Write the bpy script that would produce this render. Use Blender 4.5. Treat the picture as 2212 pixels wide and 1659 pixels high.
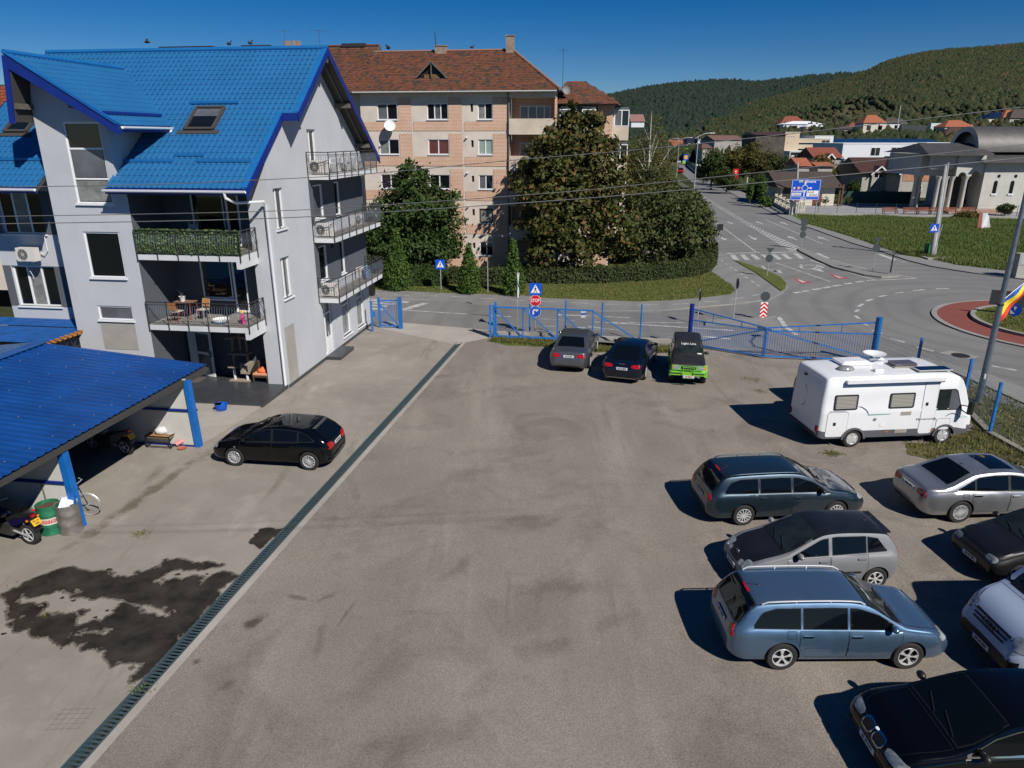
import bpy,bmesh,math,random
import numpy as np
from mathutils import Vector,Matrix
from mathutils.bvhtree import BVHTree
R=math.radians
rnd=random.Random(7)
for o in list(bpy.data.objects):
 bpy.data.objects.remove(o)
SC=bpy.context.scene
COL=SC.collection
# ------------------------------------------------------------------ camera, sky, sun, exposure
CAM_H=10.3
PITCH=math.atan(532/1534.0)
cd=bpy.data.cameras.new('camera'); cam=bpy.data.objects.new('camera',cd); COL.objects.link(cam)
cam.location=(0,0,CAM_H); cam.rotation_euler=(R(90)-PITCH,0,0)
cd.sensor_width=36.0; cd.lens=36.0*1534/2212; cd.clip_start=0.1; cd.clip_end=9000
SC.camera=cam
SUN_EL=R(42.0)
SUN_DIR=Vector((0.616*math.cos(SUN_EL),-0.788*math.cos(SUN_EL),math.sin(SUN_EL))).normalized()
world=bpy.data.worlds.new('World'); SC.world=world; world.use_nodes=True
wn=world.node_tree.nodes; wl=world.node_tree.links
sky=wn.new('ShaderNodeTexSky'); sky.sky_type='NISHITA'; sky.sun_disc=False
sky.sun_elevation=SUN_EL; sky.sun_rotation=math.atan2(SUN_DIR.x,SUN_DIR.y)
sky.altitude=900; sky.air_density=0.85; sky.dust_density=0.0; sky.ozone_density=5.0
hs=wn.new('ShaderNodeHueSaturation'); hs.inputs['Saturation'].default_value=1.42; hs.inputs['Hue'].default_value=0.508
wl.new(sky.outputs[0],hs.inputs['Color']); wl.new(hs.outputs[0],wn['Background'].inputs['Color'])
wn['Background'].inputs['Strength'].default_value=0.054
sl=bpy.data.lights.new('sun','SUN'); sl.energy=5.0; sl.angle=R(0.53); sl.color=(1.0,0.945,0.87)
so=bpy.data.objects.new('sun',sl); COL.objects.link(so); so.rotation_euler=SUN_DIR.to_track_quat('Z','Y').to_euler(); so.location=(40,-50,60)
SC.view_settings.view_transform='Standard'; SC.view_settings.look='None'; SC.view_settings.gamma=1.0
SC.view_settings.use_curve_mapping=False; SC.view_settings.exposure=0.12
SC.render.engine='CYCLES'; SC.cycles.max_bounces=6; SC.cycles.diffuse_bounces=3; SC.cycles.glossy_bounces=3
SC.cycles.transparent_max_bounces=6; SC.cycles.caustics_reflective=False; SC.cycles.use_denoising=True
SC.cycles.sample_clamp_indirect=4.0
# ------------------------------------------------------------------ photo pixel (2212 px wide picture) -> place
SP,CP=math.sin(PITCH),math.cos(PITCH)
def ray(px,py):
 a=(px-1106)/1534.0; b=(py-829.5)/1534.0
 return Vector((a,CP-SP*b,-(SP+CP*b)))
def G(px,py,z=0.0):
 r=ray(px,py); t=(z-CAM_H)/r.z
 return Vector((r.x*t,r.y*t,z))
def at_depth(px,py,Y):
 r=ray(px,py); t=Y/r.y
 return Vector((r.x*t,Y,CAM_H+r.z*t))
HA=Vector((-9.702,29.176,0)); HV=Vector((0.13667,0.99062,0)); HU=Vector((0.99062,-0.13667,0))
H_ROT=math.atan2(HU.y,HU.x)
def UV(u,v,z=0.0):
 return HA+HU*u+HV*v+Vector((0,0,z))
 # ------------------------------------------------------------------ materials
class NT:
 def __init__(s,m):
  m.use_nodes=True; s.t=m.node_tree; s.n=s.t.nodes; s.b=s.n['Principled BSDF']
  s.tc=None
 def link(s,a,b):s.t.links.new(a,b)
 def co(s):
  if not s.tc:s.tc=s.n.new('ShaderNodeTexCoord')
  return s.tc.outputs['Object']
 def set(s,inp,v):
  if hasattr(v,'is_output')or isinstance(v,bpy.types.NodeSocket):s.link(v,inp)
  else:inp.default_value=v
 def noise(s,scale,detail=3.0,rough=0.55,vec=None,dist=0.0,dim=None):
  n=s.n.new('ShaderNodeTexNoise'); n.inputs['Scale'].default_value=scale; n.inputs['Detail'].default_value=detail
  n.inputs['Roughness'].default_value=rough; n.inputs['Distortion'].default_value=dist
  s.link(vec or s.co(),n.inputs['Vector']); return n.outputs['Fac']
 def vor(s,scale,out='Distance',vec=None,feature='F1'):
  n=s.n.new('ShaderNodeTexVoronoi'); n.feature=feature; n.inputs['Scale'].default_value=scale
  s.link(vec or s.co(),n.inputs['Vector']); return n.outputs[out]
 def ramp(s,f,lo,hi,a=0.0,b=1.0,clamp=True):
  n=s.n.new('ShaderNodeMapRange'); n.clamp=clamp
  s.set(n.inputs['Value'],f); n.inputs['From Min'].default_value=lo; n.inputs['From Max'].default_value=hi
  n.inputs['To Min'].default_value=a; n.inputs['To Max'].default_value=b; return n.outputs[0]
 def math(s,op,a,b=0.0,c=0.0):
  n=s.n.new('ShaderNodeMath'); n.operation=op; s.set(n.inputs[0],a); s.set(n.inputs[1],b)
  s.set(n.inputs[2],c); return n.outputs[0]
 def mix(s,f,a,b,mode='MIX'):
  n=s.n.new('ShaderNodeMix'); n.data_type='RGBA'; n.blend_type=mode
  s.set(n.inputs[0],f)
  for i,v in((6,a),(7,b)):
   s.set(n.inputs[i],(*v,1)if isinstance(v,tuple)and len(v)==3 else v)
  return n.outputs[2]
 def map(s,scale=(1,1,1),loc=(0,0,0),rot=(0,0,0)):
  n=s.n.new('ShaderNodeMapping'); n.inputs['Scale'].default_value=scale; n.inputs['Location'].default_value=loc
  n.inputs['Rotation'].default_value=rot; s.link(s.co(),n.inputs['Vector']); return n.outputs[0]
 def sep(s,v=None):
  n=s.n.new('ShaderNodeSeparateXYZ'); s.link(v or s.co(),n.inputs[0]); return n.outputs
 def bump(s,h,strength=0.3,dist=0.02):
  n=s.n.new('ShaderNodeBump'); n.inputs['Strength'].default_value=strength; n.inputs['Distance'].default_value=dist
  s.link(h,n.inputs['Height']); s.link(n.outputs[0],s.b.inputs['Normal'])
 def island(s):
  return s.n.new('ShaderNodeNewGeometry').outputs['Random Per Island']
 def objrand(s):
  return s.n.new('ShaderNodeObjectInfo').outputs['Random']
 def color(s,c):
  s.set(s.b.inputs['Base Color'],(*c,1)if isinstance(c,tuple)and len(c)==3 else c)
MATS={}
def mat(name,rgb=(.5,.5,.5),rough=.6,metal=0.,var=0.,vscale=2.,bump=0.,bscale=30.,coat=0.,spec=.5,rgb2=None,emit=0.):
 if name in MATS:return MATS[name]
 m=bpy.data.materials.new(name); t=NT(m); b=t.b
 b.inputs['Roughness'].default_value=rough; b.inputs['Metallic'].default_value=metal
 b.inputs['Coat Weight'].default_value=coat; b.inputs['Coat Roughness'].default_value=0.04
 b.inputs['Specular IOR Level'].default_value=spec
 if var or rgb2:
  f=t.noise(vscale,5.0,0.6)
  f=t.ramp(f,0.3,0.7)
  lo=tuple(c*(1-var)for c in rgb); hi=rgb2 or tuple(min(1,c*(1+var))for c in rgb)
  t.color(t.mix(f,lo,hi))
 else:t.color(rgb)
 if bump:t.bump(t.noise(bscale,3.0),bump,0.02)
 if emit:
  b.inputs['Emission Color'].default_value=(*rgb,1); b.inputs['Emission Strength'].default_value=emit
 MATS[name]=m; return m
def s2l(r,g,b):
 f=lambda c:(c/255/12.92)if c<=10 else((c/255+.055)/1.055)**2.4
 return(f(r),f(g),f(b))
 # ------------------------------------------------------------------ mesh builder
class MB:
 def __init__(s):s.v=[]; s.f=[]; s.m=[]
 def add(s,vs,fs,mi=0):
  o=len(s.v); s.v+=[tuple(v)for v in vs]
  for f in fs:s.f.append([o+i for i in f]); s.m.append(mi)
  return s
 def quad(s,a,b,c,d,mi=0):return s.add((a,b,c,d),((0,1,2,3),),mi)
 def poly(s,pts,mi=0):return s.add(pts,(tuple(range(len(pts))),),mi)
 def box(s,x0,x1,y0,y1,z0,z1,mi=0):
  v=[(x,y,z)for z in(z0,z1)for y in(y0,y1)for x in(x0,x1)]
  return s.add(v,((0,2,3,1),(4,5,7,6),(0,1,5,4),(2,6,7,3),(0,4,6,2),(1,3,7,5)),mi)
 def bar(s,p,q,w,h=None,up=(0,0,1),mi=0):
  h=h or w; p=Vector(p); q=Vector(q); d=(q-p).normalized(); up=Vector(up)
  if abs(d.dot(up))>.98:up=Vector((1,0,0))if abs(d.x)<.9 else Vector((0,1,0))
  a=d.cross(up).normalized()*(w/2); b=a.cross(d).normalized()*(h/2)
  v=[p-a-b,p+a-b,p+a+b,p-a+b,q-a-b,q+a-b,q+a+b,q-a+b]
  return s.add(v,((0,1,2,3),(7,6,5,4),(0,4,5,1),(1,5,6,2),(2,6,7,3),(3,7,4,0)),mi)
 def tube(s,pts,r,n=6,mi=0,cap=True,r1=None):
  pts=[Vector(p)for p in pts]; k=len(pts); vs=[]; prev=None
  for i,p in enumerate(pts):
   d=(pts[min(i+1,k-1)]-pts[max(i-1,0)]).normalized()
   a=prev-d*prev.dot(d)if prev else(d.cross(Vector((0,0,1)))if abs(d.z)<.95 else d.cross(Vector((1,0,0))))
   a.normalize(); prev=a; b=d.cross(a)
   rr=r if r1 is None else r+(r1-r)*i/(k-1)
   if isinstance(r,(list,tuple)):rr=r[i]
   vs+=[p+(a*math.cos(2*math.pi*j/n)+b*math.sin(2*math.pi*j/n))*rr for j in range(n)]
  fs=[(i*n+j,i*n+(j+1)%n,(i+1)*n+(j+1)%n,(i+1)*n+j)for i in range(k-1)for j in range(n)]
  if cap:fs+=[tuple(range(n))[::-1],tuple((k-1)*n+j for j in range(n))]
  return s.add(vs,fs,mi)
 def cyl(s,c,r,z0,z1,n=12,mi=0,r1=None):
  x,y=c[0],c[1]; return s.tube([(x,y,z0),(x,y,z1)],r,n,mi,True,r1)
 def lathe(s,prof,n=16,c=(0,0,0),axis='z',mi=0,close=False):
  vs=[]; k=len(prof)
  for r,h in prof:
   for j in range(n):
    a=2*math.pi*j/n; x,y=r*math.cos(a),r*math.sin(a)
    p=(x,y,h)if axis=='z' else((x,h,y)if axis=='y' else(h,x,y))
    vs.append((p[0]+c[0],p[1]+c[1],p[2]+c[2]))
  fs=[(i*n+j,i*n+(j+1)%n,(i+1)*n+(j+1)%n,(i+1)*n+j)for i in range(k-1)for j in range(n)]
  if axis=='y':fs=[f[::-1]for f in fs]
  return s.add(vs,fs,mi)
 def prism(s,pts,z0,z1,mi=0,mside=None):
  n=len(pts); v=[(p[0],p[1],z0)for p in pts]+[(p[0],p[1],z1)for p in pts]
  s.add(v,[tuple(range(n-1,-1,-1)),tuple(range(n,2*n))],mi)
  return s.add(v,[(i,(i+1)%n,n+(i+1)%n,n+i)for i in range(n)],mi if mside is None else mside)
 def prism_dir(s,pts,d,mi=0):
  n=len(pts); d=Vector(d); a=[Vector(p)for p in pts]; b=[p+d for p in a]
  return s.add(a+b,[tuple(range(n-1,-1,-1)),tuple(range(n,2*n))]+[(i,(i+1)%n,n+(i+1)%n,n+i)for i in range(n)],mi)
 def ball(s,c,r,n=10,m=6,mi=0,sq=(1,1,1)):
  prof=[(max(1e-4,math.sin(math.pi*i/m)),-math.cos(math.pi*i/m))for i in range(m+1)]
  t=MB().lathe(prof,n)
  return s.add([(c[0]+v[0]*r*sq[0],c[1]+v[1]*r*sq[1],c[2]+v[2]*r*sq[2])for v in t.v],t.f,mi)
 def xf(s,M):
  s.v=[tuple(M@Vector(v))for v in s.v]; return s
 def join(s,o,M=None,mi=0):
  return s.add([tuple(M@Vector(v))for v in o.v]if M else o.v,o.f,mi)
 def mesh(s,name,mats,smooth=0):
  me=bpy.data.meshes.new(name); me.from_pydata(s.v,[],s.f)
  for m in(mats if isinstance(mats,(list,tuple))else[mats]):me.materials.append(m)
  me.polygons.foreach_set('material_index',s.m)
  if smooth:
   me.polygons.foreach_set('use_smooth',[True]*len(s.f)); me.update(); me.set_sharp_from_angle(angle=R(smooth))
  me.update(); return me
 def build(s,name,mats,parent=None,smooth=0,loc=None,rotz=None,**kw):
  return obj(name,s.mesh(name,mats,smooth),parent,loc,rotz,**kw)
def obj(name,me,parent=None,loc=None,rotz=None,label=None,cat=None,group=None,kind=None):
 o=bpy.data.objects.new(name,me); COL.objects.link(o)
 if parent:o.parent=parent
 if loc is not None:o.location=loc
 if rotz is not None:o.rotation_euler=(0,0,rotz)
 return tag(o,label,cat,group,kind)
def tag(o,label=None,cat=None,group=None,kind=None):
 if label:o['label']=label
 if cat:o['category']=cat
 if group:o['group']=group
 if kind:o['kind']=kind
 return o
def thing(name,label,cat,loc=(0,0,0),rotz=0.,group=None):
 o=bpy.data.objects.new(name,None); COL.objects.link(o); o.empty_display_size=.2
 o.location=loc; o.rotation_euler=(0,0,rotz); return tag(o,label,cat,group)
def dup(root,loc,rotz=None,label=None,scale=None):
 def cp(o,par):
  c=o.copy(); COL.objects.link(c)
  if par:c.parent=par
  for ch in list(o.children):cp(ch,c)
  return c
 r=cp(root,None); r.location=loc
 if rotz is not None:r.rotation_euler=(0,0,rotz)
 if label:r['label']=label
 if scale:r.scale=scale
 return r
def text(body,size,parent,loc,rot,m,name='lettering',ext=.003,sx=1.,align='CENTER',spacing=1.0,fit=None):
 c=bpy.data.curves.new(name,'FONT'); c.body=body; c.size=size; c.extrude=ext; c.align_x=align; c.align_y='CENTER'
 c.space_character=spacing; c.offset=size*0.012; c.materials.append(m); c.resolution_u=2
 o=bpy.data.objects.new(name,c); COL.objects.link(o); o.parent=parent; o.location=loc; o.rotation_euler=rot; o.scale=(sx,1,1)
 return o
def np_mesh(name,verts,faces,m,smooth=False):
 me=bpy.data.meshes.new(name); nv=len(verts); nf,k=faces.shape
 me.vertices.add(nv); me.vertices.foreach_set('co',np.asarray(verts,np.float32).ravel())
 me.loops.add(nf*k); me.loops.foreach_set('vertex_index',faces.astype(np.int32).ravel())
 me.polygons.add(nf); me.polygons.foreach_set('loop_start',np.arange(nf,dtype=np.int32)*k)
 if smooth:me.polygons.foreach_set('use_smooth',np.ones(nf,bool))
 for q in(m if isinstance(m,(list,tuple))else[m]):me.materials.append(q)
 me.update(calc_edges=True); return me
def fill(pts,holes=(),z=None):
 bm=bmesh.new()
 for loop in[pts,*holes]:
  vs=[bm.verts.new(p)for p in loop]
  for i in range(len(vs)):bm.edges.new((vs[i],vs[(i+1)%len(vs)]))
 bmesh.ops.triangle_fill(bm,use_beauty=True,use_dissolve=False,edges=bm.edges[:])
 bm.verts.index_update()
 v=[tuple(q.co)for q in bm.verts]; f=[tuple(q.index for q in t.verts)for t in bm.faces]; bm.free()
 return v,f
def inter(pts,x):
 if x<=pts[0][0]:return pts[0][1]
 for(a,b),(c,d)in zip(pts,pts[1:]):
  if x<=c:return b+(d-b)*(x-a)/(c-a if c!=a else 1)
 return pts[-1][1]
def chaikin(p,k=2):
 for _ in range(k):
  q=[p[0]]
  for a,b in zip(p,p[1:]):
   q+=[(a[0]*.75+b[0]*.25,a[1]*.75+b[1]*.25),(a[0]*.25+b[0]*.75,a[1]*.25+b[1]*.75)]
  p=q+[p[-1]]
 return p
def smooth_line(p,k=2):
 p=[Vector(q)for q in p]
 for _ in range(k):
  q=[p[0]]
  for a,b in zip(p,p[1:]):q+=[a*.75+b*.25,a*.25+b*.75]
  p=q+[p[-1]]
 return p
 # common materials
WHITE=mat('white_paint',(.72,.73,.74),.45)
PVC=mat('white_pvc',(.78,.79,.80),.3)
GLASS=mat('dark_glass',(.006,.008,.010),.04,spec=.8)
GLASSG=mat('grey_glass',(.10,.11,.125),.06,spec=.7,var=.25,vscale=1.3)
GLASSC=mat('curtain_glass',(.20,.21,.20),.12,spec=.6,var=.35,vscale=2.5)
STEEL=mat('galvanised_steel',(.44,.46,.48),.45,.35,var=.12,vscale=3)
IRON=mat('dark_iron',(.045,.045,.048),.45,.3)
BLACK=mat('black_plastic',(.012,.012,.013),.5)
BLUEF=mat('blue_fence_paint',(.02,.15,.46),.4,var=.25,vscale=4)
RUBBER=mat('rubber',(.018,.018,.018),.85)
RED=mat('red_plastic',(.55,.012,.015),.4)
# ================================================================== ground materials
def gravel_mat():
 m=bpy.data.materials.new('gravel'); t=NT(m)
 big=t.noise(0.16,5,0.6); mid=t.noise(0.9,4,0.6); fine=t.noise(26,2,0.7); peb=t.vor(62,'Color')
 c=t.mix(t.ramp(big,.36,.64),(.190,.167,.141),(.272,.238,.201))
 c=t.mix(t.ramp(mid,.35,.75,0,.55),c,(.205,.187,.165))
 c=t.mix(t.ramp(t.noise(.33,5,.68,dist=.8),.50,.66,0,.8),c,(.142,.126,.107))
 c=t.mix(t.math('MULTIPLY',t.ramp(t.noise(.45,4,.65,t.map((1,.16,1),(5,3,0),(0,0,.17))),.52,.7),.6),c,(.325,.285,.245))
 bw=t.n.new('ShaderNodeRGBToBW'); t.link(peb,bw.inputs[0]); c=t.mix(1.0,c,t.ramp(bw.outputs[0],.2,.85,.74,1.26),'MULTIPLY')
 c=t.mix(t.ramp(fine,.40,.8,0,.28),c,(.33,.30,.26))
 c=t.mix(t.ramp(t.noise(.9,5,.7,t.map((1,.10,1),(2,7,0),(0,0,-.9))),.60,.70,0,.4),c,(.12,.105,.088)); c=t.mix(t.ramp(t.noise(1.1,5,.7,t.map((.12,1,1),(4,1,0),(0,0,.25))),.61,.72,0,.4),c,(.125,.11,.092)); c=t.mix(t.ramp(t.vor(7.0),.06,.02,0,.6),c,(.40,.375,.34)); c=t.mix(t.ramp(t.vor(3.1),.03,.01,0,.7),c,(.06,.052,.045))
 # oil and damp stains, each with its own place and shape
 def stain(x,y,rx,ry,rot,col,k,c):
  v=t.map((1,1,0),(0,0,0))
  n=t.n.new('ShaderNodeMapping'); n.vector_type='TEXTURE'; n.inputs['Location'].default_value=(x,y,0)
  n.inputs['Rotation'].default_value=(0,0,rot); n.inputs['Scale'].default_value=(rx,ry,1); t.link(v,n.inputs[0])
  l=t.n.new('ShaderNodeVectorMath'); l.operation='LENGTH'; t.link(n.outputs[0],l.inputs[0])
  d=t.math('ADD',l.outputs['Value'],t.ramp(t.noise(2.2,5,.7),.2,.8,-.75,.75))
  return t.mix(t.ramp(d,1.0,.25,0,k),c,col)
 for(px,py,rx,ry,rot,k)in((548,1345,.42,.22,.9,.85),(425,1430,.12,.12,0,.7),(706,1290,.45,.12,.7,.4),(1140,1130,1.2,.6,.2,.35),(1750,1017,.5,.25,0,.6),(1330,1340,.7,.3,.4,.3),(1180,1400,.9,.4,.2,.3),(985,1230,1.2,.3,1.0,.3),(690,1385,.12,.9,.1,.3),(745,1330,.05,.8,-.25,.45),(640,1290,.5,.09,-.4,.5),(490,1480,.3,.1,.9,.35),(910,1590,1.3,.5,.3,.25),(1210,1270,1.5,.5,.1,.3)):
  g=G(px,py); c=stain(g.x,g.y,rx,ry,rot,(.055,.046,.036),k,c)
 t.color(c); t.b.inputs['Roughness'].default_value=.93; t.b.inputs['Specular IOR Level'].default_value=.2
 t.bump(t.math('ADD',fine,t.math('MULTIPLY',bw.outputs[0],.8)),.55,.018); return m
def concrete_mat(name,base,dark,moss=True):
 m=bpy.data.materials.new(name); t=NT(m)
 c=t.mix(t.ramp(t.noise(.25,6,.6,dist=.4),.36,.64),dark,base)
 c=t.mix(t.ramp(t.noise(1.1,5,.65),.5,.75,0,.6),c,tuple(x*1.25 for x in base))
 c=t.mix(t.ramp(t.noise(14,3,.7),.3,.8,0,.5),c,dark)
 c=t.mix(t.ramp(t.noise(60,2,.7),.4,.8,0,.35),c,tuple(x*1.3 for x in base))
 if moss:
  for(p0,p1,w)in(((470,962),(140,1190),.28),((640,905),(500,965),.2)):
   a_,b_=G(*p0),G(*p1); n_=t.n.new('ShaderNodeMapping'); n_.vector_type='TEXTURE'; n_.inputs['Location'].default_value=((a_.x+b_.x)/2,(a_.y+b_.y)/2,0); n_.inputs['Rotation'].default_value=(0,0,math.atan2(b_.y-a_.y,b_.x-a_.x)); n_.inputs['Scale'].default_value=((b_-a_).length*.6,w,1); t.link(t.map((1,1,0)),n_.inputs[0])
   l_=t.n.new('ShaderNodeVectorMath'); l_.operation='LENGTH'; t.link(n_.outputs[0],l_.inputs[0]); c=t.mix(t.ramp(t.math('ADD',l_.outputs['Value'],t.ramp(t.noise(1.9,6,.75),.25,.75,-.8,.9)),1.0,.3,0,.7),c,(.085,.078,.042))
  v=t.map((1,.12,1),(0,0,0),(0,0,.137))
  c=t.mix(t.ramp(t.noise(.9,5,.7,v),.58,.72,0,.55),c,(.085,.082,.045))
  c=t.mix(t.ramp(t.noise(.55,4,.6,t.map((1,.35,1),(9,4,0))),.60,.72,0,.6),c,(.42,.38,.335))
 t.color(c); t.b.inputs['Roughness'].default_value=.9; t.b.inputs['Specular IOR Level'].default_value=.25
 t.bump(t.noise(45,3,.7),.35,.012); return m
def asphalt_mat(name,a,b):
 m=bpy.data.materials.new(name); t=NT(m)
 c=t.mix(t.ramp(t.noise(.12,5,.6,dist=.5),.35,.65),a,b)
 c=t.mix(t.ramp(t.noise(.9,4,.65),.45,.8,0,.4),c,tuple(x*.78 for x in a))
 c=t.mix(t.ramp(t.noise(30,3,.7),.35,.75,0,.35),c,tuple(x*1.35 for x in b))
 w=t.n.new('ShaderNodeTexWave'); w.wave_type='RINGS'; w.rings_direction='SPHERICAL'; w.inputs['Scale'].default_value=.16
 w.inputs['Distortion'].default_value=4.0; w.inputs['Detail Scale'].default_value=.3
 t.link(t.map((1,1,1),(-32,-42,0)),w.inputs[0]); c=t.mix(t.ramp(w.outputs['Fac'],.55,1,0,.22),c,tuple(x*.6 for x in a))
 t.color(c); t.b.inputs['Roughness'].default_value=.85; t.b.inputs['Specular IOR Level'].default_value=.3
 t.bump(t.noise(60,2),.2,.008); return m
def paver_mat(name,a,b,sx=.2,sy=.1):
 m=bpy.data.materials.new(name); t=NT(m)
 br=t.n.new('ShaderNodeTexBrick'); br.inputs['Scale'].default_value=1.0; br.inputs['Mortar Size'].default_value=.006
 br.inputs['Brick Width'].default_value=sx; br.inputs['Row Height'].default_value=sy
 br.inputs['Color1'].default_value=(*a,1); br.inputs['Color2'].default_value=(*b,1); br.inputs['Mortar'].default_value=(*[x*.6 for x in a],1)
 t.link(t.co(),br.inputs['Vector'])
 t.color(t.mix(t.ramp(t.noise(.7,5,.6),.4,.7,0,.35),br.outputs['Color'],tuple(x*.7 for x in a)))
 t.b.inputs['Roughness'].default_value=.9; t.b.inputs['Specular IOR Level'].default_value=.25; return m
def grass_mat(name,a,b,dry,s=1.0):
 m=bpy.data.materials.new(name); t=NT(m)
 c=t.mix(t.ramp(t.noise(.5*s,5,.65),.35,.65),a,b)
 c=t.mix(t.ramp(t.noise(1.3*s,4,.6),.5,.72,0,.7),c,dry)
 c=t.mix(t.ramp(t.noise(18*s,2,.7),.3,.7,0,.5),c,tuple(x*.45 for x in a))
 t.color(c); t.b.inputs['Roughness'].default_value=.95; t.b.inputs['Specular IOR Level'].default_value=.1
 t.bump(t.noise(22,3),.6,.05); return m
def leaf_mat(name,cols,rough=.7,trans=.25,nscale=.35):
 m=bpy.data.materials.new(name); t=NT(m); i=t.island(); n=t.ramp(t.noise(nscale,3,.6),.35,.65)
 c=t.mix(i,cols[0],cols[1]); c=t.mix(t.math('MULTIPLY',n,.6),c,cols[2])
 if len(cols)>3:c=t.mix(t.math('GREATER_THAN',t.math('FRACT',t.math('MULTIPLY',i,17.3)),.82),c,cols[3])
 t.color(c); t.b.inputs['Roughness'].default_value=rough; t.b.inputs['Specular IOR Level'].default_value=.2
 if trans:
  tr=t.n.new('ShaderNodeBsdfTranslucent'); t.link(c,tr.inputs['Color']); mx=t.n.new('ShaderNodeMixShader'); mx.inputs[0].default_value=trans
  t.link(t.b.outputs[0],mx.inputs[1]); t.link(tr.outputs[0],mx.inputs[2]); t.link(mx.outputs[0],t.n['Material Output'].inputs['Surface'])
 return m
GRAVEL=gravel_mat()
CONC=concrete_mat('drive_concrete',(.30,.272,.235),(.205,.188,.16))
CONC2=concrete_mat('pale_concrete',(.36,.34,.30),(.27,.25,.22),False)
KERB=concrete_mat('kerb_concrete',(.30,.29,.27),(.20,.195,.18),False)
ASPH=asphalt_mat('asphalt',(.148,.147,.144),(.195,.192,.186))
PATH=asphalt_mat('path_asphalt',(.18,.18,.178),(.215,.213,.208))
PAVER=paver_mat('grey_pavers',(.25,.248,.24),(.21,.208,.20))
PAVER_RED=paver_mat('red_pavers',(.24,.075,.06),(.19,.058,.048))
LAWN=grass_mat('lawn',(.095,.12,.03),(.12,.145,.038),(.19,.16,.065))
MEADOWM=grass_mat('meadow',(.085,.13,.03),(.115,.16,.04),(.15,.15,.06))
EARTH=grass_mat('field_earth',(.045,.055,.022),(.06,.065,.03),(.11,.095,.06),.1)
PAINT=mat('road_paint',(.21,.21,.205),.7,vscale=2.6,rgb2=(.60,.60,.58))
PAINTR=mat('red_road_paint',(.42,.03,.04),.7,var=.2,vscale=3)
# ================================================================== ground sheets
c3=lambda x,y:(1497.7+.26041*x,432+.26041*y)
c1v=lambda x,y:(1382.5+.20835*x,230.4+.20835*y)
c2v=lambda x,y:(1728+.2187*x,230.4+.2187*y)
c4v=lambda x,y:(1008.1+.26041*x,604.8+.26041*y)
c7v=lambda x,y:(748.9+.20835*x,345.6+.20835*y)
c5v=lambda x,y:(1497.7+.32294*x,576+.32294*y)
def sheet(name,pts,z,m,kind='structure',thick=0.,mside=None):
 p=[(q.x,q.y)for q in pts]
 if sum(a[0]*b[1]-b[0]*a[1]for a,b in zip(p,p[1:]+p[:1]))<0:p.reverse()
 b=MB()
 if thick:b.prism(p,z-thick,z,0,0 if mside is None else 1)
 else:b.poly([(x,y,z)for x,y in p])
 return b.build(name,[m,mside]if mside else m,kind=kind)
gp=lambda pts:[G(*p)for p in pts]
b=MB(); b.quad((-900,-60,-.24),(3200,-60,-.24),(3200,3600,-.24),(-900,3600,-.24)); b.build('ground',EARTH,kind='structure')
b=MB(); b.quad((-260,60,-.085),(330,60,-.085),(330,420,-.085),(-260,420,-.085)); b.build('town_ground',grass_mat('town_grass',(.045,.06,.02),(.06,.075,.025),(.09,.085,.05),.2),kind='structure')
KL=[(640,640),(796.8,645.6),(926,648),(1008,653),(1020,656),(1172,663.4),(1294.5,672),(1424.7,671.2),(1498,665),(1589,657),(1664,647),(1690.5,632.5),(1701,619.5),(1697,608),(1680,592),(1640,578),(1586,563.5),(1549.8,540),(1531.5,520.6),(1516,476),(1507.6,438.8),(1505.5,411.7),(1492,390),(1470,372),(1462,345),(1466,333)]
KR=[(1488,333),(1497,352),(1515,375),(1540,395),(1561.8,407.5),(1603.5,430.4),(1645,448),(1684.7,468),(1726.4,484.6),(1761.8,497),(1843,526.3),(1909.7,545.4),(1960,562.9),(2012.5,576),(2100,590),(2212,604),(2420,625)]
asph=gp(KL+KR)+[Vector((90,40,0)),Vector((60,10,0)),Vector((24,10,0)),Vector((20.5,22,0)),Vector((18.4,33.2,0)),Vector((11.5,35.0,0)),Vector((-1,38.0,0)),Vector((-30,41.0,0))]
sheet('road',asph,-.03,ASPH)
b=MB(); b.quad((-30,38,-.07),(95,38,-.07),(95,70,-.07),(-30,70,-.07)); b.build('road_base',ASPH,kind='structure')
lawn_front=[(640,622),(799,627),(878,630),(944.7,634),(1017.7,636),(1103,639),(1122.7,638.7),(1190,646),(1302,650),(1378,653),(1450.8,650.4),(1523.7,643.9),(1578,637),(1588,628)]
lawn_side=[(1580,618),(1535.5,587.5),(1539,554),(1520,536),(1500,470),(1490,430)]
sheet('path',gp(KL[:12])+gp(KL[12:20])+gp(lawn_side[::-1]+lawn_front[::-1]),.05,PATH,thick=.1,mside=KERB)
lawn=sheet('lawn',gp(lawn_front+lawn_side[:4])+[UV(22,40),UV(6.5,29.2),UV(-14,29.2),UV(-14,22)],.07,LAWN,thick=.08)
KRs=KR[4:]
pav_in=[(2420,612),(2212,591),(2069,573.8),(2008,560.6),(1946.7,552),(1911.7,536.6),(1863,521),(1793,499),(1741,484),(1690,455),(1640,432),(1575,402)]
sheet('pavement',gp(KRs)+gp(pav_in),.06,PAVER,thick=.12,mside=KERB)
strip=[(335,505),(420,530),(600,588),(720,645),(770,700),(762,745),(725,762),(640,700),(520,612),(430,562)]
sheet('grass_strip',gp([c3(*p)for p in strip]),.10,LAWN,thick=.08)
sheet('traffic_island',gp([c3(*p)for p in((870,405),(900,402),(960,428),(1160,518),(1420,600),(1560,622),(1700,622),(1702,638),(1560,645),(1420,628),(1160,562),(1010,494),(872,424))]),.10,PAVER,thick=.14,mside=KERB)
sheet('traffic_island',gp([c3(*p)for p in((100,1005),(560,985),(640,987),(705,1035),(732,1062),(718,1082),(650,1086),(530,1062),(100,1040))]),.10,PAVER,thick=.14,mside=KERB)
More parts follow.
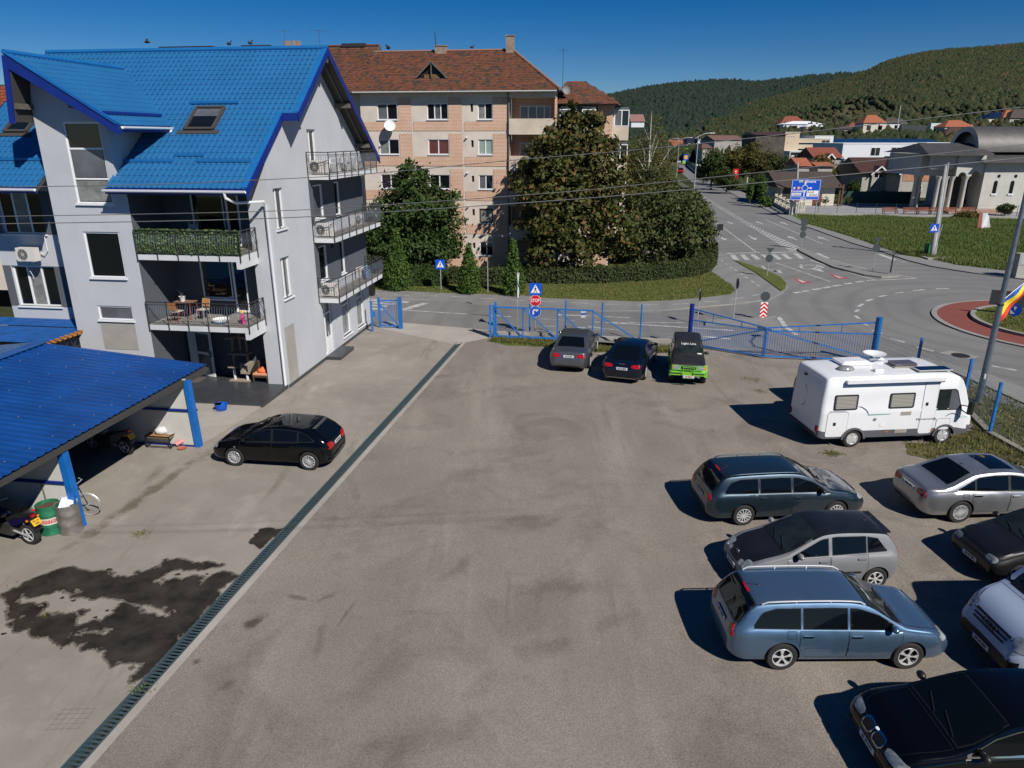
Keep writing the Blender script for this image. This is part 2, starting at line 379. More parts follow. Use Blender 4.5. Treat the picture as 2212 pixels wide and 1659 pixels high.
meadow=sheet('meadow',gp(pav_in[:10])+gp([(1735,466),(1820,467.5),(2126,474),(2420,480)]),.05,MEADOWM)
sheet('courtyard',gp([(1700,446),(1735,464),(1820,465.5),(2126,472),(2420,478),(2420,440),(2060,441),(1985,438),(1800,441)]),.03,mat('pale_gravel',(.26,.26,.265),.95,var=.22,vscale=1.2))
# roundabout: circle through its outer kerb
cpts=[G(*p)for p in((2025.6,676),(2046.6,705),(2111,731),(2095,648.7),(2212,747))]
M_=np.array([[2*p.x,2*p.y,1]for p in cpts]); B_=np.array([p.x**2+p.y**2 for p in cpts])
sx_,sy_,q_=np.linalg.lstsq(M_,B_,rcond=None)[0]; RBR=math.sqrt(q_+sx_**2+sy_**2); RBC=Vector((sx_,sy_,0))
def ring(r0,r1,z0,z1,n=96):
 b=MB(); vs=[]
 for k in range(n):
  a=2*math.pi*k/n; ca,sa=math.cos(a),math.sin(a)
  vs+=[(RBC.x+r1*ca,RBC.y+r1*sa,z0),(RBC.x+r1*ca,RBC.y+r1*sa,z1),(RBC.x+r0*ca,RBC.y+r0*sa,z1),(RBC.x+r0*ca,RBC.y+r0*sa,z0)]
 for k in range(n):
  i,j=4*k,4*((k+1)%n)
  for s in range(3):b.f.append([i+s,j+s,j+s+1,i+s+1]); b.m.append(0)
 b.v=vs; return b
RIN=RBR-2.05
ring(RBR-.3,RBR,-.05,.05).build('roundabout_kerb',KERB,kind='structure')
ring(RIN,RBR-.3,-.05,.045).build('roundabout_apron',PAVER_RED,kind='structure')
ring(RIN-.25,RIN,-.05,.2).build('roundabout_inner_kerb',KERB,kind='structure')
b=MB(); b.poly([(RBC.x+(RIN-.25)*math.cos(2*math.pi*k/64),RBC.y+(RIN-.25)*math.sin(2*math.pi*k/64),.17)for k in range(64)])
b.build('roundabout_lawn',LAWN,kind='structure')
# the yard: gravel, concrete, drain line
D0,D1=Vector((-7.65,9.43,0)),Vector((-2.80,36.43,0)); DD=(D1-D0).normalized(); DN=Vector((DD.y,-DD.x,0)); DS=D0-DD*9
lot=[DS+DN*.16,Vector((22,-2,0)),Vector((22,10,0)),Vector((20.3,22,0)),Vector((18.2,33.2,0)),Vector((9.3,36.2,0)),Vector((5.6,35.4,0)),Vector((-1.2,37.6,0)),D1+DN*.16]
sheet('gravel_yard',lot,0.0,GRAVEL)
sheet('concrete_drive',[DS-DN*.16,D1-DN*.16,D1+DN*.3+DD*.02,Vector((-1.3,37.7,0)),Vector((-1.2,38.7,0)),Vector((-7.4,41.0,0)),UV(-.5,11.5),UV(-.5,-3.9),UV(-16,-3.9),UV(-26,-30)],.004,CONC)
sheet('concrete_edge',[DS+DN*.16,D1+DN*.16,D1+DN*.33,DS+DN*.36],.005,CONC2)
sheet('gate_apron',[Vector((-3.0,36.0,0)),Vector((-1.25,37.3,0)),Vector((-1.0,38.9,0)),Vector((-7.6,41.1,0)),Vector((-7.9,39.6,0))],.010,CONC2)
sheet('pale_slab',[UV(-.13,-2.2),UV(-.3,-4.5),UV(-.55,-6.2),UV(-12,-6.2),UV(-12,-2.2)],.05,CONC2,thick=.06)
# wet patches on the concrete, outlines with fractal edges
def jag(pts,k=4,amp=.16,seed=1):
 r=random.Random(seed); p=[Vector(q)for q in pts]
 for it in range(k):
  q=[]
  for a,b in zip(p,p[1:]+p[:1]):
   d=b-a; n=Vector((-d.y,d.x,0)); q+=[a,(a+b)/2+n*r.uniform(-amp,amp)]
  p=q
 return p
WET=bpy.data.materials.new('wet_concrete'); t=NT(WET)
t.color(t.mix(t.ramp(t.noise(1.6,6,.65),.35,.7),(.016,.014,.011),(.05,.044,.036))); t.b.inputs['Roughness'].default_value=.55; t.b.inputs['Specular IOR Level'].default_value=.3; t.bump(t.noise(45,3),.3,.01)
cw=lambda x,y:(x*.36458,1094.5+.36458*y)
wet_outer=[(0,500),(70,480),(160,430),(250,395),(330,370),(450,383),(560,385),(620,400),(650,430),(740,425),(850,390),(930,345),(1080,330),(1180,320),(1278,325),(1270,350),(1150,375),(1040,395),(940,440),(900,480),(980,440),(1050,450),(1120,435),(1190,465),(1270,415),(1430,400),(1300,545),(1000,850),(845,1030),(790,1035),(755,1010),(760,965),(820,910),(730,895),(690,915),(640,910),(600,860),(490,830),(450,800),(330,815),(300,775),(200,780),(180,750),(50,778),(0,760)]
wet_holes=[[(75,540),(150,515),(240,508),(380,505),(510,512),(620,550),(700,580),(760,585),(860,575),(960,590),(1000,625),(930,645),(800,655),(840,605),(760,600),(640,640),(520,690),(440,700),(400,640),(260,625),(290,580),(180,580),(120,590)],[(55,665),(140,625),(140,650),(70,680)],[(420,755),(560,715),(670,715),(520,750)]]
def raster_patch(name,outer,holes,m,z,cell=.03,warp=.10,grow=0.0,seed=0):
 O=np.array([(p.x,p.y)for p in outer]); x0,y0=O.min(0)-.3; x1,y1=O.max(0)+.3
 X,Y=np.meshgrid(np.arange(x0,x1,cell),np.arange(y0,y1,cell)); r=np.random.default_rng(seed); ph=r.uniform(0,6.28,(6,4))
 wx=np.zeros_like(X); wy=np.zeros_like(X)
 for k in range(6):f=3.1*1.75**k; a=warp/1.45**k; wx+=a*np.sin(f*X+ph[k,0]+1.7*np.sin(f*.6*Y+ph[k,1])); wy+=a*np.sin(f*Y+ph[k,2]+1.7*np.sin(f*.7*X+ph[k,3]))
 PX,PY=X+wx,Y+wy
 def inside(P):
  c=np.zeros(X.shape,bool); n=len(P)
  for i in range(n):
   (xi,yi),(xj,yj)=P[i],P[i-1]; k=((yi>PY)!=(yj>PY))&(PX<(xj-xi)*(PY-yi)/(yj-yi+1e-12)+xi); c^=k
  return c
 M=inside(O)
 for h in holes:M&=~inside(np.array([(p.x,p.y)for p in h]))
 g=int(round(grow/cell))
 if g:
  Q=M.copy()
  for dx in range(-g,g+1):
   for dy in range(-g,g+1):
    if dx*dx+dy*dy<=g*g:Q|=np.roll(np.roll(M,dx,1),dy,0)
  M=Q
 side=(X-D0.x)*DN.x+(Y-D0.y)*DN.y; M&=side<-.17
 ij=np.argwhere(M); n=len(ij); bx=x0+ij[:,1]*cell; by=y0+ij[:,0]*cell; V=np.zeros((n,4,3)); V[...,2]=z
 for q,(dx,dy)in enumerate(((0,0),(1,0),(1,1),(0,1))):V[:,q,0]=bx+dx*cell; V[:,q,1]=by+dy*cell
 obj(name,np_mesh(name,V.reshape(-1,3),np.arange(4*n).reshape(-1,4),m),kind='structure')
DAMP=bpy.data.materials.new('damp_concrete'); t=NT(DAMP); t.color(t.mix(t.ramp(t.noise(3,6,.7),.35,.7),(.085,.075,.06),(.17,.155,.13))); t.b.inputs['Roughness'].default_value=.8; t.b.inputs['Specular IOR Level'].default_value=.25; t.bump(t.noise(45,3,.7),.35,.012)
vo=gp([cw(*p)for p in wet_outer]); hs_=[gp([cw(*p)for p in h])for h in wet_holes]; small=gp([cw(*p)for p in((1545,130),(1600,120),(1645,125),(1690,120),(1640,180),(1575,250),(1530,240),(1470,215),(1500,180))])
raster_patch('damp_patch',vo,hs_,DAMP,.0062,.03,.11,.05,1); raster_patch('wet_patch',vo,hs_,WET,.0085,.025,.11,0,1); raster_patch('damp_patch',small,[],DAMP,.0062,.03,.07,.04,2); raster_patch('wet_patch',small,[],WET,.0085,.025,.07,0,2)
for k in range(30):
 x_,y_=rnd.uniform(20,1250),rnd.uniform(340,860); g=G(*cw(x_,y_)); r_=rnd.uniform(.02,.08); MB().poly([(g.x+r_*rnd.uniform(.5,1.4)*math.cos(a),g.y+r_*rnd.uniform(.4,1.0)*math.sin(a),.0105)for a in[2*math.pi*q/11 for q in range(11)]]).build('wet_spot',WET,kind='structure')
 # ================================================================== road markings
LINES=MB()
def mark(pts,z=-.026):
 p=[(q.x,q.y,z)for q in gp(pts)]
 a=sum(p[i][0]*p[(i+1)%len(p)][1]-p[(i+1)%len(p)][0]*p[i][1]for i in range(len(p)))
 return p if a>0 else p[::-1]
def line(a,b,w=.13,z=-.026,bld=None):
 A_,B_=G(*a),G(*b); d=(B_-A_); n=Vector((-d.y,d.x,0)).normalized()*(w/2)
 (bld or LINES).poly([(A_-n).to_tuple()[:2]+(z,),(B_-n).to_tuple()[:2]+(z,),(B_+n).to_tuple()[:2]+(z,),(A_+n).to_tuple()[:2]+(z,)])
def arrow(a,b,z=-.026):
 A_,B_=G(*a),G(*b); d=(B_-A_); L=d.length; d.normalize(); n=Vector((-d.y,d.x,0)); h=L*.45
 P_=lambda s,w:tuple((A_+d*s+n*w).to_tuple()[:2])+(z,)
 LINES.poly([P_(0,-.1),P_(L-h,-.1),P_(L-h,.1),P_(0,.1)]); LINES.poly([P_(L-h,-.42),P_(L,0),P_(L-h,.42)])
for q in([(300,452),(342,450),(385,495),(340,497)],[(385,451),(425,451),(472,494),(430,495)],[(470,449),(508,449),(562,490),(520,493)],[(555,448),(590,450),(650,489),(610,490)],[(640,447),(680,447),(738,490),(700,492)],[(725,445),(765,444),(825,487),(785,489)],[(825,441),(868,440),(925,484),(885,486)],[(1005,440),(1040,438),(1140,481),(1105,484)],[(1525,448),(1560,447),(1692,492),(1655,497)]):
 LINES.poly(mark([c3(*p)for p in q]))
for a,b_,w in(((265,440),(550,434),.35),((635,434),(860,428),.35),((130,140),(530,436),.14),((-250,-215),(470,215),.14),((470,215),(810,418),.14),((-240,-223),(480,203),.14),((480,203),(880,393),.14),((590,158),(905,290),.13),((905,290),(1070,362),.13),((675,515),(1140,675),.15),((972,495),(1155,557),.15),((1200,570),(1505,660),.15),((1145,497),(1440,572),.13),((1435,665),(1855,647),.2),((1705,622),(1855,647),.14),((600,972),(710,965),.15),((705,965),(770,1050),.28),((770,1050),(860,1115),.28),((880,400),(962,424),.14),((1720,512),(1780,510),.15)):
 line(c3(*a),c3(*b_),w)
for k in range(17):
 s=k/16.0; line(c3(478+340*s,216+200*s),c3(495+370*s,208+186*s),.3)
for a,b_ in(((280,175),(325,197)),((460,293),(522,330)),((220,297),(268,332)),((92,180),(125,202)),((580,200),(522,175)),((785,205),(722,180)),((865,332),(780,296)),((1127,337),(1028,300))):arrow(c3(*a),c3(*b_))
for x in(870,925,1020,1105,1190,1285,1380):line(c3(x-34,763-(x-870)*.173+5),c3(x+34,763-(x-870)*.173-6),.32)
for a,b_ in(((2010,733),(2120,731)),((1825,748),(1918,739)),((1670,769),(1740,761)),((1535,800),(1605,786)),((1432,836),(1490,818)),((1370,880),(1410,857)),((1344,925),(1370,905)),((1344,955),(1376,982)),((1392,1014),(1446,1038)),((1490,1076),(1565,1104)),((1635,1143),(1752,1177)),((1855,1214),(1995,1249))):line(c3(*a),c3(*b_),.22)
line(c5v(2000,660),c5v(2162,690),.2)
for p in((955,552),):
 ell=[c3(p[0]+66*math.cos(2*math.pi*k/20),p[1]+17*math.sin(2*math.pi*k/20))for k in range(20)]
 for a,b_ in zip(ell,ell[1:]+ell[:1]):line(a,b_,.22)
LINES.poly(mark([c3(*p)for p in((980,570),(1055,567),(1090,598))])); LINES.poly(mark([c3(*p)for p in((1020,535),(1095,556),(1075,560),(1000,545))])); line(c3(888,532),c3(915,540),.25)
line(c3(505,558),c3(560,578),.3); line(c3(560,578),c3(650,575),.25); line(c3(650,575),c3(690,592),.3); line(c3(570,543),c3(600,572),.22)
LINES.poly(mark([c3(*p)for p in((640,582),(720,580),(745,608))])); LINES.poly(mark([c3(*p)for p in((500,552),(545,560),(570,580),(515,570))]))
LINES.poly(mark([c3(*p)for p in((850,650),(945,680),(900,683))],-.020)); LINES.poly(mark([c3(*p)for p in((1150,614),(1250,643),(1205,645))],-.020))
for a,b_,w in(((760,285),(985,292),.3),((985,292),(1355,310),.16),((1060,345),(1800,352),.13),((1110,345),(2212,415),.2),((910,388),(1265,408),.13),((1005,386),(1100,398),.5),((0,280),(190,290),.15),((600,318),(900,332),.1),((400,410),(820,425),.1),((620,376),(740,381),.12),((1960,465),(2190,485),.3)):line(c4v(*a),c4v(*b_),w)
for a,b_,w in(((580,1550),(820,1478),.5),((640,1555),(1700,1620),.15),((240,1447),(640,1470),.5),((250,1472),(500,1492),.45),((250,1503),(420,1514),.4),((250,1535),(410,1548),.4)):line(c7v(*a),c7v(*b_),w)
LINES.build('road_marking',PAINT,kind='structure')
DASH=MB()
for a,b_ in(((90,853),(200,847)),((322,828),(420,816)),((492,800),(545,787)),((527,710),(560,727)),((478,675),(505,691)),((428,642),(455,658)),((380,612),(408,627)),((340,583),(362,595)),((300,556),(322,569)),((262,530),(284,543)),((228,506),(248,518)),((165,475),(207,497))):line(c3(*a),c3(*b_),.12,.055,DASH)
for a,b_ in(((108,157),(230,162)),((355,170),(487,177)),((610,182),(735,188)),((866,194),(1008,200)),((1145,207),(1270,211)),((1420,215),(1580,212)),((1705,208),(1840,203))):line(c4v(*a),c4v(*b_),.1,.055,DASH)
for a,b_ in(((490,1407),(648,1413)),((790,1415),(950,1417)),((1090,1422),(1243,1431)),((230,1385),(340,1395))):line(c7v(*a),c7v(*b_),.1,.055,DASH)
DASH.build('path_marking',PAINT,kind='structure')
b=MB(); b.poly(mark([c3(*p)for p in((830,643),(985,683),(893,689))],-.024)); b.poly(mark([c3(*p)for p in((1125,606),(1292,648),(1198,651))],-.024)); b.build('give_way_marking',PAINTR,kind='structure')
b=MB(); b.poly(mark([c5v(1640,575),c5v(1720,558),c5v(1915,598),c5v(1860,618)],-.022)); b.build('manhole_surround',KERB,kind='structure')
g=G(*c5v(1788,591)); b=MB(); b.cyl((0,0),.42,-.02,0,20); b.lathe([(.30,.003),(.33,.003),(.33,.0),(.30,.0)],20)
tag(b.build('manhole_cover',mat('cast_iron',(.04,.038,.035),.6,.5),loc=(g.x,g.y,-.012)),'round iron manhole cover in its pale concrete square on the road','manhole')
# ================================================================== grass blades
def blades(name,pts,hmin,hmax,w,m,n_per=3,kind='stuff',seed=0,z=.05):
 r=np.random.default_rng(seed); P_=np.repeat(np.asarray(pts,float),n_per,0); n=len(P_)
 P_[:,:2]+=r.normal(0,.06,(n,2)); a=r.uniform(0,2*np.pi,n); h=r.uniform(hmin,hmax,n)*(1 if hmax<.4 else .45+.55*(.5+.5*np.sin(P_[:,0]*.5+2*np.sin(P_[:,1]*.23))*np.cos(P_[:,1]*.41+P_[:,0]*.13))); L=r.uniform(.2,.8,n)*h
 dx,dy=np.cos(a),np.sin(a); base=np.column_stack([P_[:,0],P_[:,1],np.full(n,z)])if P_.shape[1]==2 else P_
 side=np.column_stack([-dy*w,dx*w,np.zeros(n)])*r.uniform(.6,1.4,(n,1)); tip=base+np.column_stack([dx*L,dy*L,h])
 V=np.stack([base-side,base+side,tip],1).reshape(-1,3); F=np.arange(3*n).reshape(-1,3)
 return obj(name,np_mesh(name,V,F,m),kind=kind)
def scatter(poly,n,seed=0):
 r=random.Random(seed); xs=[p.x for p in poly]; ys=[p.y for p in poly]; out=[]
 pts=[(p.x,p.y)for p in poly]
 def inside(x,y):
  c=False; j=len(pts)-1
  for i in range(len(pts)):
   (xi,yi),(xj,yj)=pts[i],pts[j]
   if(yi>y)!=(yj>y)and x<(xj-xi)*(y-yi)/(yj-yi)+xi:c=not c
   j=i
  return c
 k=0
 while len(out)<n and k<n*30:
  k+=1; x=r.uniform(min(xs),max(xs)); y=r.uniform(min(ys),max(ys))
  if inside(x,y):out.append((x,y))
 return out
GB1=leaf_mat('grass_blade',((.080,.115,.024),(.13,.17,.042),(.19,.165,.062),(.23,.19,.08)),.8,.2,.5)
GB2=leaf_mat('meadow_blade',((.075,.13,.026),(.14,.21,.05),(.16,.18,.055),(.20,.19,.08)),.8,.25,.09)
blades('meadow_grass',scatter(gp([(2212,591),(2069,573.8),(2008,560.6),(1946.7,551),(1863,520),(1793,498),(1741,482),(1725,466),(1820,467),(2126,473),(2290,478),(2320,600)]),42000,1),.15,.5,.035,GB2,4,seed=2)
blades('lawn_grass',scatter(gp(lawn_front+lawn_side[:4])+[UV(20,30),UV(-6,25)],16000,3),.04,.11,.02,GB1,3,seed=4,z=.07)
blades('roundabout_grass',[(RBC.x+(RIN-.4)*math.sqrt(rnd.random())*math.cos(a),RBC.y+(RIN-.4)*math.sqrt(rnd.random())*math.sin(a))for a in[rnd.uniform(0,6.283)for _ in range(5000)]],.04,.1,.02,GB1,3,seed=5,z=.17)
fence_verge=[Vector((-1.2,36.6,0)),Vector((-1.0,37.3,0)),Vector((2.2,36.6,0)),Vector((5.5,35.2,0)),Vector((9.2,35.9,0)),Vector((9.2,34.6,0)),Vector((5.5,34.4,0)),Vector((2,35.6,0))]
sheet('fence_verge',jag(fence_verge,3,.15,4),.006,LAWN)
blades('verge_grass',scatter(fence_verge,2600,6),.05,.22,.02,GB1,4,seed=6,z=0)
rv=gp([(1960,958),(2040,955),(2100,930)])+[Vector((18.0,27,0)),Vector((18.4,31.5,0)),Vector((20.4,31,0)),Vector((21.5,22,0)),Vector((23,12,0)),Vector((16.2,19.2,0)),Vector((15.0,21.2,0)),Vector((13.6,22.3,0))]
sheet('right_verge',jag(rv,3,.12,8),.012,grass_mat('rough_grass',(.085,.085,.035),(.12,.11,.05),(.20,.165,.10)))
blades('rough_grass',scatter(rv,4200,9),.04,.2,.018,GB1,3,seed=9,z=.01)
spots=[]
for px,py,s,k in((1797,980,.35,130),(1625,820,.6,60),(1540,930,.1,5),(505,1000,.3,25),(305,1155,.3,40),(95,1330,.12,12),(640,905,.7,25),(455,985,.9,25),(300,1490,.3,30),(1640,845,.4,40)):
 g=G(px,py)
 for _ in range(k):spots.append((g.x+rnd.gauss(0,s*.45),g.y+rnd.gauss(0,s*.3)))
blades('yard_weeds',spots,.015,.05,.016,GB1,3,seed=10,z=.004)
sheet('outer_path',[Vector((18.9,33,0)),Vector((20.5,31.5,0)),Vector((21.6,22,0)),Vector((23,10,0)),Vector((26,10,0)),Vector((23.3,23,0)),Vector((21.9,31.5,0)),Vector((20,34,0))],.03,PAVER,thick=.08)
# ================================================================== hills and their woods
RA=[(1180,225),(1304,206),(1330,202),(1400,187),(1480,178),(1560,172),(1640,178),(1720,168),(1800,160),(1870,156),(2300,150),(2500,150)]
RB=[(1180,300),(1300,287),(1358,272),(1440,259),(1515,244),(1600,225),(1700,200),(1790,176),(1850,159),(1873,151),(1899,136),(1925,126),(1978,113),(2000,109),(2060,103),(2110,100),(2160,95),(2212,90),(2300,84),(2500,78)]
def rdir(prof,az):
 px=1106+1534*math.tan(az)*.99
 for _ in range(3):
  py=inter(prof,px); r=ray(px,py); px+=1534*(math.tan(az)-r.x/r.y)*r.y
 r=ray(px,inter(prof,px)); return r.z/math.hypot(r.x,r.y)
def vn(x,y,s):
 return math.sin(x*s+1.3*math.sin(y*s*.7))*math.cos(y*s*1.1+math.sin(x*s*.6))
AZ=[R(2+k*.5)for k in range(104)]
class Hill:
 def __init__(s,prof,d0,d1,p,name,m):
  s.prof,s.d0,s.d1,s.p=prof,d0,d1,p; s.t=[rdir(prof,a)for a in AZ]
  ds=[d0+(d1-d0)*k/44 for k in range(45)]+[d1*1.1,d1*1.3]
  V=np.array([(d*math.sin(a),d*math.cos(a),s.h(a,d))for a in AZ for d in ds]); n=len(ds)
  F=np.array([(i*n+j,(i+1)*n+j,(i+1)*n+j+1,i*n+j+1)for i in range(len(AZ)-1)for j in range(n-1)])
  s.o=obj(name,np_mesh(name,V,F[:,::-1],m,True),kind='structure')
 def h(s,a,d):
  k=(a-AZ[0])/(AZ[1]-AZ[0]); i=max(0,min(len(AZ)-2,int(k))); w=max(0,min(1,k-i)); t=s.t[i]*(1-w)+s.t[i+1]*w
  top=CAM_H+t*s.d1-5; q=max(0,(d-s.d0)/(s.d1-s.d0)); w=min(1,d/400-.6)if d>240 else 0
  if q>1:return top*(1-(q-1)*.5)
  return-.12+top*q**s.p+5*q*(1-q)*2*vn(d*math.sin(a),d*math.cos(a),.011)
HFIELD=grass_mat('hill_grass',(.095,.095,.045),(.125,.115,.058),(.19,.155,.09),.03)
HWOOD=grass_mat('wood_floor',(.018,.026,.012),(.025,.032,.014),(.03,.034,.016),.05)
hill_far=Hill(RA,700,2300,1.0,'far_hill',HWOOD)
hill_near=Hill(RB,300,1250,1.25,'near_hill',HFIELD)
def hit_hill(px,py,hill=None,d0=230):
 hill=hill or hill_near; r=ray(px,py); L=math.hypot(r.x,r.y); a=math.atan2(r.x,r.y); d=d0
 while d<1400:
  if CAM_H+r.z/L*d<=max(0,hill.h(a,d))if r.z>-1e-4 else d>=-CAM_H*L/r.z or CAM_H+r.z/L*d<=hill.h(a,d):break
  d+=3
 return Vector((d*math.sin(a),d*math.cos(a),max(0,hill.h(a,d))))
IV=np.array([(1,0,0),(0,1,0),(-1,0,0),(0,-1,0),(0,0,1),(0,0,-1.)]); IF=np.array([(0,1,4),(1,2,4),(2,3,4),(3,0,4),(1,0,5),(2,1,5),(3,2,5),(0,3,5)])
def crowns(name,pts,m,smin,smax,seed,tall=1.15):
 r=np.random.default_rng(seed); n=len(pts); s=r.uniform(smin,smax,(n,1,1)); jit=r.uniform(.6,1.35,(n,len(IV),1)); ang=r.uniform(0,6.283,n); ca,sa=np.cos(ang)[:,None],np.sin(ang)[:,None]; IR=np.stack([IV[None,:,0]*ca-IV[None,:,1]*sa,IV[None,:,0]*sa+IV[None,:,1]*ca,np.broadcast_to(IV[None,:,2],(n,len(IV)))],-1)
 V=IR*jit*s*np.array([1,1,tall])+np.asarray(pts)[:,None,:]+np.array([0,0,.55])*s
 F=IF[None]+(np.arange(n)*len(IV))[:,None,None]
 return obj(name,np_mesh(name,V.reshape(-1,3),F.reshape(-1,3),m),kind='stuff')
WOOD=leaf_mat('far_foliage',((.013,.026,.010),(.036,.050,.018),(.044,.046,.021),(.060,.054,.024)),.9,0,.012)
WOODF=leaf_mat('distant_foliage',((.011,.024,.018),(.024,.040,.026),(.018,.032,.022)),.9,0,.004)
pts=[]
while len(pts)<30000:
 a=R(rnd.uniform(5,42)); d=rnd.uniform(730,2330); pts.append((d*math.sin(a),d*math.cos(a),hill_far.h(a,d)))
crowns('far_wood',pts,WOODF,3.0,6.5,1,1.3)
pts,bush=[],[]
CLEAR=((1862,240,72,22,.97),(1800,262,90,8,.9),(2060,250,120,9,.9),(2055,214,48,11,.8),(1980,180,60,8,.45),(1760,205,50,7,.4),(2160,228,60,10,.6),(1960,228,40,8,.5))
for _ in range(230000):
 a=R(rnd.uniform(5,50)); d=rnd.uniform(330,1270); q=(d-300)/950; x,y=d*math.sin(a),d*math.cos(a); azd=math.degrees(a)
 n=vn(x,y,.018)*.5+vn(x+300,y,.045)*.5; z=hill_near.h(a,d); zc_=y*CP+(CAM_H-z)*SP; px=1106+1534*x/zc_; py=829.5-1534*(y*SP+(z-CAM_H)*CP)/zc_
 dens=1.0 if q>.8 else(.85+.25*n if py<236 or px<1700 else .30+.4*n)
 for cx,cy,rx,ry,k_ in CLEAR:e=((px-cx)/rx)**2+((py-cy)/ry)**2; dens*=1-k_*max(0,min(1,(1.25+.5*n-e)*2))
 if px<1530 and q>.25:dens*=.04
 if rnd.random()<dens:(pts if py<240 or rnd.random()<.35 else bush).append((x,y,z))
crowns('hill_wood',pts[:85000],WOOD,1.3,3.6,2,1.05)
crowns('hill_bushes',bush[:26000],WOOD,.7,2.4,3,.9)
# ================================================================== blue-roofed house
WALL=bpy.data.materials.new('house_render'); t=NT(WALL); c=t.mix(t.ramp(t.noise(.6,5,.6),.3,.7),(.44,.455,.48),(.49,.505,.53)); c=t.mix(t.ramp(t.noise(1.1,5,.7,t.map((3.5,3.5,.18))),.56,.78,0,.35),c,(.36,.375,.39)); c=t.mix(t.ramp(t.noise(3.0,4,.7),.62,.8,0,.25),c,(.54,.555,.58))
t.color(c); t.b.inputs['Roughness'].default_value=.85; t.b.inputs['Specular IOR Level'].default_value=.2; t.bump(t.noise(70,3),.12,.02)
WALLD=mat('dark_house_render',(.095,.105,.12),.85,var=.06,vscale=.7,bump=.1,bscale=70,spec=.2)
SLABW=mat('balcony_render',(.57,.585,.60),.8,var=.07,vscale=1.1,spec=.2)
def blue_roof_mat():
 m=bpy.data.materials.new('blue_steel_tile'); t=NT(m)
 c=t.mix(t.ramp(t.noise(.5,5,.6),.35,.7),(.016,.112,.27),(.020,.132,.315))
 c=t.mix(t.ramp(t.noise(3.2,4,.7),.58,.78,0,.35),c,(.03,.16,.31))
 t.color(c); t.b.inputs['Roughness'].default_value=.42; t.b.inputs['Specular IOR Level'].default_value=.4; return m
BROOF=blue_roof_mat()
BTRIM=mat('dark_blue_trim',(.006,.022,.19),.4,var=.1)
BTRIM2=mat('blue_trim',(.010,.125,.35),.4,var=.08)
SOFFIT=mat('dark_soffit',(.045,.042,.04),.8)
WOODD=mat('weathered_wood',(.10,.09,.08),.8,var=.3,vscale=5)
TILED=mat('dark_floor_tile',(.045,.049,.055),.4,var=.2,vscale=2.5)
MARBLE=mat('beige_tile_panel',(.34,.325,.295),.5,var=.12,vscale=1.5)
BALT=mat('balcony_floor_tile',(.24,.23,.215),.6,var=.12,vscale=3)
house=thing('house','grey rendered house with bright blue steel tile roof, tower and railed balconies','house',HA,H_ROT)
def wmap(axis,off):
 return(lambda a,z,d:(a,off-d,z))if axis=='v' else(lambda a,z,d:(off+d,a,z))
def wallpanel(b,axis,off,outline,holes,depth=.22,mi=0,mr=None):
 f=wmap(axis,off); H_=[((a0,z0),(a1,z0),(a1,z1),(a0,z1))for a0,a1,z0,z1 in holes]
 v,fs=fill([Vector(f(a,z,0))for a,z in outline],[[Vector(f(a,z,0))for a,z in h]for h in H_])
 b.add(v,fs,mi)
 for h in H_:
  for(a,z),(a2,z2)in zip(h,h[1:]+h[:1]):b.quad(f(a,z,0),f(a2,z2,0),f(a2,z2,-depth),f(a,z,-depth),mi if mr is None else mr)
 return b
def win(parent,axis,off,a0,a1,z0,z1,mul=(),hm=(),sill=.06,rec=.12,glass=None,fw=.065,fm=None,name='window',sillmat=None,back=None):
 f=wmap(axis,off); b=MB()
 def bx(A0,A1,Z0,Z1,d0,d1,bb=b):
  p=f(A0,Z0,d0); q=f(A1,Z1,d1)
  bb.box(min(p[0],q[0]),max(p[0],q[0]),min(p[1],q[1]),max(p[1],q[1]),min(p[2],q[2]),max(p[2],q[2]))
 g0,g1=-rec-.05,-rec+.02
 bx(a0,a1,z0,z0+fw,g0,g1); bx(a0,a1,z1-fw,z1,g0,g1); bx(a0,a0+fw,z0+fw,z1-fw,g0,g1); bx(a1-fw,a1,z0+fw,z1-fw,g0,g1)
 for m in mul:x=a0+(a1-a0)*m; bx(x-fw*.6,x+fw*.6,z0+fw,z1-fw,g0,g1+.006)
 for m in hm:z=z0+(z1-z0)*m; bx(a0+fw,a1-fw,z-fw*.5,z+fw*.5,g0,g1+.004)
 w=b.build(name,fm or PVC,parent)
 cuts=[a0]+[a0+(a1-a0)*m for m in mul]+[a1]; gl=glass or GLASS
 for i,(x0,x1)in enumerate(zip(cuts,cuts[1:])):
  p=MB(); bx(x0+.03,x1-.03,z0+.03,z1-.03,-rec-.035,-rec-.015,p)
  p.build('pane',gl[i%len(gl)]if isinstance(gl,(list,tuple))else gl,w)
 if sill:
  s=MB(); bx(a0-.05,a1+.05,z0-sill,z0,-rec,.08,s); s.build('sill',sillmat or WHITE,w)
 return w
SL=.743; EV,EZ,RV,RZ=-1.94,8.47,5.5,14.0
rz=lambda v:EZ+SL*(v-EV)if v<=RV else RZ-SL*(v-RV)
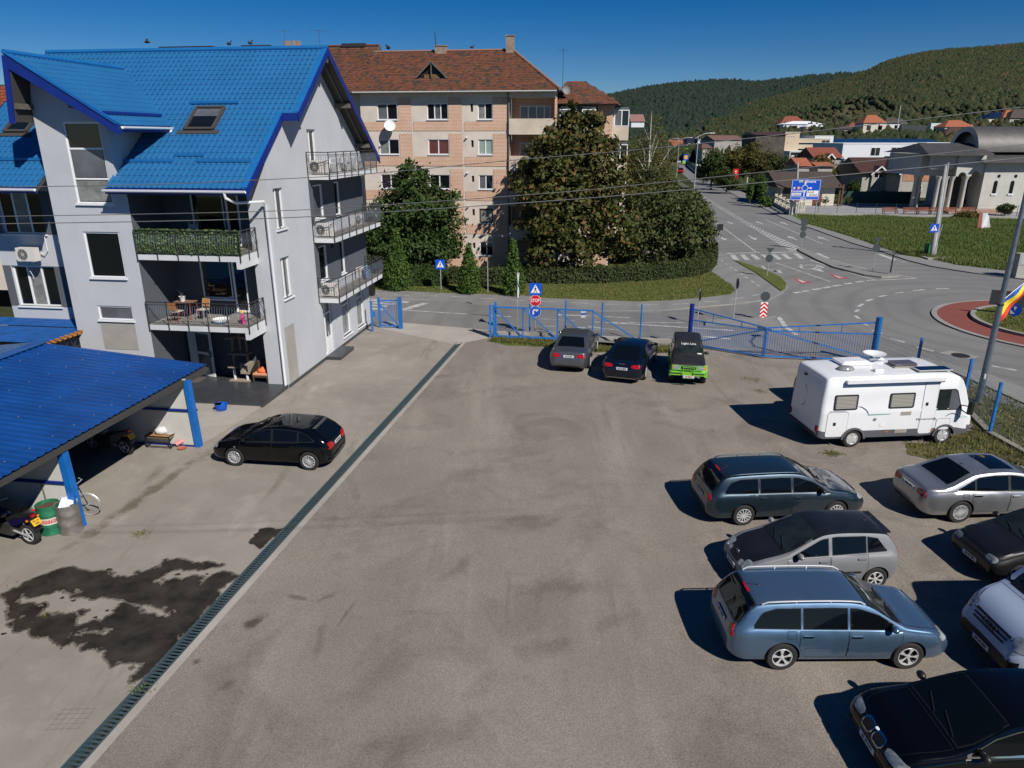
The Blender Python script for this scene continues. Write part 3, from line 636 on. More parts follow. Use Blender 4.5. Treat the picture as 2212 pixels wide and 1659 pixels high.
# gable wall
b=MB(); gh=[(.42,1.3,6.72,8.36),(.42,1.3,3.82,5.55),(4.3,5.25,8.85,10.66),(4.38,5.45,6.72,8.25),(6.98,7.62,6.65,8.25),(4.42,5.35,3.82,5.45),(7.1,7.68,3.7,5.35),(4.3,5.45,.16,2.72),(6.75,7.95,.45,2.66),(8.95,10.1,.35,2.6)]
wallpanel(b,'u',0,[(0,0),(11.05,0),(11.05,rz(11.05)-.12),(RV,RZ-.12),(0,rz(0)-.12)],gh)
b.build('wall',WALL,house)
b=MB()
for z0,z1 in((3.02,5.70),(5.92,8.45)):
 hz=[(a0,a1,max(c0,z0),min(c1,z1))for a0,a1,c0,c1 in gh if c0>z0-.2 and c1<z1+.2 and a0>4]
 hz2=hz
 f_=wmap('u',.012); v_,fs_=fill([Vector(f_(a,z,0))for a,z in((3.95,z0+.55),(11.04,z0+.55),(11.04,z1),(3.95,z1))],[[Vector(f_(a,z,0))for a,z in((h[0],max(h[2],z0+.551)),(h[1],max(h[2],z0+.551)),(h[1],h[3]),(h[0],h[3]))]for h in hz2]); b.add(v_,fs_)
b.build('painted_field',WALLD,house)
b=MB(); b.quad((-13,11.05,0),(0,11.05,0),(0,11.05,9.7),(-13,11.05,9.7)); b.quad((-12.6,11.05,0),(-12.6,0,0),(-12.6,0,9.8),(-12.6,11.05,9.7)); b.poly([(-12.6,0,9.7),(-12.6,11.05,9.7),(-12.6,5.5,13.8)]); b.build('rear_wall',WALL,house)
win(house,'u',0,.42,1.3,6.72,8.36,(.42,),glass=[GLASSC,GLASS]); win(house,'u',0,.42,1.3,3.82,5.55,(.42,),glass=[GLASSC,GLASSC])
win(house,'u',0,4.3,5.25,8.85,10.66,(.45,),sill=0,glass=[GLASSC,GLASS],name='balcony_door')
win(house,'u',0,4.38,5.45,6.72,8.25,(),glass=GLASSG,name='balcony_door',rec=.06); win(house,'u',0,6.98,7.62,6.65,8.25,(),rec=.06)
win(house,'u',0,4.42,5.35,3.82,5.45,(),name='balcony_door',rec=.06); win(house,'u',0,7.1,7.68,3.7,5.35,(),rec=.06)
d=win(house,'u',0,4.3,5.45,.16,2.72,(.36,),(.78,),sill=0,glass=[GLASSC,GLASSG],name='entrance_door')
b=MB(); b.box(-.1,-.06,4.78,5.4,.22,1.0); b.build('door_panel',PVC,d)
b=MB(); b.box(-.06,0,4.84,4.88,1.05,1.25); b.build('door_handle',STEEL,d)
win(house,'u',0,6.75,7.95,.45,2.66,(),(.72,),glass=GLASSC); win(house,'u',0,8.95,10.1,.35,2.6,(),(.72,),glass=GLASSC)
b=MB(); b.box(0.006,.016,.14,1.05,.15,2.66); b.build('tile_panel',MARBLE,house)
for q in((0,4.2),(6.1,11.04)):b=MB(); b.box(.004,.03,q[0],q[1],0,.15); b.build('plinth',TILED,house)
b=MB(); b.box(.03,.75,4.2,6.1,0,.17); b.build('door_step',TILED,house)
# loggia: back wall, pier, slabs
b=MB(); lg=[(-3.95,-2.55,3.66,5.58),(-2.5,-1.85,3.08,5.58),(-3.95,-2.5,6.5,8.3),(-2.42,-1.8,5.95,8.3),(-5.1,-4.62,.16,2.35)]
wallpanel(b,'v',.9,[(-5.12,.12),(-.05,.12),(-.05,9.6),(-5.12,9.6)],lg)
b.quad((-5.12,-1.39,.1),(-5.12,.9,.1),(-5.12,.9,9.6),(-5.12,-1.39,8.6)); b.quad((-.93,.9,.1),(-.93,.0,.1),(-.93,.0,9.2),(-.93,.9,9.6))
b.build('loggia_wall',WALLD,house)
b=MB(); b.quad((-.93,0,0),(0,0,0),(0,0,rz(0)-.12),(-.93,0,rz(0)-.12)); b.build('pier',WALL,house)
win(house,'v',.9,-3.95,-2.55,3.66,5.58,(),rec=.05); win(house,'v',.9,-2.5,-1.85,3.08,5.58,(),rec=.05,sill=0,name='balcony_door',fw=.09)
win(house,'v',.9,-3.95,-2.5,6.5,8.3,(),rec=.05); win(house,'v',.9,-2.42,-1.8,5.95,8.3,(),rec=.05,sill=0,name='balcony_door',fw=.1)
b=MB(); b.box(-5.1,-4.62,.95,1.0,.16,2.35); b.build('dark_doorway',BLACK,house)
b=MB(); b.box(-4.66,-4.60,.78,.93,.15,2.3); b.box(-4.95,-4.66,.80,.895,.15,2.3); b.build('door_frame',PVC,house)
dl=thing('door_leaf',None,None); dl.parent=house; dl.location=(-4.58,.76,.17); dl.rotation_euler=(0,0,R(-16))
b=MB(); b.box(0,.95,-.03,.03,0,2.08); b.build('leaf_panel',PVC,dl)
b=MB(); b.box(.1,.85,-.036,-.03,1.12,1.95); b.box(.1,.85,-.036,-.03,.15,1.0); b.build('inset',GLASSG,dl)
b=MB(); b.box(.85,.91,-.05,-.03,.92,1.2); b.box(.73,.88,-.075,-.05,1.07,1.1); b.build('door_handle',IRON,dl)
b=MB(); b.box(.38,.66,-.055,-.031,.10,.42,0); b.box(.43,.61,-.06,-.055,.15,.37,1); b.build('cat_flap',[PVC,GLASSG],dl)
b=MB(); b.prism([(-12,-2.41),(-.02,-2.41),(-.02,0),(-.02,.9),(-12,.9)],.0,.15); b.build('terrace',TILED,house)
# tower
b=MB(); th=[(-7.3,-5.77,7.85,10.87),(-7.32,-5.77,4.92,6.76),(-7.32,-5.77,3.15,3.75)]
dz=lambda u:13.17-.625*(u+8.35)
wallpanel(b,'v',-1.4,[(-8.45,0),(-5.12,0),(-5.12,8.72),(-5.48,8.72),(-5.48,dz(-5.48)-.2),(-8.35,12.95),(-8.45,12.2)],th,.16)
b.quad((-5.48,-1.4,8.6),(-5.48,3.4,8.6),(-5.48,3.4,dz(-5.48)-.2),(-5.48,-1.4,dz(-5.48)-.2))
b.quad((-8.45,3,0),(-8.45,-1.4,0),(-8.45,-1.4,12.4),(-8.45,3,12.4)); b.quad((-5.48,-1.4,8.72),(-5.12,-1.4,8.72),(-5.12,0,8.72),(-5.48,0,8.72))
b.build('tower_wall',WALL,house)
w=win(house,'v',-1.4,-7.3,-5.77,7.85,10.87,(),(.31,.68),rec=.06,glass=GLASS)
for z0,z1,gm in((8.85,9.92,GLASSG),(7.95,8.72,GLASSC)):
 b=MB(); b.box(-7.2,-5.87,-1.352,-1.345,z0,z1); b.build('pane',gm,w)
win(house,'v',-1.4,-7.32,-5.77,4.92,6.76,(),(),rec=.06); win(house,'v',-1.4,-7.32,-5.77,3.15,3.75,(),(),rec=.06,glass=GLASSG)
b=MB(); b.box(-7.32,-5.77,-1.415,-1.404,1.9,3.05); b.build('tile_panel',MARBLE,house)
# left wing wall
b=MB(); wallpanel(b,'v',0,[(-12.6,0),(-8.45,0),(-8.45,9.5),(-12.6,9.5)],[(-12.15,-10.15,6.42,8.2),(-12.2,-10.15,3.28,5.06)],.2); b.build('wing_wall',WALL,house)
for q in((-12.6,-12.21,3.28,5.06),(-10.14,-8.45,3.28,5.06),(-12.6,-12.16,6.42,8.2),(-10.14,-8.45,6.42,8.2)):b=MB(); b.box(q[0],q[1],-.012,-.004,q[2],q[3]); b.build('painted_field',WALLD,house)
win(house,'v',0,-12.15,-10.15,6.42,8.2,(.33,.66),glass=[GLASS,GLASSC,GLASS]); win(house,'v',0,-12.2,-10.15,3.28,5.06,(.33,.66),glass=[GLASS,GLASSC,GLASS])
# roof: steel tiles as pressed relief
def tile_sheet(name,P0,eu,es,LU,LS,parent,m,wave=.24,row=.35,clip=None,amp=.009,step=.028):
 P0,eu,es=Vector(P0),Vector(eu).normalized(),Vector(es).normalized(); n=eu.cross(es).normalized()
 if n.z<0:n=-n
 nx=int(LU/wave*6)+1; xs=np.linspace(0,LU,nx); ss=[]; hh=[]
 k=0
 while k*row<LS:
  ss+=[k*row,k*row+.02,min(LS,(k+1)*row-.004)]; hh+=[step*.7,step,0.]; k+=1
 ss=np.array(ss); hh=np.array(hh); X,S_=np.meshgrid(xs,ss); Hh=np.repeat(hh[:,None],nx,1)
 c=np.cos(2*np.pi*X/wave); S2=S_-.03*c*(S_>.01); Hh=Hh+amp*c
 V=np.array(P0)[None,None]+X[...,None]*np.array(eu)+S2[...,None]*np.array(es)+Hh[...,None]*np.array(n)
 ny=len(ss); idx=np.arange(nx*ny).reshape(ny,nx)
 F=np.stack([idx[:-1,:-1],idx[:-1,1:],idx[1:,1:],idx[1:,:-1]],-1).reshape(-1,4)
 if clip:
  cx=(X[:-1,:-1]+X[1:,1:])/2; cs=(S_[:-1,:-1]+S_[1:,1:])/2
  F=F[clip(cx,cs).ravel()]
 me=np_mesh(name,V.reshape(-1,3),F if eu.cross(es).z>0 else F[:,::-1],m,True); me.set_sharp_from_angle(angle=R(35))
 return obj(name,me,parent)
es=Vector((0,1,SL)).normalized(); CS=es.y; up=.06
def slab_roof(b,u0,u1,v0,v1,th=.16,mi=0):
 b.add([(u0,v0,rz(v0)-th),(u1,v0,rz(v0)-th),(u1,v1,rz(v1)-th),(u0,v1,rz(v1)-th),(u0,v0,rz(v0)),(u1,v0,rz(v0)),(u1,v1,rz(v1)),(u0,v1,rz(v1))],((3,2,1,0),(4,5,6,7),(0,1,5,4),(1,2,6,5),(2,3,7,6),(3,0,4,7)),mi)
b=MB(); slab_roof(b,-5.55,.10,EV,1.75); slab_roof(b,-5.55,.78,1.75,RV); slab_roof(b,-8.5,-5.55,1.0,RV); slab_roof(b,-12.85,-8.5,EV,RV); slab_roof(b,-12.85,.78,RV,11.9)
roof=b.build('roof',SOFFIT,house)
LS=(RV-EV)/CS; s175=(1.75-EV)/CS
tile_sheet('tile_sheet',(-5.58,EV,EZ+.03),(1,0,0),es,6.36,LS,roof,BROOF,clip=lambda x,s:(x<5.68)|(s>s175))
tile_sheet('tile_sheet',(-8.5,EV,EZ+.03),(1,0,0),es,2.95,LS,roof,BROOF,clip=lambda x,s:s>(1.1-EV)/CS)
tile_sheet('tile_sheet',(-12.85,EV,EZ+.03),(1,0,0),es,4.38,LS,roof,BROOF)
b=MB(); b.tube([(-12.9,RV,RZ+.06),(.8,RV,RZ+.06)],.11,8); b.build('ridge_cap',BTRIM2,roof)
def rake(b,u,pts,w=.05,h=.26,mi=0):
 for(v0,z0),(v1,z1)in zip(pts,pts[1:]):b.add([(u,v0,z0-h),(u+w,v0,z0-h),(u+w,v1,z1-h),(u,v1,z1-h),(u,v0,z0+.07),(u+w,v0,z0+.07),(u+w,v1,z1+.07),(u,v1,z1+.07)],((3,2,1,0),(4,5,6,7),(0,1,5,4),(1,2,6,5),(2,3,7,6),(3,0,4,7)),mi)
b=MB(); rake(b,.102,[(EV-.05,EZ-.03),(1.75,rz(1.75))]); b.build('rake_board',BTRIM,roof); b=MB(); rake(b,.782,[(1.70,rz(1.7)),(RV,RZ),(11.95,rz(11.95))]); b.box(.15,.83,1.70,1.74,rz(1.75)-.26,rz(1.75)+.04)
b.build('rake_board',BTRIM,roof); b=MB(); rake(b,-12.9,[(EV,EZ),(RV,RZ)]); b.build('rake_board',BTRIM,roof)
b=MB()
for a,c in(((.152-.13,EV,EZ),(.152-.13,1.75,rz(1.75))),((.832-.13,1.75,rz(1.75)),(.832-.13,RV,RZ)),((.70,RV,RZ),(.70,11.9,rz(11.9)))):b.bar(Vector(a)+Vector((0,0,.075)),Vector(c)+Vector((0,0,.075)),.22,.03)
b.build('rake_flashing',BTRIM2,roof)
b=MB(); b.box(-5.6,.10,EV-.03,EV-.004,EZ-.2,EZ+.02); b.box(-12.85,-8.5,EV-.03,EV-.004,EZ-.2,EZ+.02); b.build('eave_board',BTRIM,roof)
def gutter(u0,u1,v,z,parent,axis='u'):
 b=MB(); prof=[(-.07,.03),(-.06,-.03),(0,-.07),(.06,-.03),(.07,.03),(.055,.03),(.045,-.02),(0,-.055),(-.045,-.02),(-.055,.03)]
 n=len(prof); vs=[((t_,v+p,z+q)if axis=='u' else(v+p,t_,z+q))for t_ in(u0,u1)for p,q in prof]
 b.add(vs,[(i,(i+1)%n,n+(i+1)%n,n+i)for i in range(n)]+[tuple(range(n)),tuple(range(n,2*n))]); return b.build('gutter',WHITE,parent)
gutter(-5.65,.12,EV-.10,EZ-.06,roof); gutter(-12.9,-8.5,EV-.10,EZ-.06,roof)
b=MB()
for u0,u1,v_ in((-5.58,-3.37,-.74),(-3.47,-2.26,-.45),(-2.4,-.2,-.73),(-4.09,-1.98,2.27),(-12.6,-9.0,-.7)):b.bar((u0,v_,rz(v_)+.10),(u1,v_,rz(v_)+.10),.14,.10)
b.build('snow_guard',BTRIM2,roof)
for u0,u1,v0,v1 in((-3.66,-2.46,.86,2.0),(-11.7,-10.7,.75,1.6)):
 fr=MB(); nrm=Vector((0,-es.z,es.y))
 P=lambda u,v,d:tuple(Vector((u,v,rz(v)))+nrm*d)
 for a,c in(((u0,v0),(u1,v0)),((u1,v0),(u1,v1)),((u1,v1),(u0,v1)),((u0,v1),(u0,v0))):fr.bar(P(*a,.09),P(*c,.09),.12,.14,up=nrm)
 fr.bar(P(u0-.3,v0-.12,.06),P(u1+.3,v0-.12,.06),.22,.03,up=nrm)
 sk=fr.build('skylight',mat('skylight_frame',(.07,.065,.06),.5,.2),roof)
 b=MB(); b.quad(P(u0,v0,.10),P(u1,v0,.10),P(u1,v1,.10),P(u0,v1,.10)); b.build('pane',GLASS,sk)
 b=MB(); b.quad(P(u0+.05,v0+(v1-v0)*.6,.104),P(u1-.05,v0+(v1-v0)*.6,.104),P(u1-.05,v1-.06,.104),P(u0+.05,v1-.06,.104)); b.build('blind',GLASSG,sk)
b=MB()
for v_,z_ in((8.0,rz(8.0)-.28),(10.5,rz(10.5)-.28),(RV,RZ-.35),(2.9,rz(2.9)-.28)):b=MB(); b.box(0.01,.76,v_-.09,v_+.09,z_-.2,z_); b.build('purlin',WOODD,roof)
b=MB(); b.bar((.4,RV+.2,RZ-.3),(.4,11.7,rz(11.7)-.22),.08,.12); b.build('rafter',WOODD,roof)
b=MB(); b.bar((0.06,1.7,rz(1.7)-.2),(.06,EV+.1,EZ-.2),.1,.14); b.build('rafter',WOODD,roof)
# dormer roof
VF=-2.25; uR,uE,zE=-8.35,-4.4,10.70
b=MB()
def dsl(p0,p1,v0a,v1a,th=.2):
 (u0,z0),(u1,z1)=p0,p1; b.add([(u0,v0a,z0-th),(u1,v0a,z1-th),(u1,v1a,z1-th),(u0,v1a,z0-th),(u0,v0a,z0),(u1,v0a,z1),(u1,v1a,z1),(u0,v1a,z0)],((3,2,1,0),(4,5,6,7),(0,1,5,4),(1,2,6,5),(2,3,7,6),(3,0,4,7)))
b.add([(uR,VF,13.15),(uE,VF,zE),(uE,1.15,zE),(uR,4.4,13.15),(uR,VF,12.95),(uE,VF,zE-.2),(uE,1.0,zE-.2),(uR,4.2,12.95)],((0,1,2,3),(7,6,5,4),(0,4,5,1),(1,5,6,2)))
b.add([(uR,VF,13.15),(-8.68,VF,10.85),(-8.68,1.3,10.85),(uR,4.4,13.15),(uR+.15,VF,12.9),(-8.53,VF,10.85),(-8.53,1.3,10.85),(uR+.15,4.2,12.9)],((3,2,1,0),(4,5,6,7),(0,1,5,4),(1,2,6,5)))
dorm=b.build('dormer_roof',SOFFIT,house)
dsv=Vector((uR-uE,0,13.15-zE)); DLS=dsv.length
tile_sheet('tile_sheet',(uE,VF,zE+.03),(0,1,0),dsv.normalized(),6.9,DLS,dorm,BROOF,clip=lambda x,s:x+VF<1.3+3.2*s/DLS)
b=MB(); b.tube([(uR,VF-.05,13.22),(uR,4.3,13.22)],.1,8); b.build('ridge_cap',BTRIM2,dorm)
b=MB(); rake_pts=[(uR-.02,13.2),(uE+.05,zE+.02)]
(u0,z0),(u1,z1)=rake_pts; b.add([(u0,VF-.05,z0-.5),(u1,VF-.05,z1-.34),(u1,VF,z1-.34),(u0,VF,z0-.5),(u0,VF-.05,z0+.03),(u1,VF-.05,z1+.06),(u1,VF,z1+.06),(u0,VF,z0+.03)],((3,2,1,0),(4,5,6,7),(0,1,5,4),(1,2,6,5),(2,3,7,6),(3,0,4,7)))
b.bar((uR-.0,VF-.03,13.1),(-8.62,VF-.03,10.8),.06,.22,up=(1,0,0)); b.box(uE+.01,uE+.04,VF,1.1,zE-.2,zE+.03); b.build('rake_board',BTRIM,dorm)
b=MB(); b.bar((uR,VF+.06,13.21),(uE,VF+.06,zE+.07),.3,.03); b.build('rake_flashing',BTRIM2,dorm)
gutter(VF+.1,1.0,uE+.1,zE-.03,dorm,'v')
b=MB(); b.bar((-5.0,VF+.15,11.18),(-5.0,1.4,11.18),.1,.1); b.build('snow_guard',BTRIM,dorm)
b=MB()
for u_ in(-8.25,-8.4,-6.2):b=MB(); b.box(u_-.07,u_+.07,VF+.02,-1.42,dz(u_)-.5 if u_>-8.3 else 11.3,dz(u_)-.32 if u_>-8.3 else 11.5); b.build('purlin',WOODD,dorm)
b=MB(); b.tube([(uE+.1,.85,zE-.08),(uE+.1,.8,zE-.25),(uE-.05,.75,zE-.4),(uE-.05,.72,zE-.62)],.06,8); b.build('downpipe',WHITE,house,40); b=MB(); b.tube([(.02-.75,EV-.1,EZ-.1),(-.72,EV-.06,EZ-.3),(-.5,EV+.25,EZ-.5),(-.12,-.2,7.9),(-.12,-.09,7.75),(-.12,-.08,.1)],.055,8); b.build('downpipe',WHITE,house,40); b=MB()
b.tube([(-8.62,-1.2,6.3),(-8.6,-.1,6.2),(-8.62,-.08,2.7)],.05,8); b.build('downpipe',WHITE,house,40)
# balconies
def bal_curve():return[(0,.08),(.01,.17),(.07,.28),(.10,.42),(.06,.58),(.015,.72),(0,.84)]
BALM=MB().tube([(x,0,z)for x,z in bal_curve()],.009,4).mesh('baluster',mat('bright_iron',(.30,.30,.31),.3,.85),60)
def railing(parent,path,z,zs,gap=.105,post=.95):
 rail=MB()
 for a,c in zip(path,path[1:]):
  A_,C_=Vector((*a,z)),Vector((*c,z)); d=(C_-A_); L=d.length; d.normalize(); out=Vector((d.y,-d.x,0))
  for h,r in((.97,.022),(.86,.012),(.10,.012)):rail.tube([A_+Vector((0,0,h)),C_+Vector((0,0,h))],r,6)
  n=max(1,round(L/post))
  for k in range(n+1):
   p=A_+d*(L*k/n); rail.tube([p+Vector((0,0,zs-z-.02)),p+Vector((0,0,.97))],.022,6)
  nb=int(L/gap)
  for k in range(1,nb):
   o=obj('baluster',BALM,parent,A_+d*(L*k/nb)); o.rotation_euler=(0,0,math.atan2(out.y,out.x))
 return rail.build('railing',IRON,parent,40)
def balcony(poly,z0,z1,path,zs=None,extra=None):
 b=MB(); b.prism(poly,z0,z1)
 if extra:b.box(*extra)
 s=b.build('balcony',SLABW,house)
 t_=MB(); q=[(p[0],p[1])for p in poly]; cx=sum(p[0]for p in q)/len(q); cy=sum(p[1]for p in q)/len(q)
 t_.prism([(cx+(x-cx)*.97,cy+(y-cy)*.97)for x,y in q],z1+.002,z1+.012); t_.build('floor_tiles',BALT,s)
 railing(s,path,z1,z0); return s
for z1 in(3.02,5.9):
 balcony([(-5.115,-1.44),(-.74,-1.44),(-.74,.88),(-5.115,.88)],z1-.21,z1,[(-5.08,-1.47),(-.71,-1.47),(-.71,-.03)],extra=(-.93,-.742,-1.435,-.005,z1-.5,z1-.212))
for z1,v1 in((3.1,10.6),(5.92,10.8),(8.72,10.6)):
 balcony([(.02,4.0),(1.0,4.0),(1.0,v1),(.02,v1)],z1-.2,z1,[(.03,3.96),(1.04,3.96),(1.04,v1+.03),(.03,v1+.03)])
 # light box etc. on the walls
b=MB(); b.box(.02,.1,6.0,6.12,5.2,5.4); b.build('wall_lamp',BLACK,house)
# ================================================================== open sheds
def ribbed(name,P0,ea,eb,LA,LB,parent,m,pitch=.27,h=.032):
 P0,ea,eb=Vector(P0),Vector(ea).normalized(),Vector(eb).normalized(); n=ea.cross(eb).normalized()
 if n.z<0:n=-n
 xs=[]; k=0
 while k*pitch<LA:
  for f_,hh in((0,0),(.55,0),(.66,h),(.88,h),(1.0,0)):
   x=k*pitch+f_*pitch
   if x<=LA:xs.append((x,hh))
  k+=1
 V=[P0+ea*x+eb*s+n*hh for s in(0,LB)for x,hh in xs]; q=len(xs)
 me=bpy.data.meshes.new(name); me.from_pydata([tuple(v)for v in V],[],[(i,i+1,q+i+1,q+i)for i in range(q-1)]); me.materials.append(m); me.update()
 return obj(name,me,parent)
SHEETB=mat('blue_roof_sheet',(.005,.050,.205),.42,var=.2,vscale=.9,spec=.4)
SHEETB2=mat('weathered_blue_sheet',(.010,.075,.26),.45,var=.25,vscale=2)
PANELW=mat('sandwich_panel',(.52,.52,.49),.6,var=.10,vscale=.8)
POSTB=mat('blue_post',(.006,.12,.42),.4,var=.2,vscale=3)
shed=thing('carport','open fronted carport with low blue ribbed roof on blue posts','carport',HA,H_ROT)
zr=lambda u:2.56+(-.75-u)*.086
b=MB(); b.add([(-.72,-4.83,2.5),(-.72,-24,2.5),(-7.1,-24,zr(-7.1)-.06),(-7.1,-4.83,zr(-7.1)-.06),(-.72,-4.83,2.44),(-.72,-24,2.44),(-7.1,-24,zr(-7.1)-.12),(-7.1,-4.83,zr(-7.1)-.12)],((0,1,2,3),(7,6,5,4),(0,4,5,1),(1,5,6,2),(2,6,7,3),(3,7,4,0)))
sr=b.build('roof',SOFFIT,shed)
sh=ribbed('roof_sheet',(-.68,-4.8,2.56),(0,-1,0),(-1,0,.086),19.2,6.44,sr,SHEETB)
b=MB(); b.add([(-7.05,-4.78,zr(-7.05)+.06),(-7.05,-24,zr(-7.05)+.06),(-13.5,-24,2.45),(-13.5,-4.78,2.45)],((0,1,2,3),(3,2,1,0))); b.build('rear_slope',mat('sky_sheen_blue_sheet',(.03,.2,.5),.3,spec=.6),sr)  # same blue sheet, lightened: the sky's grazing reflection is put into the colour
b=MB(); b.bar((-7.08,-4.76,zr(-7.08)+.07),(-7.08,-24,zr(-7.08)+.07),.45,.03); b.build('ridge_cap',SHEETB2,sr)
scr=MB()
for k in range(11):
 for j in range(4):u_=-1.2-j*1.7; v_=-5.2-k*.81; scr.box(u_-.010,u_+.010,v_-.010,v_+.010,zr(u_)+.03,zr(u_)+.05)
scr.build('roof_screws',mat('screw_heads',(.5,.5,.5),.4,.5),sr,kind='stuff')
for(u_,v_)in((-.48,-6.32),(-.75,-11.88),(-.95,-17.5)):
 p=MB(); p.add([(u_-.09,v_-.12,0),(u_+.09,v_-.12,0),(u_+.09,v_+.10,0),(u_-.09,v_+.10,0),(u_-.17,v_-.12,2.46),(u_+.01,v_-.12,2.46),(u_+.01,v_+.10,2.46),(u_-.17,v_+.10,2.46)],((3,2,1,0),(4,5,6,7),(0,1,5,4),(1,2,6,5),(2,3,7,6),(3,0,4,7))); p.build('post',POSTB,shed)
 w=MB(); w.box(u_-6.2,u_-.14,v_-.04,v_+.03,.06,2.5); pn=w.build('wall_panel',PANELW,shed)
 w=MB(); w.box(u_-6.2,u_-.1,v_-.09,v_-.042,1.33,1.41); w.box(u_-6.2,u_-.1,v_-.08,v_-.042,.0,.06); w.build('rail',BTRIM,pn)
b=MB(); b.box(-6.9,-6.8,-24,-5,0,2.9); b.build('back_wall',mat('dark_panel',(.06,.06,.06),.8),shed)
b=MB(); b.bar((-.62,-4.9,2.4),(-.95,-24,2.4),.1,.14); b.build('eave_beam',SOFFIT,shed)
lean=thing('lean_to_roof','low faded blue sheet roof with orange edge against the grey house','lean-to',HA,H_ROT)
lr=ribbed('roof_sheet',(-8.3,-1.0,2.62),(0,-1,0),(-1,0,.0),2.4,9.0,lean,SHEETB2,.22)
ribbed('roof_sheet',(-8.55,-.02,2.74),(0,-1,-.13),(-1,0,0),1.0,9.0,lean,SHEETB2,.22)
b=MB(); b.bar((-8.28,-1.0,2.56),(-8.4,-3.4,2.56),.06,.10)
for k in range(9):b.box(-8.36,-8.2,-1.2-k*.27,-1.14-k*.27,2.6,2.68)
b.build('edge_board',mat('orange_timber',(.42,.17,.03),.7,var=.2),lean)
b=MB(); b.bar((-8.5,-1.1,2.0),(-8.5,-3.3,2.0),.05);
for k in range(4):b.bar((-8.5,-1.2-k*.5,2.0),(-8.5,-1.45-k*.5,2.5),.035); b.bar((-8.5,-1.45-k*.5,2.5),(-8.5,-1.7-k*.5,2.0),.035)
b.box(-8.55,-8.46,-3.4,-3.3,0,2.5); b.box(-8.55,-8.46,-1.1,-1.0,0,2.5); b.build('truss',IRON,lean)
# ================================================================== brick apartment block
PLAST=mat('pink_plaster',(.60,.525,.455),.9,var=.10,vscale=.8,bump=.1,bscale=40,rgb2=(.66,.59,.52),spec=.15)
CREAM=mat('cream_plaster',(.56,.49,.40),.9,var=.15,vscale=.9,spec=.15)
def brick_mat(name,a,b_,mo,w=.28,h=.10):
 m=bpy.data.materials.new(name); t=NT(m); s=t.sep()
 cb=t.n.new('ShaderNodeCombineXYZ'); t.link(t.math('ADD',s[0],s[1]),cb.inputs[0]); t.link(s[2],cb.inputs[1])
 br=t.n.new('ShaderNodeTexBrick'); br.inputs['Scale'].default_value=1; br.inputs['Brick Width'].default_value=w; br.inputs['Row Height'].default_value=h
 br.inputs['Mortar Size'].default_value=.024; br.inputs['Color1'].default_value=(*a,1); br.inputs['Color2'].default_value=(*b_,1); br.inputs['Mortar'].default_value=(*mo,1)
 br.inputs['Bias'].default_value=.1; t.link(cb.outputs[0],br.inputs['Vector'])
 t.color(t.mix(t.ramp(t.noise(.8,4,.6),.4,.75,0,.5),br.outputs['Color'],(.47,.27,.15))); t.b.inputs['Roughness'].default_value=.9; t.b.inputs['Specular IOR Level'].default_value=.15
 t.bump(br.outputs['Fac'],-.5,.01); return m
BRICK=brick_mat('facing_brick',(.45,.19,.11),(.53,.255,.155),(.64,.53,.43))
def tile_mat(name,cols):
 m=bpy.data.materials.new(name); t=NT(m); i=t.island()
 c=t.mix(i,cols[0],cols[1]); c=t.mix(t.ramp(t.noise(.7,5,.65),.48,.7,0,.7),c,cols[2]); c=t.mix(t.math('GREATER_THAN',t.math('FRACT',t.math('MULTIPLY',i,31.7)),.86),c,cols[3])
 t.color(c); t.b.inputs['Roughness'].default_value=.9; t.b.inputs['Specular IOR Level'].default_value=.15; return m
RTILE=tile_mat('clay_roof_tile',((.105,.045,.029),(.165,.068,.042),(.085,.05,.038),(.055,.045,.04)))
RTILE2=tile_mat('red_roof_tile',((.20,.055,.028),(.27,.08,.04),(.17,.06,.035),(.12,.05,.035)))
def tiles(name,P0,eu,es,LU,LS,parent,m,w=.24,row=.27,clip=None,jit=.012,seed=1):
 r=np.random.default_rng(seed); P0,eu,es=np.array(P0,float),Vector(eu).normalized(),Vector(es).normalized(); n=eu.cross(es).normalized()
 if n.z<0:n=-n
 nx,ny=int(LU/w),int(LS/row); I,J=np.meshgrid(np.arange(nx),np.arange(ny)); x=(I*w+(J%2)*w*.5).ravel(); s=(J*row).ravel()
 if clip is not None:
  k=clip(x+w/2,s+row/2); x,s=x[k],s[k]
 q=len(x); lo=.045+r.uniform(-jit,jit,q); sh=r.normal(0,.006,q)
 def P(dx,ds,h):return P0+(x+dx)[:,None]*np.array(eu)+(s+ds)[:,None]*np.array(es)+h[:,None]*np.array(n)
 V=np.stack([P(.004,-.04+sh,lo),P(w-.004,-.04+sh,lo),P(w-.004,row+.02,np.full(q,.006)),P(.004,row+.02,np.full(q,.006)),P(.004,-.04+sh,lo-.03),P(w-.004,-.04+sh,lo-.03)],1).reshape(-1,3)
 o=np.arange(q)[:,None]*6; F=np.concatenate([o+np.array([[0,1,2,3]]),o+np.array([[4,5,1,0]])])
 return obj(name,np_mesh(name,V,F,m),parent,kind='stuff')
apt=thing('apartment_block','five storey block of pinkish brick panels and plaster under a weathered clay tile roof','apartment block',HA,H_ROT)
VB=28.8
rows=[(11.6,12.76,10.8,13.2),(9.07,10.17,8.22,10.64),(6.5,7.56,5.65,8.06),(3.95,5.04,3.08,5.5),(1.38,2.43,.45,2.93)]
cols=[(-5.95,-1.94,-4.62,-3.05,-2.94),(-1.82,2.0,-.70,.90,.96),(2.14,5.5,3.22,4.32,4.38)]
holes=[]
for z0,z1,_,_ in rows:
 for c in cols:holes.append((c[2],c[3],z0,z1))
 holes.append((2.66,2.86,z0+.55,z1-.05))
b=MB(); wallpanel(b,'v',VB,[(-5.95,0),(5.5,0),(5.5,13.75),(-5.95,13.75)],holes,.16)
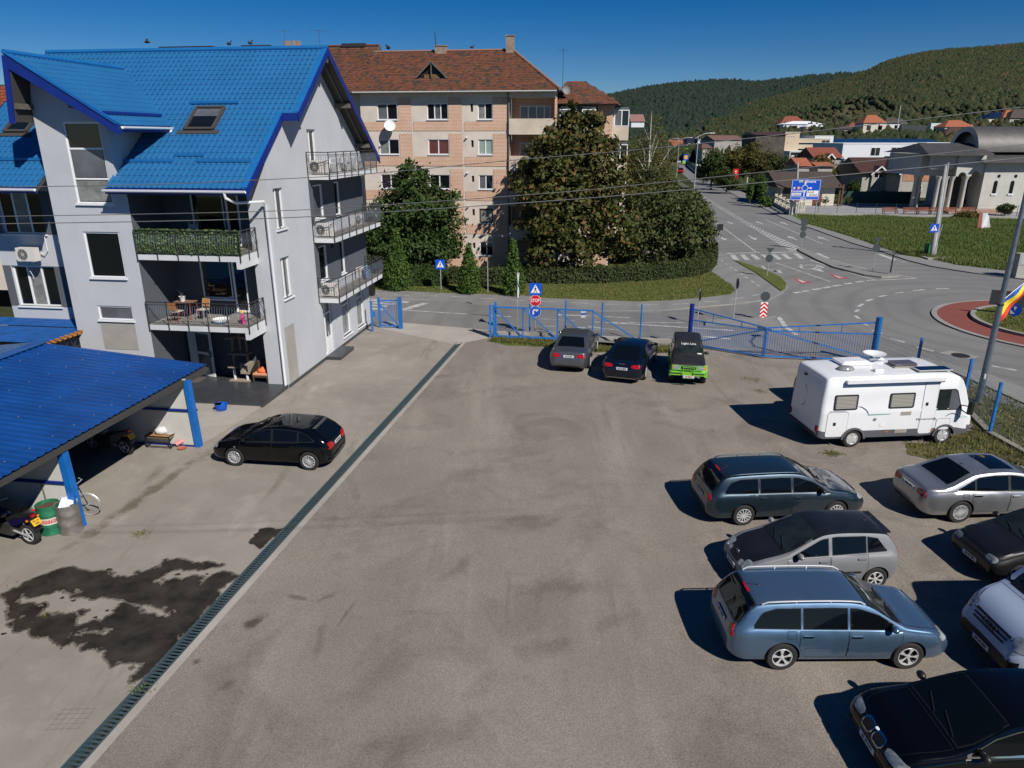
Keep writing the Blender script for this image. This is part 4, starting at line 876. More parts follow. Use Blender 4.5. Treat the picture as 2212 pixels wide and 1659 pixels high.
b.box(-5.95,-5.90,VB+.01,VB+12,0,13.7); b.box(5.45,5.5,VB+.01,VB+2,0,13.7); b.build('wall',PLAST,apt)
for z0,z1,zb,zt in rows:
 for c in cols:
  b=MB(); e=.03
  v,f=fill([Vector((a,VB-e,z))for a,z in((c[0]+.02,zb),(c[1],zb),(c[1],zt-.04),(c[4],zt-.04),(c[4],z0-.14),(c[0]+.02,z0-.14))])
  b.add(v,f); b.box(c[0]+.02,c[1],VB-e+.001,VB-.002,zb,zb+.02); b.build('brick_panel',BRICK,apt)
b=MB(); b.box(-5.97,5.52,VB-.02,VB,0,.42); b.build('plinth',mat('grey_plinth',(.30,.28,.25),.9,var=.2),apt)
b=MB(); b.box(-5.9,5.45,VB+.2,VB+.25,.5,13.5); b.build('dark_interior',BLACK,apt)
CURT=mat('dark_curtain_glass',(.03,.015,.04),.2,spec=.5,var=.6,vscale=6)
REDC=mat('red_blind_glass',(.12,.045,.04),.3,var=.2)
GRNC=mat('pale_green_blind_glass',(.26,.33,.29),.25,var=.1)
gl=[[GLASSG,GLASS],[GLASS,GLASSG,GLASS],[GLASSC,GLASS],[GLASSC,GLASS],[REDC,REDC],[GRNC,GRNC],[CURT,GLASS],[GLASS,GLASS],[GLASSG,GLASS],[GLASS,GLASS],[GLASS,GLASS],[GLASSC,GLASSC],[GLASS,GLASSC],[GLASS,GLASSC],[GLASS,GLASS]]
BRWN=mat('brown_window_frame',(.035,.016,.012),.5)
for i,(z0,z1,_,_)in enumerate(rows):
 for j,c in enumerate(cols):
  k=i*3+j; b3=(k==1); br=(i==3 and j==2)
  win(apt,'v',VB,c[2],c[3],z0,z1,(.36,.66)if b3 else((.5,)if not br else()),rec=.08,glass=gl[k],fw=.06 if not br else .1,fm=BRWN if br else None,sill=.05)
b=MB(); prf=[(13.50,-.62),(13.66,-.66)]
gutter(-6.3,9.2,VB-.66,13.55,apt)
b=MB(); b.tube([(5.58,VB-.6,13.5),(5.58,VB-.08,13.2),(5.58,VB-.08,.2)],.07,8); b.build('downpipe',mat('zinc',(.13,.135,.14),.5,.4),apt)
b=MB()
for z0,z1,zb,zt in rows[1:4]:b.tube([(2.35,VB-.02,zt-.35),(2.35,VB-.22,zt-.30)],.06,8)
b.tube([(4.85,VB-.02,12.95),(4.85,VB-.2,12.98)],.05,8); b.build('vent_pipe',WHITE,apt)
# roof: eave z 13.6 at v=VB-.65, ridge z 16.85 at VB+5
es2=Vector((0,5.65,3.25)).normalized(); L2=math.hypot(5.65,3.25)
b=MB(); b.add([(-6.4,VB-.65,13.58),(9.4,VB-.65,13.58),(5.2,VB+5,16.83),(-6.1,VB+5,16.83),(-6.4,VB+10.6,13.58),(9.4,VB+10.6,13.58)],((0,1,2,3),(3,2,5,4),(1,5,2),(0,4,5,1),(0,3,4)))
ar=b.build('roof',SOFFIT,apt)
tiles('roof_tiles',(-6.4,VB-.65,13.6),(1,0,0),es2,15.8,L2,ar,RTILE,clip=lambda x,s:(x-6.4<9.4-4.2*s/L2)&~((abs(x-5.9)<1.15*(1-(s-2.0)/1.75))&(s>2.0)&(s<3.7)),seed=3)
eh=Vector((-4.2,0,3.25)).normalized()
tiles('roof_tiles',(9.4,VB-.65,13.6),(0,1,0),eh,11.2,math.hypot(4.2,3.25),ar,RTILE,clip=lambda x,s:(x>5.65*s/5.31)&(x<11.2-5.6*s/5.31),seed=4)
b=MB(); b.tube([(-6.2,VB+5,16.9),(5.2,VB+5,16.9)],.1,6); b.tube([(5.2,VB+5,16.9),(9.4,VB-.6,13.68)],.1,6); b.build('ridge_tiles',tile_mat('ridge_tile',((.22,.12,.085),(.28,.16,.11),(.2,.15,.12),(.12,.1,.08))),ar)
# triangular attic dormer
b=MB(); zb_=13.58+3.25*(2.0/L2); vb_=VB-.65+5.65*(2.0/L2)
A1,A2,A3=(-1.65,vb_-.15,zb_+.02),(.65,vb_-.15,zb_+.02),(-.5,vb_-.15,zb_+1.12); A4=(-.5,vb_+1.8,zb_+1.12)
b.add([A1,A2,A3,A4],((0,2,3),(1,3,2))); dm=b.build('dormer',RTILE,ar)
b=MB(); b.bar((A1[0]-.1,A1[1]-.05,A1[2]),(A3[0],A3[1]-.05,A3[2]+.05),.08,.14); b.bar((A2[0]+.1,A2[1]-.05,A2[2]),(A3[0],A3[1]-.05,A3[2]+.05),.08,.14); b.bar((-.5,A1[1],A1[2]),(-.5,A1[1],A3[2]-.1),.08); b.build('dormer_frame',WOODD,dm)
b=MB(); b.add([(A1[0]+.2,vb_+.05,zb_),(A2[0]-.2,vb_+.05,zb_),(A3[0],vb_+.05,zb_+.95)],((0,1,2),)); b.build('dormer_opening',BLACK,dm)
b=MB(); b.box(-1.1,.1,vb_-.02,vb_,zb_,zb_+.28); b.build('dormer_board',mat('old_plywood',(.16,.09,.03),.8),dm)
for(u_,z_,w_,h_)in((-.6,16.9,.9,.32),(5.0,17.0,.62,.85)):
 b=MB(); b.box(u_-w_/2,u_+w_/2,VB+4.6,VB+5.2,z_-.8,z_+h_); b.box(u_-w_/2-.05,u_+w_/2+.05,VB+4.55,VB+5.25,z_+h_,z_+h_+.07); b.build('chimney',mat('chimney_brick',(.26,.20,.16),.9,var=.3,vscale=4),ar)
b=MB(); b.tube([(-1.0,VB+4.8,17),(-1.05,VB+4.8,18.3)],.035,5); b.build('flue_pipe',IRON,ar)
# recessed balcony bay on the right
b=MB(); b.box(5.62,9.1,VB+1.3,VB+1.4,0,13.5); b.box(5.505,5.6,VB+.02,VB+1.3,0,13.5); b.box(9.0,9.1,VB+.2,VB+1.3,0,13.5); b.build('bay_wall',BRICK,apt)
for z in(13.25,10.65,8.0,5.4,2.8):
 b=MB(); b.box(5.62,9.1,VB-.25,VB+1.28,z-.12,z+(.28 if z>13 else .0)); s_=b.build('balcony',CREAM,apt)
 if z<13:
  b=MB(); b.box(5.62,9.1,VB-.25,VB-.17,z,z+1.0); b.build('parapet',CREAM,s_)
 if 2<z<13:win(apt,'v',VB+1.3,6.25,8.6,z+.75,z+1.95,(.28,.55,.8),rec=-.03,glass=GLASSG)
 # stepped wing further right, mostly behind the trees
wing=thing('apartment_wing','stepped end of the brick block with glazed balconies, behind the plum tree','apartment block',HA,H_ROT)
b=MB(); b.box(9.2,13.4,33.2,43,0,12.9); b.build('wall',PLAST,wing)
b=MB(); b.box(12.1,13.3,32.9,33.19,0,12.7); b.build('brick_panel',BRICK,wing)
for(u0,u1,v0)in((9.2,10.5,31.6),(10.9,12.0,32.0),(13.42,14.6,33.6)):
 for z in(10.2,7.6,5.0,2.4):
  b=MB(); b.box(u0,u1,v0,v0+1.5,z-.1,z+.95); s_=b.build('balcony',CREAM,wing)
  win(wing,'v',v0,u0,u1,z+.95,z+2.2,(.5,),rec=0,glass=[GLASSG,GLASS],sill=0)
  b=MB(); b.box(u0+.05,u1-.05,v0+.1,v0+1.4,z+.96,z+2.4); b.build('glazed_room',GLASSG,s_)
b=MB(); W1,W2,W3,W4=(8.6,31.2,12.75),(14.0,32.4,12.7),(14.0,44,12.7),(8.6,44,12.75); b.add([W1,W2,W3,W4,(9.4,36.0,14.7),(10.6,36.3,14.7)],((0,1,5,4),(1,2,5),(2,3,4,5),(3,0,4),(3,2,1,0))); wr=b.build('roof',SOFFIT,wing)
ev=(Vector((11.7,37.6,15.9))-Vector((13.1,32,12.7))); ev.x=0
tiles('roof_tiles',(8.6,31.2,12.8),(5.4,1.2,0),(0,4.6,1.95),5.5,5.1,wr,RTILE,clip=lambda x,s:(x>.8*s/5.1)&(x<5.5-3.3*s/5.1),seed=6)
tiles('roof_tiles',(14.0,32.4,12.76),(0,1,0),(-3.3,0,2.0),11.0,3.8,wr,RTILE,clip=lambda x,s:(x>4.4*s/4.06)&(x<11-6.8*s/4.06),seed=7)
# neighbouring block behind the blue roof
blk=thing('apartment_block','further block with a taller clay tile roof, partly hidden by the blue roof','apartment block',HA,H_ROT)
b=MB(); b.box(-34,-6.05,VB+.8,VB+12,0,13.6); b.build('wall',PLAST,blk)
b=MB(); b.add([(-34,VB+.2,13.5),(-6.0,VB+.2,13.5),(-6.0,VB+6,17.45),(-34,VB+6,17.45),(-34,VB+12,13.5),(-6,VB+12,13.5)],((0,1,2,3),(3,2,5,4),(1,5,2),(0,3,4))); br_=b.build('roof',SOFFIT,blk)
tiles('roof_tiles',(-34,VB+.2,13.52),(1,0,0),(0,5.8,3.95),28,7.0,br_,RTILE,clip=lambda x,s:x>14,seed=8)
b=MB(); b.tube([(-34,VB+6,17.5),(-6.0,VB+6,17.5)],.1,6); b.build('ridge_tiles',MATS['ridge_tile']if 'ridge_tile' in MATS else RTILE,br_)
b=MB(); b.bar((-5.97,VB+.1,13.45),(-5.97,VB+6,17.42),.1,.3); b.build('rake_board',WOODD,br_)
b=MB()
for u0,u1 in((-25.5,-20.6),(-18,-15.5),(-9.2,-7.2)):b.box(u0,u1,VB+5.7,VB+6.3,17.4,17.66)
b.build('roof_walkway',IRON,br_)
for u_ in(-13.2,-14.0):b=MB(); b.box(u_-.25,u_+.25,VB+5.8,VB+6.3,17,17.95); b.build('chimney',MATS['chimney_brick'],br_)
Q_=at_depth(14,184,50); redh=thing('neighbour_house','house with orange red tile roof just showing at the left edge','house',(Q_.x-5,45.5,Q_.z-12.4),H_ROT)
b=MB(); b.box(-8,7.5,0,9,0,7.5); b.build('wall',PLAST,redh)
b=MB(); b.add([(-8,-.6,7.6),(8,-.6,7.6),(8,4.5,12.4),(-8,4.5,12.4),(-8,9.6,7.6),(8,9.6,7.6)],((0,1,2,3),(3,2,5,4),(1,5,2),(0,3,4))); q=b.build('roof',SOFFIT,redh)
tiles('roof_tiles',(-8,-.6,7.63),(1,0,0),(0,5.1,4.8),16,7.0,q,RTILE2,seed=9)
# satellite dish, aerials, birds
def dish(u,v,z,r,label,tilt=.5,parent_m=WHITE):
 t_=thing('satellite_dish',label,'satellite dish',UV(u,v,z),H_ROT+.35)
 d_=MB(); d_.lathe([(.001,.0),(r*.35,.02*r),(r*.7,.1*r),(r,.24*r),(r*1.02,.22*r),(r*.7,.07*r),(.001,-.03*r)],20); d_.xf(Matrix.Rotation(R(68),4,'X')); d_.build('reflector',parent_m,t_,50)
 d_=MB(); d_.tube([(0,.05,-.1),(0,.45,-.25)],.025,6); d_.tube([(0,-.15,-r*.9),(-.25,-r*.95,-.35)],.012,5); d_.box(-.3,-.2,-r-.05,-r+.07,-.4,-.3); d_.build('bracket',IRON,t_); return t_
dish(-3.55,VB-.45,11.15,.42,'white satellite dish below the top left window of the brick block')
dish(9.6,32.2,13.75,.32,'grey satellite dish on the roof edge of the stepped brick wing',parent_m=mat('grey_dish',(.16,.155,.15),.6))
def aerial(P,h,label,w=.5,n=4,rot=.4):
 t_=thing('aerial',label,'aerial',P,rot); b=MB(); b.tube([(0,0,0),(0,0,h)],.018,5); b.build('mast',IRON,t_)
 b=MB(); b.bar((-w,0,h*.95),(w,0,h*.95),.015)
 for k in range(n):x=-w+2*w*k/(n-1); b.bar((x,-.25,h*.95),(x,.25,h*.95),.012)
 b.build('elements',IRON,t_)
aerial(UV(9.2,34,13.6),3.4,'thin tall aerial above the right end of the brick block roof',.35,3)
aerial(UV(-11.0,VB+5.6,17.3),1.4,'wide slanted television aerial behind the blue ridge near its right end',.7,5)
aerial(UV(-14.0,VB+5.6,17.9),.8,'small aerial standing on the chimney stub behind the blue ridge',.4,3)
def bird(P,label,fly=False,s=1.0,rot=0):
 t_=MB()
 if fly:
  t_.ball((0,0,0),.07*s,8,5,sq=(2.6,1,1)); t_.add([(.08*s,0,.03*s),(-.08*s,0,.03*s),(-.10*s,.32*s,.22*s),(.02*s,.30*s,.24*s),(-.12*s,.62*s,.16*s)],((0,1,2,3),(3,2,4))); t_.add([(.08*s,0,.03*s),(-.08*s,0,.03*s),(-.10*s,-.32*s,.02*s),(.02*s,-.30*s,.02*s),(-.12*s,-.55*s,-.1*s)],((0,1,2,3),(3,2,4))); t_.add([(-.15*s,0,0),(-.32*s,.06*s,0),(-.32*s,-.06*s,0)],((0,1,2),))
 else:
  t_.ball((0,0,.14*s),.08*s,8,5,sq=(1.7,1,1.1)); t_.ball((.12*s,0,.26*s),.045*s,8,5); t_.add([(-.1*s,-.03,.14*s),(-.1*s,.03,.14*s),(-.3*s,0,.04*s)],((0,1,2),(2,1,0))); t_.tube([(0,.02,.07*s),(0,.02,0)],.008,4); t_.tube([(.15*s,0,.26*s),(.2*s,0,.25*s)],.012*s,4,r1=.002)
 return tag(t_.build('bird',mat('dark_plumage',(.018,.018,.02),.7),loc=P,rotz=rot,smooth=40),label,'bird','birds on the roofs and in the sky')
bird(UV(-19.2,VB+6,17.62),'dark bird perched left on the roof line above the dormer',s=1.5); bird(UV(-17.3,VB+6,17.66),'dark bird perched second on the far roof line behind the blue ridge',s=1.5,rot=.5)
bird(UV(-5.0,VB+5,16.98),'dark bird perched at the left end of the brick block ridge',s=1.6,rot=2.5); bird(UV(.9+1.0,VB+5,16.98),'small dark bird sitting midway along the brick block ridge',s=1.1)
bird(at_depth(318,91,45),'dark bird flying in the blue sky above the blue roof',True,.95,.3)
# ================================================================== buildings further off
ROOFBR=mat('brown_metal_tile',(.060,.028,.022),.55,var=.2,vscale=1); ROOFDK=mat('dark_brown_shingle',(.055,.042,.035),.8,var=.25,vscale=2)
ROOFRD=mat('brick_red_roof',(.20,.055,.032),.8,var=.2,vscale=1.5); ROOFOR=mat('orange_roof',(.30,.095,.045),.8,var=.2)
SOLAR=mat('solar_blue',(.012,.022,.06),.25,.2,var=.3,vscale=.4); LEAD=mat('weathered_zinc_roof',(.085,.082,.08),.55,.35,var=.2,vscale=1.2)
GREYC=mat('raw_render',(.36,.35,.315),.9,var=.15,vscale=.8); BEIGE=mat('beige_wall',(.52,.42,.30),.85,var=.06); WHITEW=mat('white_wall',(.66,.68,.71),.8,var=.05)
CREAMW=mat('cream_wall',(.58,.54,.45),.85,var=.06); HOLLOW=mat('hollow_brick',(.42,.21,.13),.9,var=.2,vscale=1.5); DKBR=mat('dark_timber',(.035,.028,.022),.7)
def bldg(name,label,cat,px0,px1,Y,pt,pb=None,depth=8.,wall=GREYC,roof=None,ridge=None,kind='flat',oh=.4,wins=(),rot=0.,group=None,side=None,base=None,doors=()):
 a,c=at_depth(px0,pt,Y),at_depth(px1,pt,Y); xm=(a.x+c.x)/2; hw=(c.x-a.x)/2; zt=a.z
 zb=base if base is not None else(0 if pb is None else at_depth(px0,pb,Y).z)
 t=thing(name,label,cat,(xm,Y,zb),rot,group); h=zt-zb
 rects=[(at_depth(w[0],w[1],Y).x-xm,at_depth(w[2],w[3],Y).x-xm,at_depth(w[0],w[3],Y).z-zb,at_depth(w[2],w[1],Y).z-zb)for w in wins]
 b=MB(); b.box(-hw,hw,0,depth,0,h); b.build('wall',wall,t)
 for(x0,x1,z0,z1)in rects:
  f=MB(); f.box(x0,x1,-.04,-.003,z0,z1); w=f.build('window',PVC,t); p=MB(); fr=min(.09,(x1-x0)*.1)
  if x1-x0>.9 and x1-x0<3:
   m=(x0+x1)/2; p.box(x0+fr,m-fr/2,-.05,-.041,z0+fr,z1-fr); p.box(m+fr/2,x1-fr,-.05,-.041,z0+fr,z1-fr)
  else:p.box(x0+fr,x1-fr,-.05,-.041,z0+fr,z1-fr)
  p.build('pane',GLASS,w)
 for(x0,y0,x1,y1)in doors:
  p=at_depth(x0,y0,Y); q=at_depth(x1,y1,Y); f=MB(); f.box(p.x-xm,q.x-xm,-.06,-.003,q.z-zb,p.z-zb); f.build('door',mat('brown_door',(.14,.05,.025),.6),t)
 if kind=='gx':
  zr_=at_depth(px0,ridge,Y+depth/2).z-zb; b=MB()
  b.add([(-hw-oh,-oh,h-.1),(hw+oh,-oh,h-.1),(hw+oh,depth/2,zr_),(-hw-oh,depth/2,zr_),(-hw-oh,depth+oh,h-.1),(hw+oh,depth+oh,h-.1)],((0,1,2,3),(3,2,5,4),(1,5,2),(0,3,4))); b.build('roof',roof,t)
 elif kind=='hip':
  zr_=at_depth(px0,ridge,Y+depth/2).z-zb; r_=min(hw*.6,depth/2); b=MB()
  b.add([(-hw-oh,-oh,h-.1),(hw+oh,-oh,h-.1),(hw+oh,depth+oh,h-.1),(-hw-oh,depth+oh,h-.1),(-hw+r_,depth/2,zr_),(hw-r_,depth/2,zr_)],((0,1,5,4),(1,2,5),(2,3,4,5),(3,0,4),(3,2,1,0))); b.build('roof',roof,t)
 elif kind=='gy':
  zr_=at_depth((px0+px1)/2,ridge,Y).z-zb; b=MB()
  b.add([(-hw,0,h),(hw,0,h),(0,0,zr_-.15)],((0,1,2),)); b.build('gable',wall,t); b=MB(); k=(zr_-h)/hw
  for s in(-1,1):b.add([(s*(hw+oh),-oh,h-oh*k),(0,-oh,zr_),(0,depth,zr_),(s*(hw+oh),depth,h-oh*k),(s*(hw+oh),-oh,h-oh*k-.18),(0,-oh,zr_-.18),(0,depth,zr_-.18),(s*(hw+oh),depth,h-oh*k-.18)],((0,1,2,3),(4,7,6,5),(0,4,5,1),(1,5,6,2),(3,2,6,7),(0,3,7,4)))
  b.build('roof',roof,t)
  b=MB()
  for s in(-1,1):b.bar((s*(hw+oh),-oh-.03,h-oh*k-.08),(0,-oh-.03,zr_-.08),.05,.22)
  b.build('rake_board',PVC,t)
 elif kind=='flat':
  b=MB(); b.box(-hw-.08,hw+.08,-.08,depth+.08,h,h+.18); b.build('roof',roof or WHITEW,t)
 return t,xm,zb
R1=lambda x0,y0,x1,y1:(*c1v(x0,y0),*c1v(x1,y1)); R2=lambda x0,y0,x1,y1:(*c2v(x0,y0),*c2v(x1,y1))
P1=lambda x,y:c1v(x,y); X1=lambda x:c1v(x,0)[0]; Y1=lambda y:c1v(0,y)[1]; X2=lambda x:c2v(x,0)[0]; Y2=lambda y:c2v(0,y)[1]
# cream house with dark brown shingle roof, behind the direction sign
t,xm,zb=bldg('roadside_house','low cream house with dark brown shingle roof behind the big blue sign','house',X1(1470),X1(2030),117,Y1(830),depth=9,wall=CREAMW,roof=ROOFDK,ridge=Y1(672),kind='gx',oh=.9,doors=[R1(1800,900,1872,1022),R1(1612,895,1650,1000)])
x0=at_depth(X1(1545),400,117).x-xm; b=MB()
b.add([(x0-1.0*.9,-.02,0),(x0+.9,-.02,0)]+[(x0+.9*math.cos(a),-.02,2.2+.9*math.sin(a))for a in[math.pi*k/10 for k in range(11)]],(tuple(range(13)),)); b.build('arched_doorway',DKBR,t)
b=MB()
for q in(2055,2085):xx=at_depth(X1(q),420,117).x-xm; b.box(xx-.12,xx+.12,-.5,-.2,0,3.3)
b.build('porch_post',mat('brick_post',(.11,.05,.03),.8),t)
# pale fence with concrete balusters by the road
def baluster_fence(a,c,n,label):
 A_,C_=G(*a),G(*c); d=C_-A_; t=thing('ornamental_fence',label,'fence',A_,math.atan2(d.y,d.x)); L=d.length; b=MB(); b.box(0,L,-.12,.12,0,.55); b.build('base_wall',GREYC,t)
 for k in range(n+1):b=MB(); x=L*k/n; b.box(x-.2,x+.2,-.18,.18,0,1.75); b.box(x-.26,x+.26,-.24,.24,1.75,1.87); b.build('post',CREAMW,t)
 for k in range(n):
  for j in range(3):b=MB(); x=L*(k+(j+1)/4)/n; b.lathe([(.05,.55),(.11,.75),(.05,1.0),(.10,1.2),(.05,1.4)],8,(x,0,0)); b.build('baluster',CREAMW,t)
  b=MB(); b.box(L*k/n+.2,L*(k+1)/n-.2,-.12,.12,1.4,1.55); b.build('rail',CREAMW,t)
baluster_fence(P1(1365,1010),P1(1560,1120),5,'pale concrete fence with round balusters beside the dark thuja row')
baluster_fence(P1(1560,1128),P1(1690,1085),2,'short pale concrete fence under the direction sign')
# beige office, dark unfinished block, white modern building
bldg('office_building','beige stepped office building with long ribbon windows in the distance','building',X1(1525),X1(1975),255,Y1(335),depth=30,wall=BEIGE,roof=CREAMW,wins=[R1(1630,370,1885,396),R1(1620,432,1800,456),R1(1885,345,1965,388),R1(1550,370,1568,382),R1(1578,370,1598,382),R1(1512,435,1525,470),R1(1545,435,1560,470),R1(1570,433,1590,445)])
bldg('office_tower','beige tower end of the office with three small top windows','building',X1(1508),X1(1660),254,Y1(268),depth=12,wall=BEIGE,roof=CREAMW,wins=[R1(1534,305,1548,317),R1(1560,305,1575,317),R1(1585,305,1602,317),R1(1528,372,1537,382)])
bldg('office_upper_floor','white top floor set back on the beige office roof','building',X1(1815),X1(2010),275,Y1(305),depth=15,wall=WHITEW,wins=[R1(1890,328,1975,345)])
bldg('shop_building','white ground floor shop with grey panel below the beige office','building',X1(1555),X1(1800),248,Y1(466),depth=6,wall=WHITEW,wins=[R1(1560,470,1685,505)])
bldg('unfinished_block','dark unfinished concrete block with purple sheeting on its roof','building',X1(1205),X1(1512),235,Y1(290),depth=14,wall=mat('dark_concrete',(.075,.065,.055),.9,var=.5,vscale=.35),roof=ROOFBR,kind='gx',ridge=Y1(262))
bldg('modern_building','long white flat roofed building with three tall windows on its upper floor','building',X2(430),X2(1248),178,Y2(368),depth=18,wall=WHITEW,wins=[R2(704,402,785,486),R2(905,400,990,484),R2(1110,398,1192,482)])
bldg('glazed_annex','dark green glazed flat annex to the right of the white building','building',X2(1255),X2(1575),182,Y2(362),depth=12,wall=mat('dark_green_cladding',(.03,.04,.04),.5),wins=[R2(1300,395,1560,420)])
bldg('lower_terrace','white projecting terrace in front of the modern white building','building',X2(440),X2(600),165,Y2(520),depth=5,wall=WHITEW)
# half built houses
t,xm,zb=bldg('half_built_house','raw grey house with maroon roof and small gabled wing, left of the pair','house',X2(625),X2(960),139,Y2(650),depth=11,wall=GREYC,roof=ROOFBR,ridge=Y2(500),kind='gx',oh=.7,wins=[R2(735,650,820,705),R2(716,768,800,826)])
bldg('gabled_wing','small grey gabled wing with white trim on the left raw house','house',X2(720),X2(862),138.6,Y2(650),depth=4,wall=GREYC,roof=ROOFBR,ridge=Y2(585),kind='gy',oh=.4,wins=[R2(735,650,820,705)])
bldg('half_built_house','raw house with orange hollow brick gable and maroon roof, right of the pair','house',X2(1005),X2(1345),133,Y2(640),depth=13,wall=GREYC,roof=ROOFBR,ridge=Y2(505),kind='gy',oh=.6,wins=[R2(1225,636,1325,704),R2(1155,778,1195,842),R2(1186,545,1215,580),R2(1235,545,1265,580)])
p,q=at_depth(X2(1015),Y2(735),132.9),at_depth(X2(1345),Y2(640),132.9); b=MB(); b.box(p.x,q.x,132.93,132.97,p.z,q.z); tag(b.build('hollow_brick_infill',HOLLOW),'bare orange hollow brick infill across the right raw house front','wall')
bldg('red_roof_house','old house with large plain red brown roof and tiny orange gable','house',X1(1815),X1(2085),150,Y1(525),depth=9,wall=GREYC,roof=ROOFRD,ridge=Y1(422),kind='gx')
bldg('attic_gable','tiny orange dormer gable on the red brown roof','dormer',X1(1945),X1(2010),149,Y1(520),Y1(540),depth=3,wall=mat('orange_wall',(.5,.25,.12),.8),roof=ROOFRD,ridge=Y1(485),kind='gy',oh=.3)
for x0,x1,y,yr,Y,l in((1650,1760,610,530,128,'low red tiled roof half hidden behind trees left of the white building'),(1850,2000,612,572,131,'small orange tiled outbuilding roof among the bushes')):
 bldg('outbuilding',l,'outbuilding',X1(x0),X1(x1),Y,Y1(y),depth=6,wall=GREYC,roof=ROOFOR,ridge=Y1(yr),kind='gx')
bldg('long_roof_hall','long hall with reddish brown roof above the roadside trees','building',X1(775),X1(1075),330,Y1(345),depth=24,wall=GREYC,roof=mat('dusty_red_roof',(.17,.09,.07),.8,var=.1),ridge=Y1(297),kind='gx')
bldg('brown_roof_house','house with rounded brown roof behind the chestnut tree','house',X1(650),X1(770),310,Y1(430),depth=14,wall=GREYC,roof=mat('dusty_brown_roof',(.13,.075,.06),.8,var=.1),ridge=Y1(385),kind='hip')
bldg('black_roof_house','white house with large black roof near the end of the avenue','house',X1(488),X1(640),390,Y1(385),depth=20,wall=WHITEW,roof=mat('black_blue_roof',(.012,.016,.028),.6),ridge=Y1(318),kind='hip',wins=[R1(500,380,520,400),R1(530,380,550,400),R1(560,380,580,400)])
bldg('white_gable_house','narrow white gabled house beside the black roofed one','house',X1(592),X1(645),385,Y1(375),depth=10,wall=WHITEW,roof=mat('dark_slate',(.03,.03,.035),.7),ridge=Y1(335),kind='gy',wins=[R1(605,385,618,400)])
bldg('orange_roof_house','house with bright orange roof left at the end of the avenue','house',X1(342),X1(488),395,Y1(400),depth=18,wall=WHITEW,roof=ROOFOR,ridge=Y1(348),kind='gx')
bldg('hill_foot_house','pale house with faded pink roof between block and birch','house',1364,1392,300,262,275,depth=12,wall=WHITEW,roof=mat('pink_roof',(.25,.13,.11),.8),ridge=247,kind='gx')
# supermarket and filling station at the avenue's end
t,xm,zb=bldg('supermarket','white supermarket sheds with cars at the far end of the avenue','shop',X1(390),X1(620),360,Y1(505),depth=20,wall=WHITEW,roof=WHITEW)
st=thing('filling_station','filling station canopy with bright green edge at the avenue end','canopy',at_depth(X1(540),330,372)*1.0); st.location.z=0
zc=at_depth(X1(540),Y1(440),372).z; b=MB(); b.box(-11,11,-4,6,zc-.6,zc+.5); b.build('canopy_edge',mat('bright_green',(.05,.45,.05),.5),st)
b=MB(); b.box(-10.8,10.8,-3.8,5.8,zc-1.0,zc-.62); b.build('canopy_soffit',WHITE,st)
for x in(-8,0,8):b=MB(); b.cyl((x,0),.3,0,zc-.6,8); b.build('column',WHITE,st)
# church with barrel vault
ch=thing('church','unfinished grey church with barrel vaulted zinc roof and arched porch columns','church',(at_depth(2100,449,107).x,107,0))
cx=ch.location.x; zz=lambda x,y,Y=107:at_depth(x,y,Y).z; xx=lambda x,Y=107:at_depth(x,400,Y).x-cx
CHW=mat('pale_render',(.46,.455,.42),.9,var=.1,vscale=.6); b=MB()
wallx0=xx(X2(1800)); wh=zz(2150,Y2(545)); b.box(wallx0,wallx0+26,0,14,0,wh); b.build('wall',CHW,ch)
b=MB(); b.add([(wallx0-1.2,-1.2,wh-.1),(wallx0+27,-1.2,wh-.1),(wallx0+27,4.5,wh+1.6),(wallx0+1.5,4.5,wh+1.6),(wallx0-1.2,15,wh-.1),(wallx0+27,15,wh-.1)],((0,1,2,3),(0,3,4),(3,2,5,4),(0,4,5,1))); b.build('eave_roof',LEAD,ch)
vx=xx(X2(1765)); vz=wh+1.3; vr=zz(2150,Y2(195),112)-vz; b=MB(); n=16
ring_=[(5.5-vr*math.cos(math.pi*k/n)*1.05,vz+vr*math.sin(math.pi*k/n))for k in range(n+1)]
b.add([(vx,y,z)for y,z in ring_]+[(vx+28,y,z)for y,z in ring_],[(k,k+1,n+2+k,n+1+k)for k in range(n)]); b.build('barrel_vault',LEAD,ch,60)
b=MB(); b.add([(vx+.9,y,z)for y,z in ring_],(tuple(range(n+1)),)); b.build('vault_end',mat('vault_glass',(.05,.055,.055),.3),ch)
b=MB(); rg2=[(5.5+(y-5.5)*.8,vz+(z-vz)*.8)for y,z in ring_]; b.add([(vx,y,z)for y,z in ring_]+[(vx,y,z)for y,z in rg2],[(k,k+1,n+2+k,n+1+k)for k in range(n)]); b.build('vault_arch',CHW,ch)
px0=xx(X2(1285)); b=MB(); ph=zz(2060,Y2(470)); b.box(px0-.5,wallx0-.01,2.5,12,wh-2.0,ph); b.build('porch_beam',CHW,ch)
b=MB(); b.add([(px0-1.6,-.9,ph+.1),(wallx0-.02,-1.3,ph+.1),(wallx0,5,ph+1.5),(px0,5,ph+1.5),(px0-1.6,-.9,ph-.15),(wallx0-.02,-1.3,ph-.15),(px0-1.6,12,ph+.1)],((0,1,2,3),(0,4,5,1),(0,3,6))); b.build('porch_roof',LEAD,ch)
b=MB(); xL,xR=xx(X2(1530)),wallx0-.01; zs=zz(2080,Y2(690)); pl=[(xL,ph),(xL,zs)]
for a0,a1 in((xx(X2(1556)),xx(X2(1636))),(xx(X2(1684)),xx(X2(1788)))):pl+=[((a0+a1)/2-(a1-a0)/2*math.cos(math.pi*k/12),zs+(a1-a0)/2*math.sin(math.pi*k/12))for k in range(13)]
